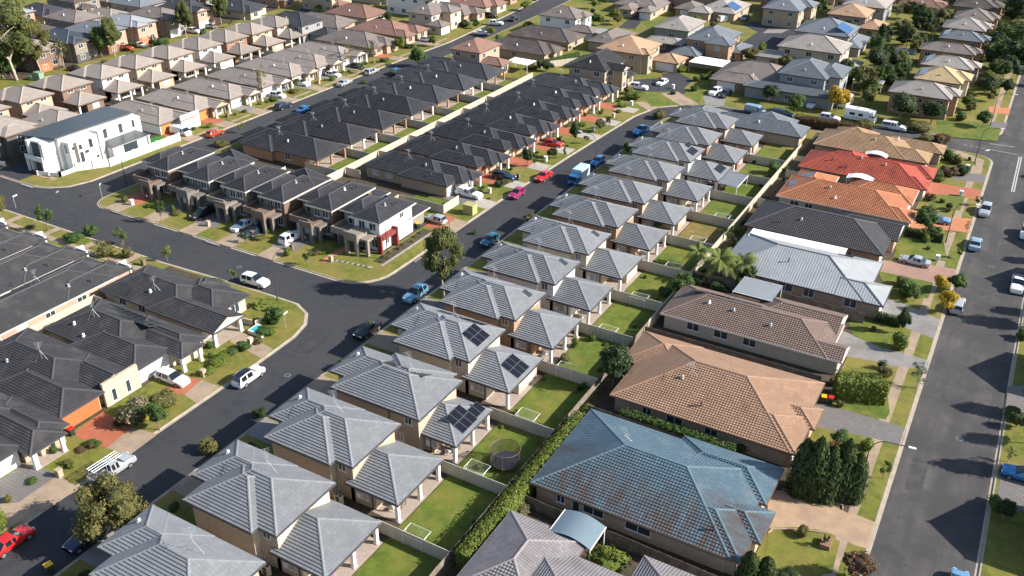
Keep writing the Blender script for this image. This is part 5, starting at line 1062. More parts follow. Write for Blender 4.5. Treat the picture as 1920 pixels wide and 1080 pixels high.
bl = MB(); bl.box(-166.6, -161.2, 98.3, 99.6, 2.7, 2.95); bl.box(-166.6, -161.2, 98.3, 98.42, 2.95, 3.7)
for uu in (-166.4, -161.6): bl.box(uu - .2, uu + .2, 98.35, 98.75, .05, 2.7)
h.part(bl, 'balcony', [W['white']]); h.done()
mb = MB()
def pwall(pts, label, hh=1.7, m='white', name='garden_wall'):
    m_ = MB(); cs = MB()
    for (x0, y0), (x1, y1) in zip(pts, pts[1:]):
        d = Vector((x1 - x0, y1 - y0, 0)); L = d.length; d.normalize(); s_ = Vector((-d.y, d.x, 0)) * .1; a = Vector((x0, y0, 0)); b = Vector((x1, y1, 0)); q = [a - s_, b - s_, b + s_, a + s_]
        for i in range(4): p0, p1 = q[i], q[(i + 1) % 4]; m_.poly([(p0.x, p0.y, .05), (p1.x, p1.y, .05), (p1.x, p1.y, hh), (p0.x, p0.y, hh)])
        m_.poly([(p.x, p.y, hh) for p in q]); n = max(1, round(L / 3))
        for i in range(n + 1): p = a + d * (L * i / n); cs.box(p.x - .18, p.x + .18, p.y - .18, p.y + .18, .05, hh + .12)
    o = tag(empty(name, (pts[0][0], pts[0][1], 0)), label, 'wall'); link('panel', m_.data('panel', [W[m]], (pts[0][0], pts[0][1], 0)), o); link('pier', cs.data('pier', [W[m]], (pts[0][0], pts[0][1], 0)), o); return o
pwall([(-158.2, 103), (-154.6, 108), (-154.2, 125.4)], 'tall white rendered wall along the white house side yard'); pwall([(-158.4, 102.6), (-158.4, 99.4), (-163, 97.8)], 'low white front wall with piers before the white house', .9); rect('lawn', -160.4, -154.6, 110, 124.6, mat('artificial_turf', (.03, .16, .02), .9, .15, 2), .13); rect('driveway', -172, -163.6, 94.2, 100, ASPH, .13); pwall([(-178, 97.5), (-173, 97.5)], 'short low white wall left of the white house drive', .9)
def far(name, ref, label, group, wall, roof, vols, wn=(), cat='house', near=False, solar=None, gar=()):
    us = [x for v in vols for x in v[:2]]; vs = [x for v in vols for x in v[2:4]]
    h = House(name, ref, label, group, (min(us), max(us), min(vs), max(vs)), wall, roof, near=near)
    for v in vols: h.vol(*v[:5], p=v[5] if len(v) > 5 else .44, ends=v[6] if len(v) > 6 else 'hh')
    for k, (a, b, c, d, z, *_) in enumerate(vols):
        if z > 4:
            n = max(1, int((d - c) / 4))
            for j in range(n): h.win('+u', k, c + (d - c) * (j + .5) / n, z - 1.8, 1.5, 1.2, 2); h.win('+u', k, c + (d - c) * (j + .5) / n, .8, 1.5, 1.3, 2)
            n = max(1, int((b - a) / 4.5))
            for j in range(n): h.win('-v', k, a + (b - a) * (j + .5) / n, z - 1.8, 1.5, 1.2, 2); h.win('-v', k, a + (b - a) * (j + .5) / n, .8, 1.5, 1.3, 2)
        else:
            h.win('+u', k, (c + d) / 2, .8, 1.8, 1.4, 2); h.win('-v', k, (a + b) / 2, .9, 1.6, 1.2, 2)
    for g_ in gar: h.garage(*g_)
    if solar: h.solar(*solar)
    h.vent(0, '-v', (vols[0][0] + vols[0][1]) / 2, min(2.2, (vols[0][3] - vols[0][2]) / 3)); h.done(); return h
NG = 'houses in the upper left behind the white house'
far('two_storey_house', 'two-storey house left of the white house', 'dark-walled two-storey brown-roofed house left of the white house', NG, 'dark', 'brown', [(-187, -176, 96.5, 108.5, 5.0, .4), (-180, -174.5, 100, 107, 5.0, .4)])
far('two_storey_house', 'dark house at the left edge', 'dark-walled house at the left edge near the cross street', NG, 'dark', 'brown', [(-200, -189, 96.5, 108, 5.0, .4)])
far('house', 'brown bungalow behind the white house', 'brown-tiled bungalow tucked behind the white house', NG, 'tan', 'brown', [(-188, -174, 110.5, 121.5, 2.7), (-178, -173.4, 112, 120, 2.7)])
far('house', 'brown bungalow at the left edge', 'brown-tiled house cut by the left edge, before the two-storey row', NG, 'tan', 'brown', [(-204, -190.5, 101.5, 112.4, 5.2, .42)])
SG = 'varied two-storey houses along the far street'
for nm, v, wall, roof, lab, g_ in (('s1', 141.5, 'brown', 'brown', 'brown-roofed two-storey house with orange garages near the big trees', GAR_R), ('s2', 153, 'taupe', 'bluemetal', 'dark slate-roofed two-storey house behind the leafy street trees', GAR_D), ('s3', 163.2, 'pink', 'bluegrey', 'tan two-storey house with blue-grey roof behind the red car', GAR_B), ('s4', 174, 'pink', 'metal', 'tan-brick two-storey house with pale metal roof', GAR_R), ('s5', 185.2, 'taupe', 'taupe', 'brown-brick taupe-roofed two-storey house near the white sedan', GAR_W), ('s6', 196.5, 'pink', 'black', 'peach two-storey house with dark gabled roof on the far street', GAR_W)):
    far('two_storey_house', lab.split(' two')[0] + ' house on the far street', lab, SG, wall, roof, [(-241, -226, v, v + 9.8, 5.6, .4), (-231, -224, v + .6, v + 5.4, 5.6, .4, 'hg' if nm == 's6' else 'hh')], gar=[('+u', 1, v + 3, 3.8, 2.2, g_)])
fl = ['charcoal', 'taupe', 'blue-grey', 'pale', 'dark brown', 'light brown', 'black']; fr = ['black', 'taupe', 'bluegrey', 'metal', 'dkbrown', 'brown', 'black']
n = 0
for u in (-263, -287):
    for j, v in enumerate(range(148 if u > -270 else 166, 236 if u > -270 else 222, 12)):
        k = (n * 3 + j) % 7; n += 1
        far('house', f'{ORD[n - 1]} {fl[k]} house of the far-left estate', f'{ORD[n - 1]} house of the far-left estate behind the big trees, {fl[k]} roof', 'far-left estate houses', ['tan', 'pink', 'cream', 'taupe'][n % 4], fr[k], [(u, u + 15, v, v + 10.4, 4.6 if n % 2 else 2.7, .42), (u + 8, u + 17, v + 1, v + 6.4, 2.7, .42)])
# ------------------------------------------------------------------ upper middle
UG = 'mixed houses in the upper middle'
far('house', 'taupe bungalow beyond the brown row', 'wide taupe-tiled bungalow just beyond the brown bungalows', UG, 'pink', 'taupe', [(-180, -160.5, 199.4, 211, 2.6), (-170, -157.8, 204, 210, 2.6), (-168, -159, 199.8, 205, 2.6)], near=False)
far('house', 'patchy brown bungalow on the upper-left street', 'bungalow with patchy reddish brown tiles on the upper-left street', UG, 'pink', 'brnred', [(-180, -162, 214.2, 226, 2.6), (-172, -158.6, 214.4, 219.6, 2.6), (-170, -159, 220.6, 226.6, 2.6)])
far('two_storey_house', 'dark two-storey house above the brown rows', 'dark grey two-storey house with near-black roof above the brown rows', UG, 'grey', 'black', [(-201, -185.5, 200.6, 210.6, 5.4), (-186, -178, 203, 210, 2.7)], near=False)
far('house', 'low grey house behind the taupe bungalow', 'low grey-tiled house between the dark two-storey and red-brown roofs', UG, 'tan', 'taupe', [(-203, -184, 214.6, 223.6, 2.6), (-190, -182.6, 212.6, 219, 2.6)])
far('house', 'red-brown roofed house', 'broad house with weathered red-brown hipped roof at the top', UG, 'cream', 'brnred', [(-199.5, -182.5, 226.6, 238, 2.8)])
far('two_storey_house', 'white block house at the top', 'large white two-storey block house at the top edge', UG, 'white', 'bluemetal', [(-190, -171, 246, 257, 6.2, .2)])
far('two_storey_house', 'cream two-storey house with garage wing', 'cream-brick two-storey house with a projecting garage on the upper-left street', UG, 'cream', 'taupe', [(-170.5, -161, 231, 243, 5.4), (-166, -157.8, 236.6, 243.4, 5.4), (-163, -156.5, 229.4, 235, 2.7)], gar=[('+u', 2, 232.2, 4.4)])
far('house', 'gabled grey house beyond the cream one', 'grey-tiled bungalow with gabled entry beyond the cream two-storey house', UG, 'pink', 'taupe', [(-177, -159, 246, 256, 2.7), (-168, -156.6, 250, 255.6, 2.7)])
far('house', 'last terracotta bungalow on the upper-left street', 'terracotta-roofed bungalow at the top of the upper-left street', UG, 'cream', 'brnred', [(-178, -159, 259, 271, 2.7), (-168, -157, 263, 270, 2.7)])
far('two_storey_house', 'brick two-storey house above the black row', 'brick two-storey house with reddish tiles above the black rows', UG, 'pink', 'brnred', [(-135.2, -125.6, 201.4, 212.6, 5.4), (-128, -119.4, 202, 207.6, 2.7)])
far('house', 'sooty brown bungalow', 'sooty dark brown-tiled bungalow behind the brick two-storey house', UG, 'tan', 'dkbrown', [(-135, -115, 217.6, 227.6, 2.6), (-124, -113.8, 221, 227.2, 2.6)])
far('house', 'darkest brown bungalow', 'very dark brown hipped bungalow below the pale blue house', UG, 'tan', 'dkbrown', [(-135.6, -115.2, 232.4, 243.2, 2.6)])
far('two_storey_house', 'pale blue two-storey house', 'pale blue-walled two-storey house with grey hipped roof', UG, 'white', 'taupe', [(-134, -121, 248.4, 258.6, 5.4), (-124, -119.6, 252.6, 257.4, 5.4), (-124, -114.5, 246, 252, 2.6)])
far('two_storey_house', 'gabled two-storey house beside the curve', 'dark-tiled two-storey house with twin gables beside the street curve', UG, 'tan', 'black2', [(-101, -90.2, 202.8, 214.8, 5.4, .44, 'hg'), (-94, -86.6, 205.4, 209.2, 5.4, .5, 'hg'), (-92, -86.8, 209.4, 214, 2.7)], near=True)
far('two_storey_house', 'peach two-storey house', 'peach-tiled two-storey house with a matching double garage', UG, 'tan', 'peach', [(-101.8, -88.4, 221.6, 235, 5.4), (-92, -86.8, 222.2, 226.4, 5.4), (-88.6, -80.6, 227.4, 234.8, 2.7)], gar=[('-v', 2, -84.6, 5.0)])
far('house', 'grey-brown house behind the peach one', 'grey-brown hipped house half hidden behind the peach house', UG, 'tan', 'taupe', [(-112, -103, 237, 252, 2.8), (-106, -99, 239, 245, 2.8)])
far('house', 'raised tan-grey house', 'raised house with broad tan-grey hipped roof above a carport', UG, 'grey', 'stone', [(-101, -89.6, 259.6, 274.5, 3.4, .4)])
far('carport', 'open carport with hipped roof', 'open hipped-roof carport between the peach and slate houses', UG, 'dark', 'stone', [(-98.4, -86.6, 245.6, 252.6, 2.7, .3)], cat='carport')
far('two_storey_house', 'slate two-storey house', 'brick two-storey house with slate-grey roof and front bay', UG, 'orange', 'bluegrey', [(-85, -73.4, 243.4, 258, 5.4), (-79, -71.6, 241.6, 248, 5.4), (-87, -78.6, 236.6, 243.6, 2.7), (-74.5, -69.4, 246, 256, 2.7)])
far('house', 'mottled brown house beside the curve', 'mottled brown-tiled bungalow with two cars on its drive', UG, 'red', 'taupe', [(-69.6, -50, 222, 236.6, 2.6), (-69.3, -56.8, 219.2, 226, 2.6)], gar=[('-v', 1, -65, 4.6, 2.2, GAR_W)])
far('house', 'grey house with twin garage gables', 'grey bungalow with paired garage wings at the top', UG, 'tan', 'taupe', [(-126, -110, 286, 300, 2.7), (-121.6, -116.6, 280, 288, 2.7), (-114.6, -109.6, 279.6, 287, 2.7)], gar=[('-v', 2, -112, 3.6)])
far('two_storey_house', 'big brick house at the top', 'big red-brick two-storey house with a low garage at the top edge', UG, 'orange', 'taupe', [(-112, -94, 299, 312, 5.6), (-106, -97.6, 289.6, 299, 2.8)], gar=[('-v', 1, -101.6, 4.6)])
far('house', 'brown house with solar panels at the top', 'brown-tiled house with bright blue solar panels at the top', UG, 'tan', 'stone', [(-99, -85.8, 291, 308, 2.8), (-100.5, -93, 287.4, 294, 2.8)], solar=(0, '+u', 294, .8, 4, 2, 1.6, 1.9, PANEL_B))
far('two_storey_house', 'dark brick two-storey house at the top', 'dark-roofed two-storey house with cream side at the top edge', UG, 'tan', 'bluegrey', [(-78, -66, 292, 306, 5.6), (-72, -64, 300, 308, 5.6)])
far('two_storey_house', 'brick house behind the solar house', 'brick two-storey house with white garage right of the solar panels', UG, 'red', 'taupe', [(-84, -72, 310, 324, 5.6), (-80, -73, 303, 311, 2.8)])
# ------------------------------------------------------------------ upper right
XG = 'mixed houses in the upper right'
far('two_storey_house', 'peach-roofed house upper right', 'peach-tiled two-storey house with a lower hipped wing, upper right', XG, 'pink', 'peach', [(-58.8, -46.8, 295.8, 308, 5.2), (-49, -41.2, 293, 303.4, 2.7)])
far('two_storey_house', 'slate house with blue solar panels', 'slate-roofed two-storey house with large blue solar panels', XG, 'grey', 'bluegrey', [(-61.6, -46, 268, 282.2, 5.4), (-49, -42.6, 268, 282.4, 2.7)], solar=(0, '+u', 269.6, .8, 5, 2, 1.5, 1.9, PANEL_B))
far('two_storey_house', 'long cream two-storey house', 'long cream-walled two-storey house with stone-coloured roof', XG, 'cream', 'stone', [(-61, -43.8, 248.6, 261.4, 5.4, .42), (-66, -56, 246, 252, 2.7), (-45, -39, 247, 254, 2.7)])
far('two_storey_house', 'grey-roofed house behind the yellow tree', 'grey-tiled two-storey house behind the golden tree', XG, 'grey', 'bluegrey', [(-53.5, -41.8, 223, 236.8, 5.4), (-46, -38.8, 226, 236.8, 5.4), (-60, -38, 216.8, 222.6, 2.9, .3)], near=True)
far('house', 'high grey house at the top right', 'high house with broad taupe roof near the top right', XG, 'grey', 'stone', [(-58, -44.4, 313, 329, 5, .4)])
cg = [('stone-grey tiled house at the side street corner', 'stone', 'orange', (-27.6, -14, 222.6, 232, 5)), ('sand-coloured tiled house, second beside the right street', 'sand', 'cream', (-24.4, -13.4, 238.4, 249.2, 4.6)), ('stone-roofed house beside the sand-coloured one', 'stone', 'taupe', (-25, -12.6, 252.6, 261.2, 4.6)), ('hatched brown-tiled house, upper right street', 'taupe', 'orange', (-27.8, -13.8, 268.4, 276, 4.6)), ('slate-blue house, upper right street', 'bluegrey', 'orange', (-25, -13.4, 284.4, 292.4, 4.6)), ('pale-roofed orange-walled house upper right', 'stone', 'orange', (-26, -14.2, 298.2, 309, 4.6)), ('taupe house near the top right trees', 'taupe', 'orange', (-24.6, -13.6, 313, 324, 4.6)), ('last dark house at the top right', 'dkbrown', 'orange', (-27, -14, 331, 343, 4.6))]
for i, (lab, rf, wl, (a, b, c, d, z)) in enumerate(cg):
    h = far('two_storey_house', lab.split(',')[0], lab, 'houses up the far right street', wl, rf, [(a, b, c, d, z), (b - 5, b + 1.4, c + (d - c) * .38, d - .6, z)], solar=(0, '-u', c + 1.5, .6, 4, 1, 1.6, 1.9, PANEL_B) if i in (1, 2, 4) else None)
k = 0
for u, v, s_ in ((-62, 318, 2), (-80, 332, 1), (-100, 326, 2), (-122, 308, 1), (-140, 300, 2), (-44, 334, 1), (-60, 346, 2), (-82, 352, 1), (-104, 344, 2), (-126, 328, 1), (-176, 276, 2), (-198, 262, 1), (-218, 236, 2), (-236, 214, 1), (-238, 232, 2), (-146, 322, 1), (-44, 356, 2), (-24, 352, 2), (-26, 372, 1), (-50, 376, 1), (-30, 392, 2), (-212, 254, 1)):
    rf = ['taupe', 'stone', 'dkbrown', 'brown', 'bluegrey', 'brnred', 'black'][k % 7]; nm_ = dict(taupe='taupe', stone='stone-grey', dkbrown='dark brown', brown='light brown', bluegrey='slate', brnred='red-brown', black='charcoal')[rf]
    far('house', f'{ORD[k % 20]} {nm_} top-edge house', f'distant {nm_} roofed house {["left of centre", "near the middle", "right of centre"][0 if u < -130 else 1 if u < -90 else 2]} along the top edge, {ORD[k % 20]} of its row', 'distant houses along the top edge', ['tan', 'cream', 'orange', 'white'][k % 4], rf, [(u, u + 14, v, v + 11, 5.2 if s_ == 2 else 2.7, .42), (u + 7, u + 16, v + 1, v + 6.5, 2.7, .42)]); k += 1
# neighbours across the right street: they throw the shadows that lie on it
k = 0
for v0, v1, z in ((82.4, 92.6, 3.6), (115.4, 125.8, 3.5), (144.2, 154.2, 4.0), (160.6, 170.8, 3.2), (177, 187, 3.4), (193, 203, 3.2)):
    far('house', f'{ORD[k]} house across the right street', f'{ORD[k]} house across the right street, beyond the right edge of the photo', 'houses across the right street', 'cream', ['taupe', 'black', 'stone'][k % 3], [(12.0, 26, v0, v1, z, .5, 'gh')]); k += 1

# ------------------------------------------------------------------ patio covers, sheds, pergola
def cover(name, label, u0, u1, v0, v1, z0, z1, m, posts=True, cat='patio cover', curve=0, axis='u', ribs=.3):
    o = tag(empty(name, ((u0 + u1) / 2, (v0 + v1) / 2, .1)), label, cat); org = ((u0 + u1) / 2, (v0 + v1) / 2, .1); mb = MB(); n = 12
    for i in range(n):
        t0, t1 = i / n, (i + 1) / n
        za = z0 + (z1 - z0) * t0 + curve * math.sin(math.pi * t0); zb = z0 + (z1 - z0) * t1 + curve * math.sin(math.pi * t1)
        if axis == 'u': q = [(u0 + (u1 - u0) * t0, v0, za), (u0 + (u1 - u0) * t1, v0, zb), (u0 + (u1 - u0) * t1, v1, zb), (u0 + (u1 - u0) * t0, v1, za)]; uv = [(0, 0), (0, 1), (v1 - v0, 1), (v1 - v0, 0)]
        else: q = [(u0, v0 + (v1 - v0) * t0, za), (u1, v0 + (v1 - v0) * t0, za), (u1, v0 + (v1 - v0) * t1, zb), (u0, v0 + (v1 - v0) * t1, zb)]; uv = [(0, 0), (u1 - u0, 0), (u1 - u0, 1), (0, 1)]
        mb.poly(q, 0, uv); mb.poly([(x, y, z - .05) for x, y, z in q[::-1]], 0, uv)
    link('roof', mb.data('roof', [m], org), o); f = MB(); f.tube((u0, v0, z0 - .02), (u0, v1, z0 - .02) if axis == 'u' else (u1, v0, z0 - .02), .06, .06, 5); f2 = MB(); f2.tube((u1, v0, z1 - .02) if axis == 'u' else (u0, v1, z1 - .02), (u1, v1, z1 - .02), .06, .06, 5)
    link('beam', f.data('beam', [WHITE], org), o); link('beam', f2.data('beam', [WHITE], org), o)
    if posts:
        for x in (u0 + .1, u1 - .1):
            for y in (v0 + .1, v1 - .1):
                p = MB(); p.tube((x, y, .1), (x, y, (z0 if (x < (u0 + u1) / 2 if axis == 'u' else y < (v0 + v1) / 2) else z1)), .06, .06, 6); link('post', p.data('post', [WHITE], org), o)
    return o
BLUEPOLY = gloss('polycarbonate_blue', (.15, .2, .235), .25, spec=.6)
cover('patio_cover', 'arched blue-grey patio cover beside the mauve-grey roof', -30.2, -25.6, 60.0, 63.6, 2.9, 2.7, BLUEPOLY, curve=.55)
cover('patio_cover', 'raised corrugated grey patio roof behind the chestnut-roofed house', -29.6, -23.8, 115.4, 121.2, 3.4, 3.1, ROOF['greymetal'], axis='v')
cover('carport', 'long white flat carport roof beside the pale metal roof', -33.5, -18.4, 135.8, 138.8, 2.9, 3.0, WHITE, cat='carport')
cover('pergola', 'grey sheet pergola on white posts behind the twelfth grey house', -45.5, -41.6, 155.4, 162.2, 2.6, 2.4, ROOF['bluegrey'])
cover('patio_cover', 'pale patio roof between the orange and red roofs', -25, -20.5, 168.6, 171.0, 3.1, 3.1, WHITE, curve=.5)
cover('patio_cover', 'pale patio roof behind the red-roofed house', -24.5, -20.5, 183.0, 185.0, 3.1, 3.1, WHITE, curve=.5)
cover('carport', 'striped white carport roof beside the mottled brown house', -79, -70, 231, 238, 2.7, 2.6, WHITE, cat='carport')
cover('patio_cover', 'striped pale patio roof beside the pale blue house', -118, -106, 247, 253, 2.7, 2.6, ROOF['metal'])
cover('patio_cover', 'white slatted patio roof between upper right gardens', -38, -31, 236.5, 241, 2.6, 2.5, ROOF['metal'])
cover('patio_cover', 'slate flat patio roof in the upper right gardens', -36, -29, 270, 275, 2.6, 2.6, ROOF['bluemetal'])
cover('patio_cover', 'white pergola roof behind the brick two-storey house', -121, -114.6, 207, 212, 2.6, 2.5, WHITE)
o = tag(empty('garden_shed', (-80.6, 125.2, .1)), 'yellow-green electrical kiosk on the grass beside the corner fence', 'kiosk'); m = MB(); m.box(-1.0, 1.0, -.8, .8, .05, 1.75); o.name = 'electrical_kiosk'; m.build('case', [gloss('kiosk_yellow', (.4, .36, .15), .5)], o); m = MB(); m.box(-1.06, 1.06, -.86, .86, 1.75, 1.88); m.build('lid', [gloss('kiosk_yellow', (.4, .36, .15), .5)], o); m = MB(); m.box(-.03, .03, -.83, -.79, .15, 1.7); m.box(-.85, -.1, -.83, -.8, .6, 1.2); m.build('door', [gloss('kiosk_olive', (.36, .31, .08), .5)], o)
for j, (x, y, s_) in enumerate(((75, 150, 1.0), (60, 150, .6))):
    u, v = G(x, y); o = tag(empty('utility_cabinet', (u, v, .1)), ('large', 'small')[j] + ' pale green utility cabinet beside the big trees', 'cabinet'); m = MB(); m.box(-1.1 * s_, 1.1 * s_, -.7 * s_, .7 * s_, .05, 2.0 * s_); m.build('case', [gloss('cabinet_green', (.22, .32, .22), .5)], o); m = MB(); m.box(-1.16 * s_, 1.16 * s_, -.76 * s_, .76 * s_, 2.0 * s_, 2.1 * s_); m.build('lid', [gloss('cabinet_green', (.22, .32, .22), .5)], o)

# ------------------------------------------------------------------ fences
for i in range(13):
    v = (GV1[i] + GV0[i + 1]) / 2 - .05
    fence(-46.6, v, -37.95, v, f'cream ribbed side fence between the {ORD[i]} and {ORD[i + 1]} grey houses', group='side fences of the grey row')
    fence(-64.0, v, -58.5, v, f'short cream front side fence between the {ORD[i]} and {ORD[i + 1]} grey houses', group='front side fences of the grey row') if i % 3 == 0 else None
fence(-37.8, 30, -37.8, 104, 'brown timber fence along the nearest back yards of the grey row', style='timber'); fence(-37.8, 104.2, -37.8, 142, 'cream back fence behind the middle of the grey row'); fence(-37.8, 142.2, -37.8, 187, 'cream back fence behind the far end of the grey row')
fence(-36.5, 64.6, -13, 63.9, 'weathered timber fence below the blue-roofed house', style='timber', h=1.7); fence(-36.6, 82.3, -16, 82.3, 'timber fence behind the hedge between blue and salmon roofs', style='timber', h=1.7)
fence(-37.6, 102.6, -13.5, 102.6, 'dark timber fence between the salmon and chestnut roofs', style='timber'); fence(-37.6, 121.6, -12, 121.6, 'timber fence between the chestnut and pale metal roofs', style='timber'); fence(-37.2, 154.1, -28, 154.1, 'cream side fence behind the orange-roofed house'); fence(-36.6, 170.7, -27, 170.7, 'cream side fence between the orange and red roofs', h=1.7)
fence(-111.3, 117.6, -111.3, 160, 'long cream back fence between the two black rows, near half'); fence(-111.3, 160.2, -111.3, 204, 'long cream back fence between the two black rows, far half')
for i, v in enumerate(D2V): fence(-119.6, v - .55, -111.5, v - .55, f'cream side fence beside the {ORD[i]} black house of the upper-left street', group='cream side fences of the black rows')
for i, v in enumerate(D1V[:6]): fence(-111.1, v - .5, -107.6, v - .5, f'short cream side fence behind the {ORD[i]} black house of the middle street', group='short cream fences of the black rows')
fence(-111.2, 117.6, -138, 122.8, 'cream fence behind the left townhouses') ; fence(-94, 122.6, -84.6, 122.6, 'cream fence across the back of the corner townhouse yard'); fence(-84.6, 122.6, -84.6, 127.6, 'short cream fence beside the electrical kiosk')
for i, (a, b) in enumerate(TU[1:], 1): fence(a - .3, 115.6, a - .3, 122.4, f'cream fence between the {ORD[i - 1]} and {ORD[i]} townhouse back yards', group='fences between townhouse yards')
fence(-110.8, 40, -110.8, 70.2, 'cream fence between the lower-left rows, with banana plant'); fence(-110.6, 69.9, -107.9, 69.9, 'short cream fence behind the corner bungalow yard'); fence(-110.6, 58.9, -107.9, 58.9, 'short cream fence behind the solar strip house')
for i, v in enumerate([134.6, 145.4, 155.9, 166.2, 176.1, 185.9]): fence(-186.4, v - .4, -179.9, v - .4, f'cream back-yard fence behind the {ORD[i + 1]} brown bungalow', group='cream fences behind the brown bungalows')
fence(-180.2, 122, -180.2, 200, 'long cream fence between the brown bungalows and two-storey row')
fence(-113, 214.8, -103.8, 220, 'cream fence beside the peach two-storey house') if False else fence(-114, 213.6, -104, 228, 'cream fence slanting below the peach two-storey house'); fence(-80, 235.6, -70.6, 236, 'cream fence beside the peach garage'); fence(-37.8, 262, -30, 264, 'pale wall-like fence in the upper right gardens')
pwall([(-88.7, 77.0), (-86.4, 77.4), (-85.2, 80.4)], 'low cream wall with piers round the corner bungalow yard', 1.0, 'cream')
rect('lawn', -110.5, -107.8, 59.2, 69.6, LAWN, .13); rect('lawn', -110.5, -109.6, 48, 58.6, LAWN, .13)
# ------------------------------------------------------------------ vehicles where the photograph has them
car('suv', 'white', -77.75, 67.2, 90, 'white hatchback SUV with a dark glass roof at the left kerb', dark_roof=True)
car('sedan', 'red', -77.6, 33.6, 92, 'bright red sedan in the bottom left corner'); car('hatch', 'navy', -71.6, 37.6, 270, 'dark blue hatchback half under the olive gum tree')
car('ute', 'silver', -77.9, 46.2, 88, 'silver utility with ladders on its rack beside the olive gum tree', rack='ladder', name='utility_truck', cat='ute')
car('wagon', 'white', -85.9, 62.0, 2, 'white people mover on the drive beside the orange garage house')
car('suv', 'skyblue', -71.6, 95.6, 271, 'sky-blue SUV with roof bars below the tall street gum', rack='bars'); car('sedan', 'black', -71.6, 84.0, 270, 'black sedan in the shade near the junction')
car('suv', 'white', -95.2, 86.6, 3, 'white car parked by the corner bungalow on the cross street'); car('suv', 'black', -120.8, 100.2, 268, 'black SUV outside the second townhouse', rack='bars')
car('sedan', 'white', -111.2, 100.4, 266, 'white sedan outside the third townhouse'); car('sedan', 'navy', -107.9, 99.8, 268, 'dark sedan beside the white one outside the townhouses')
car('suv', 'white', -100.8, 100.9, 88, 'white SUV on the fifth townhouse drive'); car('hatch', 'silver', -83.9, 119.2, 176, 'silver hatchback on the red drive of the corner townhouse')
car('ute', 'white', -84.9, 131.6, 358, 'white utility with a ladder cage on a middle street drive', rack='cage', name='utility_truck', cat='ute'); car('hatch', 'magenta', -77.3, 136.2, 272, 'magenta hatchback on the middle street'); car('sedan', 'red', -77.0, 146.2, 270, 'red car at the left kerb of the middle street')
big_van('truck', -70.6, 148.4, 271, 'blue and white box truck at the right kerb of the middle street')
car('suv', 'navy', -83.4, 142.0, 2, 'navy SUV on the second black bungalow drive'); car('hatch', 'red', -83.8, 163.2, 5, 'red hatchback on the fourth black bungalow drive'); car('hatch', 'teal', -71.4, 116.8, 270, 'teal hatchback in the shade right of the tall street gum')
car('ute', 'blue', -70.9, 180.4, 262, 'blue utility with a white canopy on the street curve', name='utility_truck', cat='ute'); car('hatch', 'blue', -71.3, 158.6, 270, 'bright blue car beside the far grey houses')
car('suv', 'white', -84.2, 210.0, 2, 'white SUV crosswise on the drive above the curve'); car('hatch', 'white', -80.6, 216.4, 265, 'white hatchback nose-out on the drive above the curve')
car('suv', 'white', -66.3, 215.6, 265, 'white car outside the mottled brown house'); car('suv', 'black', -63.6, 214.9, 265, 'black car outside the mottled brown house')
car('van', 'ltblue', -53.4, 206.2, 352, 'pale blue delivery van on the side street'); car('canopy', 'navy', -47.2, 206.9, 356, 'dark utility with a canopy on the side street'); car('suv', 'white', -37.2, 209.8, 357, 'white SUV parked between the van and the motorhome')
car('canopy', 'white', -23.3, 210.9, 355, 'white utility with a canopy near the right street corner', name='utility_truck', cat='ute'); big_van('motorhome', -31.0, 212.9, 355, 'white motorhome on the side street beneath the trees'); big_van('van_caravan', -36.5, 222.0, 262, 'white caravan parked beside the golden tree'); car('ute', 'white', -43.0, 218.3, 264, 'white utility nose-out left of the golden tree', name='utility_truck', cat='ute')
car('hatch', 'orange', -150.2, 131.8, 88, 'orange-red hatchback at the kerb by the white house'); car('van', 'white', -157.0, 128.4, 2, 'white van on the drive behind the white house'); car('sedan', 'blue', -144.4, 154.2, 90, 'vivid blue sedan on the upper-left street'); car('suv', 'navy', -150.3, 153.4, 90, 'dark SUV opposite the vivid blue sedan'); car('sedan', 'silver', -149.9, 175.4, 92, 'silver-grey sedan on the upper-left street')
car('suv', 'white', -158.9, 169.4, 2, 'white SUV on the fifth brown bungalow drive'); car('wagon', 'silver', -150.3, 187.2, 92, 'silver wagon further up the upper-left street'); car('hatch', 'white', -157.0, 179.6, 3, 'white hatchback on the sixth brown bungalow drive'); car('hatch', 'white', -157.2, 159.0, 3, 'white hatchback on the fourth brown bungalow drive'); car('sedan', 'black', -157, 189.0, 2, 'black sedan on the seventh brown bungalow drive'); car('hatch', 'blue', -144.6, 190.6, 90, 'blue hatchback behind the bushy tree on the upper-left street')
car('sedan', 'silver', -8.7, 144.9, 178, 'silver sedan on the pink paved drive'); car('suv', 'silver', -1.0, 172.0, 268, 'silver four-wheel drive at the left kerb of the right street'); car('sedan', 'ltblue', -1.0, 156.6, 90, 'pale blue sedan at the left kerb of the right street'); car('wagon', 'silver', -.9, 133.2, 90, 'silver wagon beside the golden round tree'); car('wagon', 'skyblue', -8.0, 163.6, 3, 'blue wagon on the orange paved drive', rack='bars')
car('suv', 'white', 6.0, 165.6, 270, 'white car at the right kerb, highest on the right edge'); car('ute', 'white', 6.2, 144.6, 270, 'white utility at the right kerb, near the right edge', name='utility_truck', cat='ute'); car('wagon', 'blue', 10.4, 96.3, 180, 'blue wagon on a drive at the right edge', rack='bars'); car('hatch', 'skyblue', 6.1, 75.6, 92, 'sky-blue car cut off by the bottom edge on the right street'); car('sedan', 'grey', 6.2, 178, 270, 'grey sedan at the right kerb under the upper shadows')
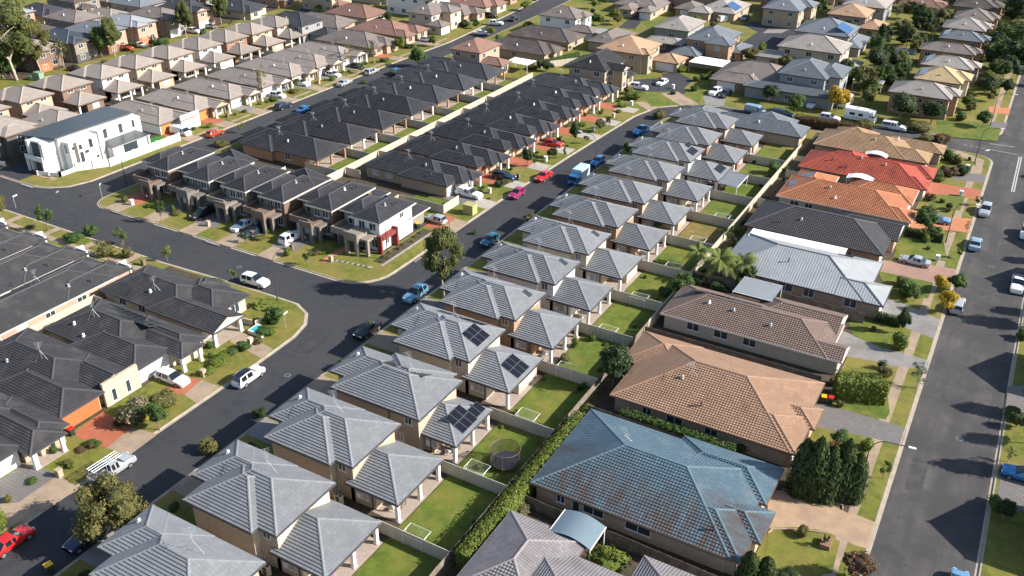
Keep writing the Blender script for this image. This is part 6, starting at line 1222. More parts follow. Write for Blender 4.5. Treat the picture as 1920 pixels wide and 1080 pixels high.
for i, (x, y, k, c, hd, lab) in enumerate([(902, 65, 'sedan', 'white', 20, 'white sedan near the top of the upper-left street'), (930, 47, 'suv', 'white', 20, 'white SUV at the very top of the upper-left street'), (964, 38, 'sedan', 'black', 92, 'black car right of the white pair at the top'), (801, 78, 'hatch', 'white', 2, 'white car on the patchy brown bungalow drive'), (920, 33, 'suv', 'black', 2, 'black car on a lawn-side drive at the top'), (604, 10, 'suv', 'white', 20, 'white car on the road near the white block house'), (263, 88, 'sedan', 'white', 2, 'white car outside the far street houses'), (238, 93, 'hatch', 'orange', 2, 'red-orange car outside the far street houses'), (365, 62, 'suv', 'white', 2, 'white SUV on the far street drive'), (393, 53, 'sedan', 'grey', 2, 'grey car on the far street drive'), (318, 8, 'suv', 'white', 2, 'white car far off at the upper left'), (443, 22, 'hatch', 'white', 92, 'white hatchback on the road at the upper left'), (142, 133, 'sedan', 'black', 4, 'black sedan beside the big trees'), (1358, 40, 'van', 'white', 60, 'white covered trailer van near the solar house'), (1396, 38, 'suv', 'grey', 268, 'grey SUV on a drive at the top'), (610, 140, 'suv', 'black', 2, 'black SUV beside the white hatchback on a brown bungalow drive')]):
    u, v = G(x, y); car(k, c, u, v, hd, lab, z=.12)
# ------------------------------------------------------------------ lamps and signs
lamp(-5.0, 84.6, 5, 'dark curved street lamp beside the columnar conifers', 7.6, 3.2); lamp(-5.4, 155.6, 8, 'dark curved street lamp by the clipped hedge', 7.4); lamp(-5.4, 197.8, 8, 'dark street lamp at the right street corner', 7.6); lamp(-5.0, 224.2, 5, 'dark street lamp up the far right street', 7.6)
lamp(-82.6, 103.4, 10, 'dark curved lamp in front of the red entry frame', 7.4, 2.9); lamp(-69.6, 154.0, 172, 'dark curved lamp beside the box truck', 7.6, 3.2); lamp(-144.2, 103.2, 200, 'dark curved lamp beside the first townhouse', 7.6, 3.0); lamp(-88.7, 84.4, 92, 'dark curved lamp at the lower-left corner', 7.6, 2.8)
sign_post(-82.2, 79.0, 'grey street sign on the lower-left corner', 2.5, 100); u, v = G(192, 372); sign_post(u, v, 'white street sign beside the first townhouse corner', 2.8, 130); u, v = G(30, 390); sign_post(u, v, 'thin pole sign at the left edge of the cross street', 2.4, 100)
u, v = G(1842, 303); sign_post(u, v, 'street sign on the right street corner', 2.6, 40)
# ------------------------------------------------------------------ letterboxes, bins, yard things
for x, y, st_, lab in ((113, 893, 'brick', 'brick letterbox on the lower left white-garage drive'), (250, 795, 'cream', 'cream letterbox beside the yellow sign board'), (382, 705, 'brick', 'brick letterbox beside the white people mover drive'), (470, 645, 'cream', 'cream letterbox at the corner bungalow hedge'), (1757, 489, 'white', 'white letterbox by the silver sedan'), (1801, 367, 'white', 'white letterbox on the red paved drive'), (391, 424, 'brick', 'brick letterbox between the townhouse drives'), (248, 384, 'white', 'white letterbox on the townhouse corner lawn'), (621, 490, 'brick', 'brick letterbox by the corner townhouse path'), (548, 468, 'dark', 'dark letterbox behind the white SUV'), (474, 443, 'dark', 'dark brick letterbox by the two sedans'), (1023, 302, 'white', 'white letterbox near the red hatchback'), (972, 334, 'dark', 'dark letterbox by the navy SUV'), (918, 362, 'cream', 'cream letterbox by the white utility'), (1112, 245, 'cream', 'cream letterbox by the flowering tree'), (1150, 220, 'cream', 'cream letterbox below the curve'), (1184, 197, 'white', 'white letterbox on the curve lawn'), (1813, 318, 'white', 'white letterbox beside the dark shrubs'), (270, 497, 'dark', 'dark letterbox on the cross street grass'), (427, 220, 'dark', 'dark letterbox outside the second brown bungalow'), (598, 157, 'brick', 'brick letterbox outside the fifth brown bungalow'), (1262, 166, 'white', 'white letterbox on the forked drive')):
    u, v = G(x, y); letterbox(u, v, lab, st_)
for x, y, c, lab in ((1543, 755, 'yellow', 'yellow-lidded bin beside the salmon-roofed house'), (1556, 757, 'red', 'red-lidded bin beside the salmon-roofed house'), (95, 1074, 'yellow', 'yellow-lidded bin on the road at the bottom left'), (127, 812, 'yellow', 'yellow-lidded bin by the orange garage'), (135, 816, 'red', 'red-lidded bin by the orange garage'), (783, 428, 'yellow', 'yellow-lidded bin by the corner townhouse'), (990, 418, 'yellow', 'yellow-lidded bin in the shade of a grey house'), (368, 226, 'yellow', 'yellow-lidded bin by the first orange garage'), (1097, 218, 'yellow', 'yellow-lidded bin by the far black bungalows'), (1238, 152, 'red', 'red-lidded bin behind the white hatchback')):
    u, v = G(x, y, 0.0 if y > 1000 else .12); bin_(u, v, c, lab)
for i, (x, y) in zip((1, 2, 3, 4, 5, 6, 7, 8, 9), ((771, 1009), (887, 884), (983, 784), (1057, 694), (1135, 622), (1195, 560), (1260, 502), (1306, 452), (1352, 408))):
    u, v = G(x, y, 1.5); clothesline(u, v, 0, f'white fold-down clothesline in the back yard of the {ORD[i]} grey house')
for i, (x, y) in ((1, (636, 944)), (0, (500, 1076)), (5, (1030, 650)), (8, (1180, 500))):
    u, v = G(x, y); ac_unit(u, v, f'cream air conditioner with twin fans beside the {ORD[i]} grey house', 0)
u, v = G(948, 872); trampoline(u, v, 'black netted trampoline in the back yard beside the hedge')
PT = [(0, 't'), (2, 't'), (3, 't'), (5, 't'), (6, 't'), (8, 't'), (10, 't'), (11, 't')]
for i, k in PT:
    v0, v1 = GV0[i], GV1[i]; m = (v0 + v1) / 2
    table_set(-47.2, m - 1.4, f'dark outdoor table on the patio of the {ORD[i]} grey house'); chair(-47.2, m - 2.4, 180, f'pale outdoor chair left of the table on the {ORD[i]} grey house patio'); chair(-47.3, m - .4, 0, f'pale outdoor chair right of the table on the {ORD[i]} grey house patio', (.5, .5, .48))
def airer(u, v, label):
    o = tag(empty('clothes_airer', (u, v, .16), RD(rnd.uniform(-20, 20))), label, 'clothes airer', 'clothes airers'); m = MB()
    for y in (-.3, .3): m.tube((-.9, y, .95), (.9, y, .95), .015, .015, 4); m.tube((-.7, y, 0), (.5, -y, .95), .015, .015, 4); m.tube((.7, y, 0), (-.5, -y, .95), .015, .015, 4)
    for i in range(9): m.tube((-.9 + i * .225, -.3, .95), (-.9 + i * .225, .3, .95), .008, .008, 3)
    m.build('frame', [WHITE], o)
    for i, c in enumerate(((.5, .05, .08), (.1, .2, .5), (.75, .75, .72), (.3, .1, .4))): g = MB(); x = -.75 + i * .42; g.poly([(x, -.28, .96), (x, .28, .96), (x, .3, .5), (x, -.3, .5)]); g.poly([(x + .03, .28, .96), (x + .03, -.28, .96), (x + .03, -.3, .55), (x + .03, .3, .55)]); g.build('garment', [gloss('cloth_%d' % i, c, .9)], o)
airer(-46.9, 46.2, 'clothes airer hung with washing on the second grey house patio, nearer the camera'); airer(-46.7, 49.4, 'clothes airer hung with washing on the second grey house patio, further back')
def bicycle(u, v, ang, label):
    o = tag(empty('bicycle', (u, v, .16), RD(ang)), label, 'bicycle'); w_ = MB()
    for x in (-.52, .52):
        k = MB(); k.path([(x + .33 * math.cos(t * .4488), 0, .34 + .33 * math.sin(t * .4488)) for t in range(15)], .025, 5); k.build('wheel', [TYRE], o)
    m = MB(); m.path([(-.52, 0, .34), (-.05, 0, .32), (.38, 0, .78), (-.2, 0, .78), (-.05, 0, .32)], .022, 5); m.path([(-.52, 0, .34), (-.2, 0, .78), (-.22, 0, .9)], .018, 5); m.path([(.52, 0, .34), (.36, 0, .95)], .02, 5); m.tube((.36, -.25, .97), (.36, .25, .97), .016, .016, 4); m.build('frame', [STEEL_D], o); s = MB(); s.box(-.34, -.1, -.07, .07, .9, .95); s.build('saddle', [TYRE], o)
bicycle(*G(911, 735), 60, 'dark bicycle on the patio of the fifth grey house'); bicycle(*G(880, 858), 40, 'bicycle beside the fourth grey house patio post')
u, v = G(268, 790); o = tag(empty('sign_board', (u, v, .1), RD(35)), 'yellow and blue sign board on the lower left verge', 'sign'); m = MB(); m.box(-.75, .75, -.04, .04, .25, 1.9); m.build('board', [gloss('board_yellow', (.7, .5, .02), .5)], o); m = MB(); m.box(-.3, .45, -.055, -.041, 1.25, 1.8); m.build('panel', [gloss('board_blue', (.3, .4, .55), .5)], o); m = MB(); m.tube((-.65, 0, 0), (-.65, 0, .3), .04, .04, 5); m.tube((.65, 0, 0), (.65, 0, .3), .04, .04, 5); m.build('leg', [GALV], o)
u, v = G(1825 / 1 if False else 451, 583); o = tag(empty('swim_spa', (-84.6, 76.4, .1)), 'small turquoise pool spa in the corner bungalow yard', 'spa'); m = MB(); m.box(-1.3, 1.3, -1.0, 1.0, 0, .55); m.build('shell', [WHITE], o); m = MB(); m.poly([(-1.1, -.8, .556), (1.1, -.8, .556), (1.1, .8, .556), (-1.1, .8, .556)]); m.build('pool_water', [gloss('pool_water', (.05, .4, .42), .05)], o)
def bed_edge(pts, label):
    m = MB()
    for a, b in zip(pts, pts[1:]): m.tube((*a, .2), (*b, .2), .09, .09, 4)
    tag(m.build('garden_edging', [W['pink']], None, (pts[0][0], pts[0][1], 0)), label, 'edging')
bed_edge([G(*p) for p in ((1468, 918), (1520, 934), (1580, 948), (1580, 956))], 'low edging along the conifer bed by the sand drive'); bed_edge([G(*p) for p in ((1440, 1000), (1448, 993), (1500, 993), (1545, 1000))], 'curved edging round the bottom right lawn')
o = tag(empty('planter_box', (*G(1548, 1022), .1)), 'brick planter box with small plant at the sand drive', 'planter'); m = MB(); m.box(-.5, .5, -.7, .7, 0, .55); m.build('box', [W['red']], o)
for x, y, dx, dy, lab in ((39, 346, 26, 5, 'dark kerb drain inlet below the white house corner'), (208, 396, 20, 6, 'dark kerb drain inlet at the first townhouse corner'), (388, 452, 22, 9, 'dark kerb drain inlet by the middle townhouses'), (776, 492, 14, -9, 'dark kerb drain inlet at the corner townhouse lawn')):
    a = Vector((*G(x, y, .1), 0)); b = Vector((*G(x + dx, y + dy, .1), 0)); d = (b - a).normalized(); n_ = Vector((-d.y, d.x, 0)) * .16; o = tag(empty('kerb_drain', (a.x, a.y, 0)), lab, 'drain'); m = MB(); L = (b - a).length
    q = [Vector((0, 0, 0)) - n_, d * L - n_, d * L + n_, n_]; m.poly([(p.x, p.y, .145) for p in q])
    for i in range(4): p0, p1 = q[i], q[(i + 1) % 4]; m.poly([(p0.x, p0.y, 0), (p1.x, p1.y, 0), (p1.x, p1.y, .145), (p0.x, p0.y, .145)])
    m.build('inlet', [STEEL_D], o); c = MB(); c.box(min(p.x for p in q) + .05, max(p.x for p in q) - .05, min(p.y for p in q) + .05, max(p.y for p in q) - .05, .146, .155); c.build('cover', [CONC], o)
# small posts and bench in the bottom yard
o = tag(empty('garden_bench', (-40.2, 40.2, .1), RD(60)), 'wooden garden bench on the bottom back lawn', 'bench'); m = MB(); m.box(-.8, .8, -.25, .25, .42, .48); m.build('seat', [FENCE_T], o)
for x in (-.7, .7): m = MB(); m.box(x - .05, x + .05, -.22, .22, 0, .42); m.build('leg', [FENCE_T], o)

# ------------------------------------------------------------------ plants, foot pixel and size in the photograph
for a in [
 ('gum', 833, 560, 82, 140, 'gum', 'tall leaning gum tree on the kerb near the junction', 1), ('gum', 222, 1012, 150, 125, 'olive', 'big olive gum tree over the lower left road', 2), ('gum', 32, 150, 110, 135, 'gum', 'largest gum tree at the upper left edge', 0), ('gum', 78, 140, 60, 90, 'olive', 'olive gum tree right of the largest one, upper left', 1), ('gum', 8, 145, 70, 90, 'gum', 'gum tree cut by the upper left edge', 2), ('sparse', 120, 125, 32, 55, 'gum', 'thin gum tree between the big trees and the far street', 0),
 ('tree', 192, 108, 36, 58, 'mid', 'dense green tree of a pair on the far street, left one', 0), ('gum', 216, 106, 38, 66, 'gum', 'taller tree of a pair on the far street, right one', 1), ('gum', 350, 70, 38, 66, 'gum', 'tall street tree before the peach gabled house', 2), ('gum', 416, 46, 30, 50, 'gum', 'tall street tree at the upper left road', 0),
 ('young', 92, 433, 36, 52, 'mid', None), ('shrub', 174, 444, 27, 28, 'mid', None), ('young', 232, 458, 34, 36, 'mid', None), ('young', 314, 489, 26, 34, 'lime', None), ('young', 437, 527, 20, 28, 'mid', None), ('shrub', 142, 458, 44, 28, 'mid', None), ('wispy', 202, 488, 50, 44, 'olive', None), ('wispy', 241, 488, 34, 36, 'olive', None), ('tree', 4, 412, 40, 58, 'olive', 'yellowish tree cut by the left edge of the cross street'), ('shrub', 290, 512, 22, 12, 'rust', None), ('shrub', 60, 430, 18, 10, 'olive', None),
 ('young', 303, 416, 27, 46, 'dark', None), ('conifer', 325, 397, 9, 14, 'mid', None), ('shrub', 236, 381, 14, 18, 'olive', None), ('young', 462, 456, 22, 26, 'mid', None), ('shrub', 540, 482, 20, 22, 'lime', None), ('young', 578, 498, 26, 34, 'mid', None), ('shrub', 506, 438, 26, 16, 'lime', None), ('shrub', 488, 452, 24, 12, 'olive', None), ('shrub', 280, 390, 14, 10, 'mid', None), ('shrub', 332, 406, 24, 9, 'olive', None), ('shrub', 592, 480, 18, 12, 'rust', None), ('shrub', 605, 478, 22, 10, 'lime', None),
 ('tree', 786, 125, 46, 42, 'mid', 'dense round tree at the top of the black row'), ('shrub', 742, 143, 27, 17, 'lime', None), ('shrub', 684, 157, 14, 9, 'mid', None), ('shrub', 648, 180, 16, 8, 'mid', None), ('tree', 812, 87, 21, 24, 'lime', None), ('tree', 712, 40, 32, 20, 'mid', None), ('tree', 920, 68, 27, 22, 'lime', None), ('tree', 892, 54, 20, 20, 'mid', None), ('shrub', 872, 52, 26, 18, 'dark', None), ('tree', 598, 22, 18, 14, 'lime', None), ('shrub', 768, 92, 24, 10, 'dark', None),
 ('sparse', 656, 125, 27, 42, 'olive', None), ('sparse', 703, 119, 22, 42, 'gum', None), ('young', 677, 138, 17, 20, 'mid', None), ('sparse', 495, 181, 30, 60, 'olive', None), ('young', 558, 172, 20, 30, 'gum', None), ('shrub', 515, 192, 20, 15, 'mid', None), ('young', 454, 249, 15, 20, 'lime', None), ('shrub', 393, 241, 14, 14, 'lime', None), ('shrub', 417, 277, 32, 16, 'olive', None), ('shrub', 460, 212, 12, 9, 'mid', None), ('shrub', 722, 118, 20, 12, 'mid', None), ('shrub', 624, 152, 15, 10, 'lime', None), ('shrub', 552, 176, 20, 9, 'olive', None), ('tree', 383, 72, 18, 20, 'mid', None), ('shrub', 134, 146, 14, 9, 'mid', None), ('shrub', 198, 120, 14, 9, 'olive', None),
 ('tree', 1078, 267, 26, 46, 'dark', None), ('tree', 1125, 248, 26, 32, 'pink', None), ('young', 1141, 242, 15, 28, 'dark', None), ('shrub', 1188, 190, 40, 26, 'lime', None), ('shrub', 1178, 178, 20, 20, 'olive', None), ('shrub', 1167, 203, 22, 12, 'lime', None), ('young', 1100, 270, 15, 20, 'mid', None), ('tree', 988, 312, 26, 42, 'dark', None), ('tree', 1036, 297, 27, 24, 'dark', None), ('young', 1059, 297, 11, 24, 'mid', None), ('young', 1002, 312, 12, 20, 'mid', None), ('shrub', 938, 352, 26, 18, 'dark', None), ('shrub', 950, 345, 24, 12, 'olive', None), ('shrub', 1092, 238, 20, 11, 'lime', None), ('shrub', 1160, 212, 15, 8, 'lime', None),
 ('shrub', 1236, 224, 30, 22, 'olive', None), ('tree', 1176, 290, 22, 28, 'mid', None), ('conifer', 1041, 404, 10, 27, 'lime', None), ('conifer', 983, 452, 6, 28, 'lime', None), ('shrub', 1002, 412, 26, 12, 'olive', None), ('tree', 1231, 433, 42, 36, 'mid', 'round green tree beside a grey house patio'), ('young', 1366, 455, 24, 36, 'mid', 'round-headed tree beside the metal roof'), ('tree', 1278, 558, 56, 56, 'mid', 'bushy tree in the yard left of the palms'), ('palm', 1345, 528, 82, 80, 'palm', 'largest feather palm behind the metal-roofed house'), ('palm', 1388, 528, 70, 70, 'palm', 'feather palm nearest the metal roof'), ('palm', 1306, 502, 60, 58, 'palm', 'feather palm furthest left in its clump'), ('shrub', 1440, 545, 40, 22, 'lime', None), ('shrub', 1408, 545, 46, 26, 'olive', None), ('shrub', 1246, 558, 30, 26, 'mid', None), ('banana', 1472, 322, 42, 30, 'palm', None), ('tree', 1449, 326, 30, 30, 'mid', None), ('shrub', 1310, 535, 36, 26, 'dark', None), ('shrub', 1345, 548, 40, 24, 'dark', None), ('tree', 1388, 548, 36, 34, 'dark', None),
 ('tree', 1147, 728, 92, 104, 'dark', 'dark olive rounded tree beside the salmon-roofed house'), ('shrub', 1060, 682, 26, 26, 'olive', None), ('wispy', 1078, 655, 26, 36, 'lime', None), ('shrub', 1111, 642, 16, 22, 'mid', None), ('shrub', 1135, 650, 14, 10, 'mid', None), ('shrub', 1100, 780, 30, 26, 'lime', None), ('shrub', 1082, 790, 20, 14, 'rust', None), ('shrub', 1387, 850, 45, 32, 'mid', None), ('shrub', 966, 940, 42, 28, 'mid', None), ('shrub', 980, 968, 42, 28, 'pink', None), ('shrub', 900, 880, 18, 14, 'lime', None), ('shrub', 850, 850, 20, 18, 'mid', None),
 ('conifer', 1497, 922, 46, 100, 'dark', None), ('conifer', 1520, 930, 48, 110, 'dark', None), ('conifer', 1545, 932, 50, 98, 'dark', None), ('conifer', 1572, 930, 46, 106, 'dark', None), ('conifer', 1596, 935, 44, 88, 'dark', None), ('tree', 1576, 845, 52, 48, 'mid', None), ('shrub', 1624, 848, 30, 30, 'lime', None), ('young', 1655, 897, 27, 36, 'mid', 'small round street tree beside the conifers'), ('shrub', 1610, 862, 20, 14, 'olive', None),
 ('tree', 1604, 1085, 66, 62, 'rust', 'purple-brown bushy tree at the bottom right kerb'), ('conifer', 1400, 1092, 40, 62, 'dark', None), ('conifer', 1432, 1096, 40, 56, 'dark', None), ('shrub', 1475, 1088, 40, 20, 'dark', None), ('young', 1546, 1024, 18, 28, 'mid', None),
 ('shrub', 1656, 712, 32, 34, 'olive', None), ('shrub', 1684, 660, 38, 46, 'lime', None), ('tree', 1690, 625, 30, 56, 'dark', None), ('sparse', 1718, 728, 46, 56, 'blue', 'blue-green sapling leaning over the right kerb'), ('tree', 1772, 585, 48, 50, 'gold', 'golden round tree at the right kerb'), ('tree', 1760, 548, 36, 40, 'gold', None), ('tree', 1790, 545, 44, 40, 'mid', None), ('shrub', 1700, 560, 44, 40, 'mid', None), ('shrub', 1690, 540, 30, 24, 'olive', None), ('tree', 1735, 435, 56, 52, 'mid', 'bushy tree before the blue wagon'), ('shrub', 1742, 378, 22, 20, 'rust', None), ('young', 1832, 386, 17, 21, 'mid', None), ('sparse', 1812, 436, 16, 22, 'gum', None), ('young', 1798, 484, 17, 22, 'mid', None), ('shrub', 1750, 338, 34, 30, 'dark', None), ('shrub', 1777, 334, 36, 28, 'rust', None), ('shrub', 1802, 332, 26, 28, 'dark', None), ('shrub', 1775, 303, 27, 32, 'mid', None), ('shrub', 1794, 310, 17, 20, 'olive', None), ('shrub', 1760, 342, 24, 10, 'lime', None), ('shrub', 1752, 438, 30, 16, 'mid', None),
 ('tree', 1620, 248, 45, 28, 'olive', None), ('shrub', 1725, 250, 48, 26, 'olive', None), ('shrub', 1765, 268, 36, 16, 'rust', None), ('shrub', 1735, 266, 30, 12, 'olive', None), ('tree', 1490, 210, 42, 40, 'mid', 'dense green tree beside the side street'), ('tree', 1568, 208, 58, 52, 'gold', 'large golden yellow tree on the side street'), ('tree', 1688, 228, 62, 62, 'dark', None), ('tree', 1745, 232, 58, 50, 'dark', None), ('tree', 1632, 186, 27, 30, 'mid', None), ('tree', 1622, 162, 56, 46, 'olive', None), ('tree', 1640, 138, 54, 56, 'dark', None), ('tree', 1700, 88, 46, 46, 'gum', None), ('tree', 1720, 48, 32, 44, 'dark', None), ('shrub', 1742, 57, 36, 18, 'mid', None), ('tree', 1690, 87, 32, 26, 'mid', None), ('banana', 1660, 112, 40, 30, 'palm', None), ('tree', 1518, 33, 46, 34, 'dark', None), ('shrub', 1512, 50, 30, 18, 'lime', None), ('tree', 1470, 132, 32, 32, 'olive', None), ('tree', 1405, 117, 42, 34, 'olive', None), ('shrub', 1428, 97, 16, 20, 'lime', None), ('tree', 1150, 40, 32, 27, 'lime', 'round yellow-green tree at the top middle'), ('tree', 985, 20, 27, 22, 'lime', None), ('shrub', 1210, 37, 18, 12, 'lime', None), ('tree', 1298, 34, 20, 14, 'dark', None),
 ('tree', 1845, 178, 50, 38, 'dark', None), ('shrub', 1865, 168, 36, 28, 'olive', None), ('tree', 1884, 178, 27, 32, 'dark', None), ('tree', 1842, 238, 36, 34, 'mid', None), ('shrub', 1800, 228, 24, 20, 'mid', None), ('tree', 1815, 205, 34, 28, 'mid', None), ('tree', 1880, 132, 52, 58, 'dark', None), ('tree', 1898, 92, 62, 48, 'mid', None), ('gum', 1905, 52, 72, 66, 'dark', None), ('gum', 1912, 20, 70, 44, 'dark', None), ('tree', 1862, 102, 36, 36, 'dark', None), ('shrub', 1835, 160, 24, 14, 'rust', None), ('tree', 1850, 60, 26, 26, 'dark', None), ('tree', 1905, 150, 26, 30, 'blue', None),
 ('shrub', 1350, 152, 20, 16, 'mid', None), ('shrub', 1305, 154, 17, 16, 'mid', None), ('shrub', 1302, 172, 18, 14, 'mid', None), ('shrub', 1322, 150, 22, 15, 'mid', None), ('tree', 1440, 192, 44, 40, 'dark', None), ('shrub', 1276, 137, 26, 18, 'lime', None), ('shrub', 1216, 136, 26, 16, 'lime', None), ('tree', 1026, 134, 36, 26, 'dark', None), ('shrub', 1062, 96, 30, 10, 'mid', None), ('shrub', 1262, 178, 14, 9, 'dark', None), ('shrub', 1000, 132, 26, 10, 'olive', None),
 ('shrub', 262, 802, 70, 58, 'pink', 'sprawling pale-flowering rose bush by the parapet house'), ('shrub', 316, 770, 56, 46, 'olive', None), ('tree', 299, 806, 52, 66, 'mid', 'green tree before the parapet house'), ('shrub', 226, 800, 26, 18, 'dark', None), ('shrub', 500, 632, 40, 26, 'mid', None), ('shrub', 516, 612, 36, 50, 'mid', None), ('banana', 486, 575, 34, 36, 'palm', None), ('shrub', 412, 690, 46, 24, 'lime', None), ('shrub', 392, 705, 34, 18, 'lime', None), ('banana', 84, 610, 60, 48, 'palm', 'broad-leaved banana plant behind the cream fence'), ('shrub', 396, 655, 14, 22, 'mid', None), ('shrub', 437, 668, 30, 20, 'mid', None), ('shrub', 458, 660, 28, 22, 'mid', None), ('shrub', 510, 630, 26, 22, 'lime', None),
 ('shrub', 657, 700, 40, 38, 'olive', None), ('shrub', 748, 618, 18, 24, 'lime', None), ('sparse', 697, 622, 17, 32, 'lime', None), ('shrub', 396, 854, 42, 38, 'olive', None), ('shrub', 490, 785, 28, 24, 'dark', None), ('palm', 300, 990, 56, 50, 'palm', 'small feather palm under the olive gum tree'), ('shrub', 4, 1002, 34, 66, 'lime', 'lime bush cut by the lower left edge'), ('shrub', 178, 842, 30, 18, 'mid', None), ('wispy', 130, 876, 30, 20, 'olive', None), ('shrub', 104, 852, 12, 22, 'mid', None), ('shrub', 155, 850, 22, 12, 'rust', None), ('shrub', 890, 440, 14, 12, 'mid', None), ('shrub', 925, 498, 20, 14, 'olive', None),
 ('sparse', 1890, 866, 24, 32, 'gum', None), ('shrub', 1864, 958, 34, 32, 'lime', None), ('shrub', 1898, 790, 40, 26, 'mid', None), ('tree', 1905, 800, 34, 30, 'dark', None), ('tree', 1880, 975, 44, 44, 'dark', None), ('shrub', 1915, 640, 30, 26, 'mid', None), ('shrub', 305, 88, 26, 14, 'mid', None)]:
    kind, x, y, wp, hp, c = a[:6]; pl(kind, x, y, wp, hp, c, a[6] if len(a) > 6 else None, a[7] if len(a) > 7 else None)
plant('tree', -24.0, 60.6, 5.6, 4.4, 'lime', 'large pale-flowering bush beside the arched patio cover', z=-1.2); plant('tree', -29.6, 123.6, 4.2, 4.2, 'dark', 'dark understorey tree beneath the feather palms')
for i in range(8): plant(rnd.choice(['shrub', 'wispy']), -83.2 + rnd.uniform(-.5, .5), 102 + i * 1.7, rnd.uniform(.7, 1.2), rnd.uniform(.5, .9), rnd.choice(['lime', 'olive', 'mid']))
for i in range(7): plant('wispy', -89.6 + i * .95, 98.75 + i * .13, .6, .5, 'lime')
for i, v in enumerate(D1V): plant('shrub', -84.2, v + 6, 1.3, .9, ['mid', 'lime', 'olive'][i % 3]); plant('shrub', -84.6, v + 7.6, 1.0, .8, ['olive', 'mid', 'dark'][i % 3]); plant('shrub', -81, v + 3.8, .8, .6, ['lime', 'mid'][i % 2])
for i, v in enumerate([125.2, 135.4, 146.0, 156.6, 167.0, 176.6, 186.4]): plant('shrub', -156.8, v + 6.6, 1.3, 1.0, ['mid', 'olive', 'lime'][i % 3]); plant('shrub', -156.2, v + 8.4, 1.0, .8, ['lime', 'mid'][i % 2])
for i in (0, 1, 2, 4, 6, 9, 10): plant('shrub', -67.4, GV0[i] + 2.2, 1.5, 1.2, ['dark', 'mid'][i % 2])
def clear(u, v, m): return not any(a - m < u < b + m and c - m < v < d + m for _, a, b, c, d in REFS)
def paved(u, v):
    for P in PAVED:
        c = False
        for i in range(len(P)):
            (x0, y0), (x1, y1) = P[i - 1][:2], P[i][:2]
            if (y0 > v) != (y1 > v) and u < x0 + (v - y0) * (x1 - x0) / (y1 - y0): c = not c
        if c: return True
    return False
def scatter(n, u0, u1, v0, v1, kinds, cols, w0, w1, m=1.6, ok=lambda u, v: True, tries=12):
    for _ in range(n):
        for _t in range(tries):
            u, v = rnd.uniform(u0, u1), rnd.uniform(v0, v1)
            if clear(u, v, m) and ok(u, v) and not paved(u, v): break
        else: continue
        k = rnd.choice(kinds); wd = rnd.uniform(w0, w1) * (.55 if k == 'shrub' else 1); plant(k, u, v, wd, wd * rnd.uniform(.8, 1.25), rnd.choice(cols))
road_ok = lambda u, v: not (-151.5 < u < -142.5) and not (-77 < u < -59 and 250 < v < 292) and not (-2.5 < u < 8) and not (-12 < u and v < 220)
scatter(26, -60, -28, 224, 262, ['tree', 'shrub', 'tree', 'gum'], ['dark', 'mid', 'olive', 'gum'], 3, 6, ok=road_ok)
scatter(85, -74, -24, 262, 400, ['tree', 'tree', 'gum', 'sparse'], ['dark', 'mid', 'gum', 'olive'], 3, 6, ok=road_ok)
scatter(30, -13.5, -6.2, 226, 300, ['tree', 'tree', 'shrub'], ['dark', 'mid', 'olive', 'lime'], 2.0, 4.0, 1.0, road_ok)
scatter(42, -13, 6, 258, 400, ['gum', 'tree', 'gum'], ['dark', 'gum', 'mid'], 4.5, 8, 1.0)
scatter(46, -142, -74, 214, 400, ['tree', 'tree', 'shrub', 'tree'], ['dark', 'mid', 'lime', 'olive'], 2.4, 5, ok=road_ok)
scatter(32, -240, -152, 200, 330, ['tree', 'tree', 'shrub', 'tree'], ['dark', 'mid', 'lime', 'olive'], 2.2, 4.5, ok=road_ok)
scatter(12, -222, -205, 140, 205, ['tree', 'young'], ['dark', 'mid', 'olive'], 1.8, 3.6)
scatter(26, -244, -224, 112, 151, ['gum', 'tree', 'tree'], ['gum', 'gum', 'olive', 'mid'], 5, 8.5, .2)
scatter(16, -240, -226, 108, 141, ['shrub', 'shrub', 'tree'], ['gum', 'olive', 'mid'], 4, 8, .3)
scatter(30, -14, -6.5, 66, 205, ['shrub', 'shrub', 'young', 'wispy'], ['mid', 'dark', 'olive', 'lime', 'rust'], 1.6, 3.0, .4, lambda u, v: True)
scatter(14, -37.2, -36.0, 104, 184, ['shrub'], ['mid', 'dark', 'lime'], 1.6, 2.6, .2); scatter(18, -45, -38.6, 34, 186, ['shrub'], ['mid', 'olive', 'lime', 'dark'], 1.0, 2.0, .1, lambda u, v: u > -40 or u < -44)
for v, hh in ((98, 6.5), (103.5, 5), (110, 6), (134, 7), (138, 5.5), (156.5, 5), (62, 6), (68, 5)): plant('tree', 10.6 + (hh % 1) * 1.4, v, hh * .72, hh, 'dark')
for u, v, c in ((-86, 54.6, 'dark'), (-85.2, 56.4, 'lime'), (-85.8, 68.4, 'mid'), (-84.4, 69.6, 'lime'), (-83.2, 72.6, 'mid'), (-82.8, 74.2, 'olive'), (-83.6, 47.8, 'rust'), (-82.6, 44.4, 'lime'), (-84.2, 40.6, 'mid'), (-83.6, 37.4, 'olive'), (-85.8, 78.6, 'lime'), (-87.4, 81.6, 'mid')): plant('shrub', u, v, rnd.uniform(.9, 1.7), rnd.uniform(.7, 1.3), c)

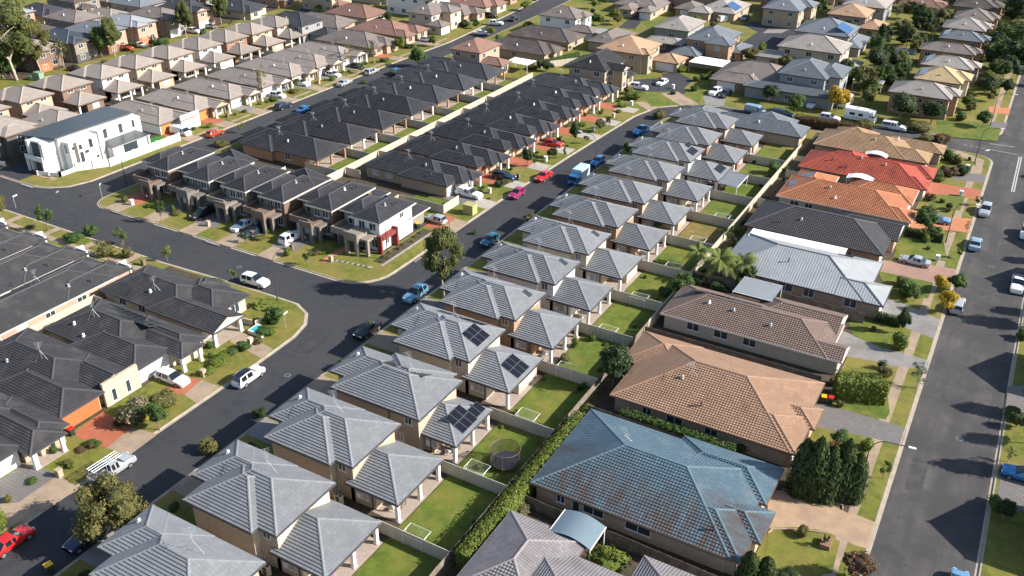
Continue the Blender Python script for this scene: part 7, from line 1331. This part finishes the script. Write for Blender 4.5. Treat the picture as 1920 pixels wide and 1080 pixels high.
hedge(-36.2, 53.5, -36.3, 79.5, 1.9, 2.6, 'lime', 'long bright hedge along the timber back fence below the blue roof'); hedge(-32.5, 83.0, -18.5, 82.9, 1.3, 2.2, 'mid', 'clipped hedge between the blue and salmon roofs')
hedge(*G(1562, 742), *G(1655, 752), 2.6, 3.4, 'lime', 'tall thick rounded hedge beside the salmon-roofed house front'); hedge(*G(1696, 441), *G(1766, 455), 1.0, 1.5, 'dark', 'low square-clipped hedge in front of the grey-black roof'); hedge(*G(1640, 600), *G(1688, 612), 1.2, 1.4, 'dark', 'dark low hedge at the chestnut-roofed house drive')
hedge(*G(1376, 436), *G(1418, 444), 1.2, 1.3, 'lime', 'short lime-green hedge behind the pale metal roof'); hedge(-43.5, 203.2, -27.0, 203.8, 2.2, 2.2, 'rust', 'rust-brown hedge along the side street behind the tan roof'); hedge(-66, 186, -61, 198, 1.4, 1.3, 'lime', 'low bright hedge along the street curve'); hedge(*G(290, 88), *G(315, 82), 1.6, 1.8, 'mid', 'low green hedge outside the far street houses')
hedge(*G(1010, 125), *G(1085, 108), 1.2, 1.6, 'mid', 'green hedge beside the cream fence below the peach house'); hedge(*G(1640, 160), *G(1690, 152), 2.5, 3, 'dark', 'dark garden hedge behind the sand-coloured roof')

# ------------------------------------------------------------------ labels that say which plant is which
def nearest(u, v):
    best = None
    for ref, a, b, c, d in REFS:
        q = max(a - u, 0, u - b) ** 2 + max(c - v, 0, v - d) ** 2
        if best is None or q < best[0]: best = (q, ref)
    return best[1]
byl = {}
for o, lab, kind, c, u, v, wd in PLANTS:
    if lab: o['label'] = lab; continue
    byl.setdefault((KWORD[kind].format(CWORD[c]), nearest(u, v)), []).append((u, v, o))
for (k, ref), L in byl.items():
    L.sort(key=lambda t: (t[0], t[1]))
    for i, (u, v, o) in enumerate(L):
        o['label'] = (f'{k} beside the {ref}' if len(L) == 1 else f'{ORD[min(i, 19)]} {k} from left beside the {ref}')
# make any label that two things still share say which of them it is, by its place from the left
al = {}
for o in col.objects:
    if o.parent is None and o.get('label') and o.get('kind') is None: al.setdefault(o['label'], []).append(o)
for lab, L in al.items():
    if len(L) > 1:
        L.sort(key=lambda q: q.location.x)
        for i, q in enumerate(L): q['label'] = f'{lab}, {ORD[min(i, 19)]} from left'


# ------------------------------------------------------------------ manholes and road repairs
for u, v, lab in ((-74.2, 70.5, 'round manhole cover on the middle street below the junction'), (-101.5, 89.5, 'round manhole cover on the cross street'), (3.4, 100.5, 'round manhole cover on the right street'), (2.2, 150.2, 'round manhole cover on the right street near the silver sedan')):
    o = tag(empty('manhole_cover', (u, v, .004)), lab, 'manhole'); m = MB(); m.tube((0, 0, 0), (0, 0, .012), .42, .42, 18); m.build('ring', [CONC], o); m = MB(); m.tube((0, 0, .004), (0, 0, .018), .33, .33, 18); m.build('lid', [STEEL_D], o)
_lv[0] = 0
PATCHM = mat('asphalt_patch', (.046, .046, .05), .9, .3, .7, fine=12); PATCHO = mat('asphalt_patch_worn', (.07, .067, .066), .9, .3, .7, fine=12)
for u0, u1, v0, v1 in ((-77.6, -75.2, 74.2, 80.5), (-73.0, -71.2, 104, 111), (-.8, .9, 88, 94.5), (4.2, 6.6, 118, 121.5), (2.6, 4.0, 138, 143.5), (-124, -119.8, 86, 87.6), (-148.5, -146.6, 118, 124), (-1.6, .2, 108, 110)): rect('road', u0, u1, v0, v1, PATCHO if u0 > -3 else PATCHM, .006)
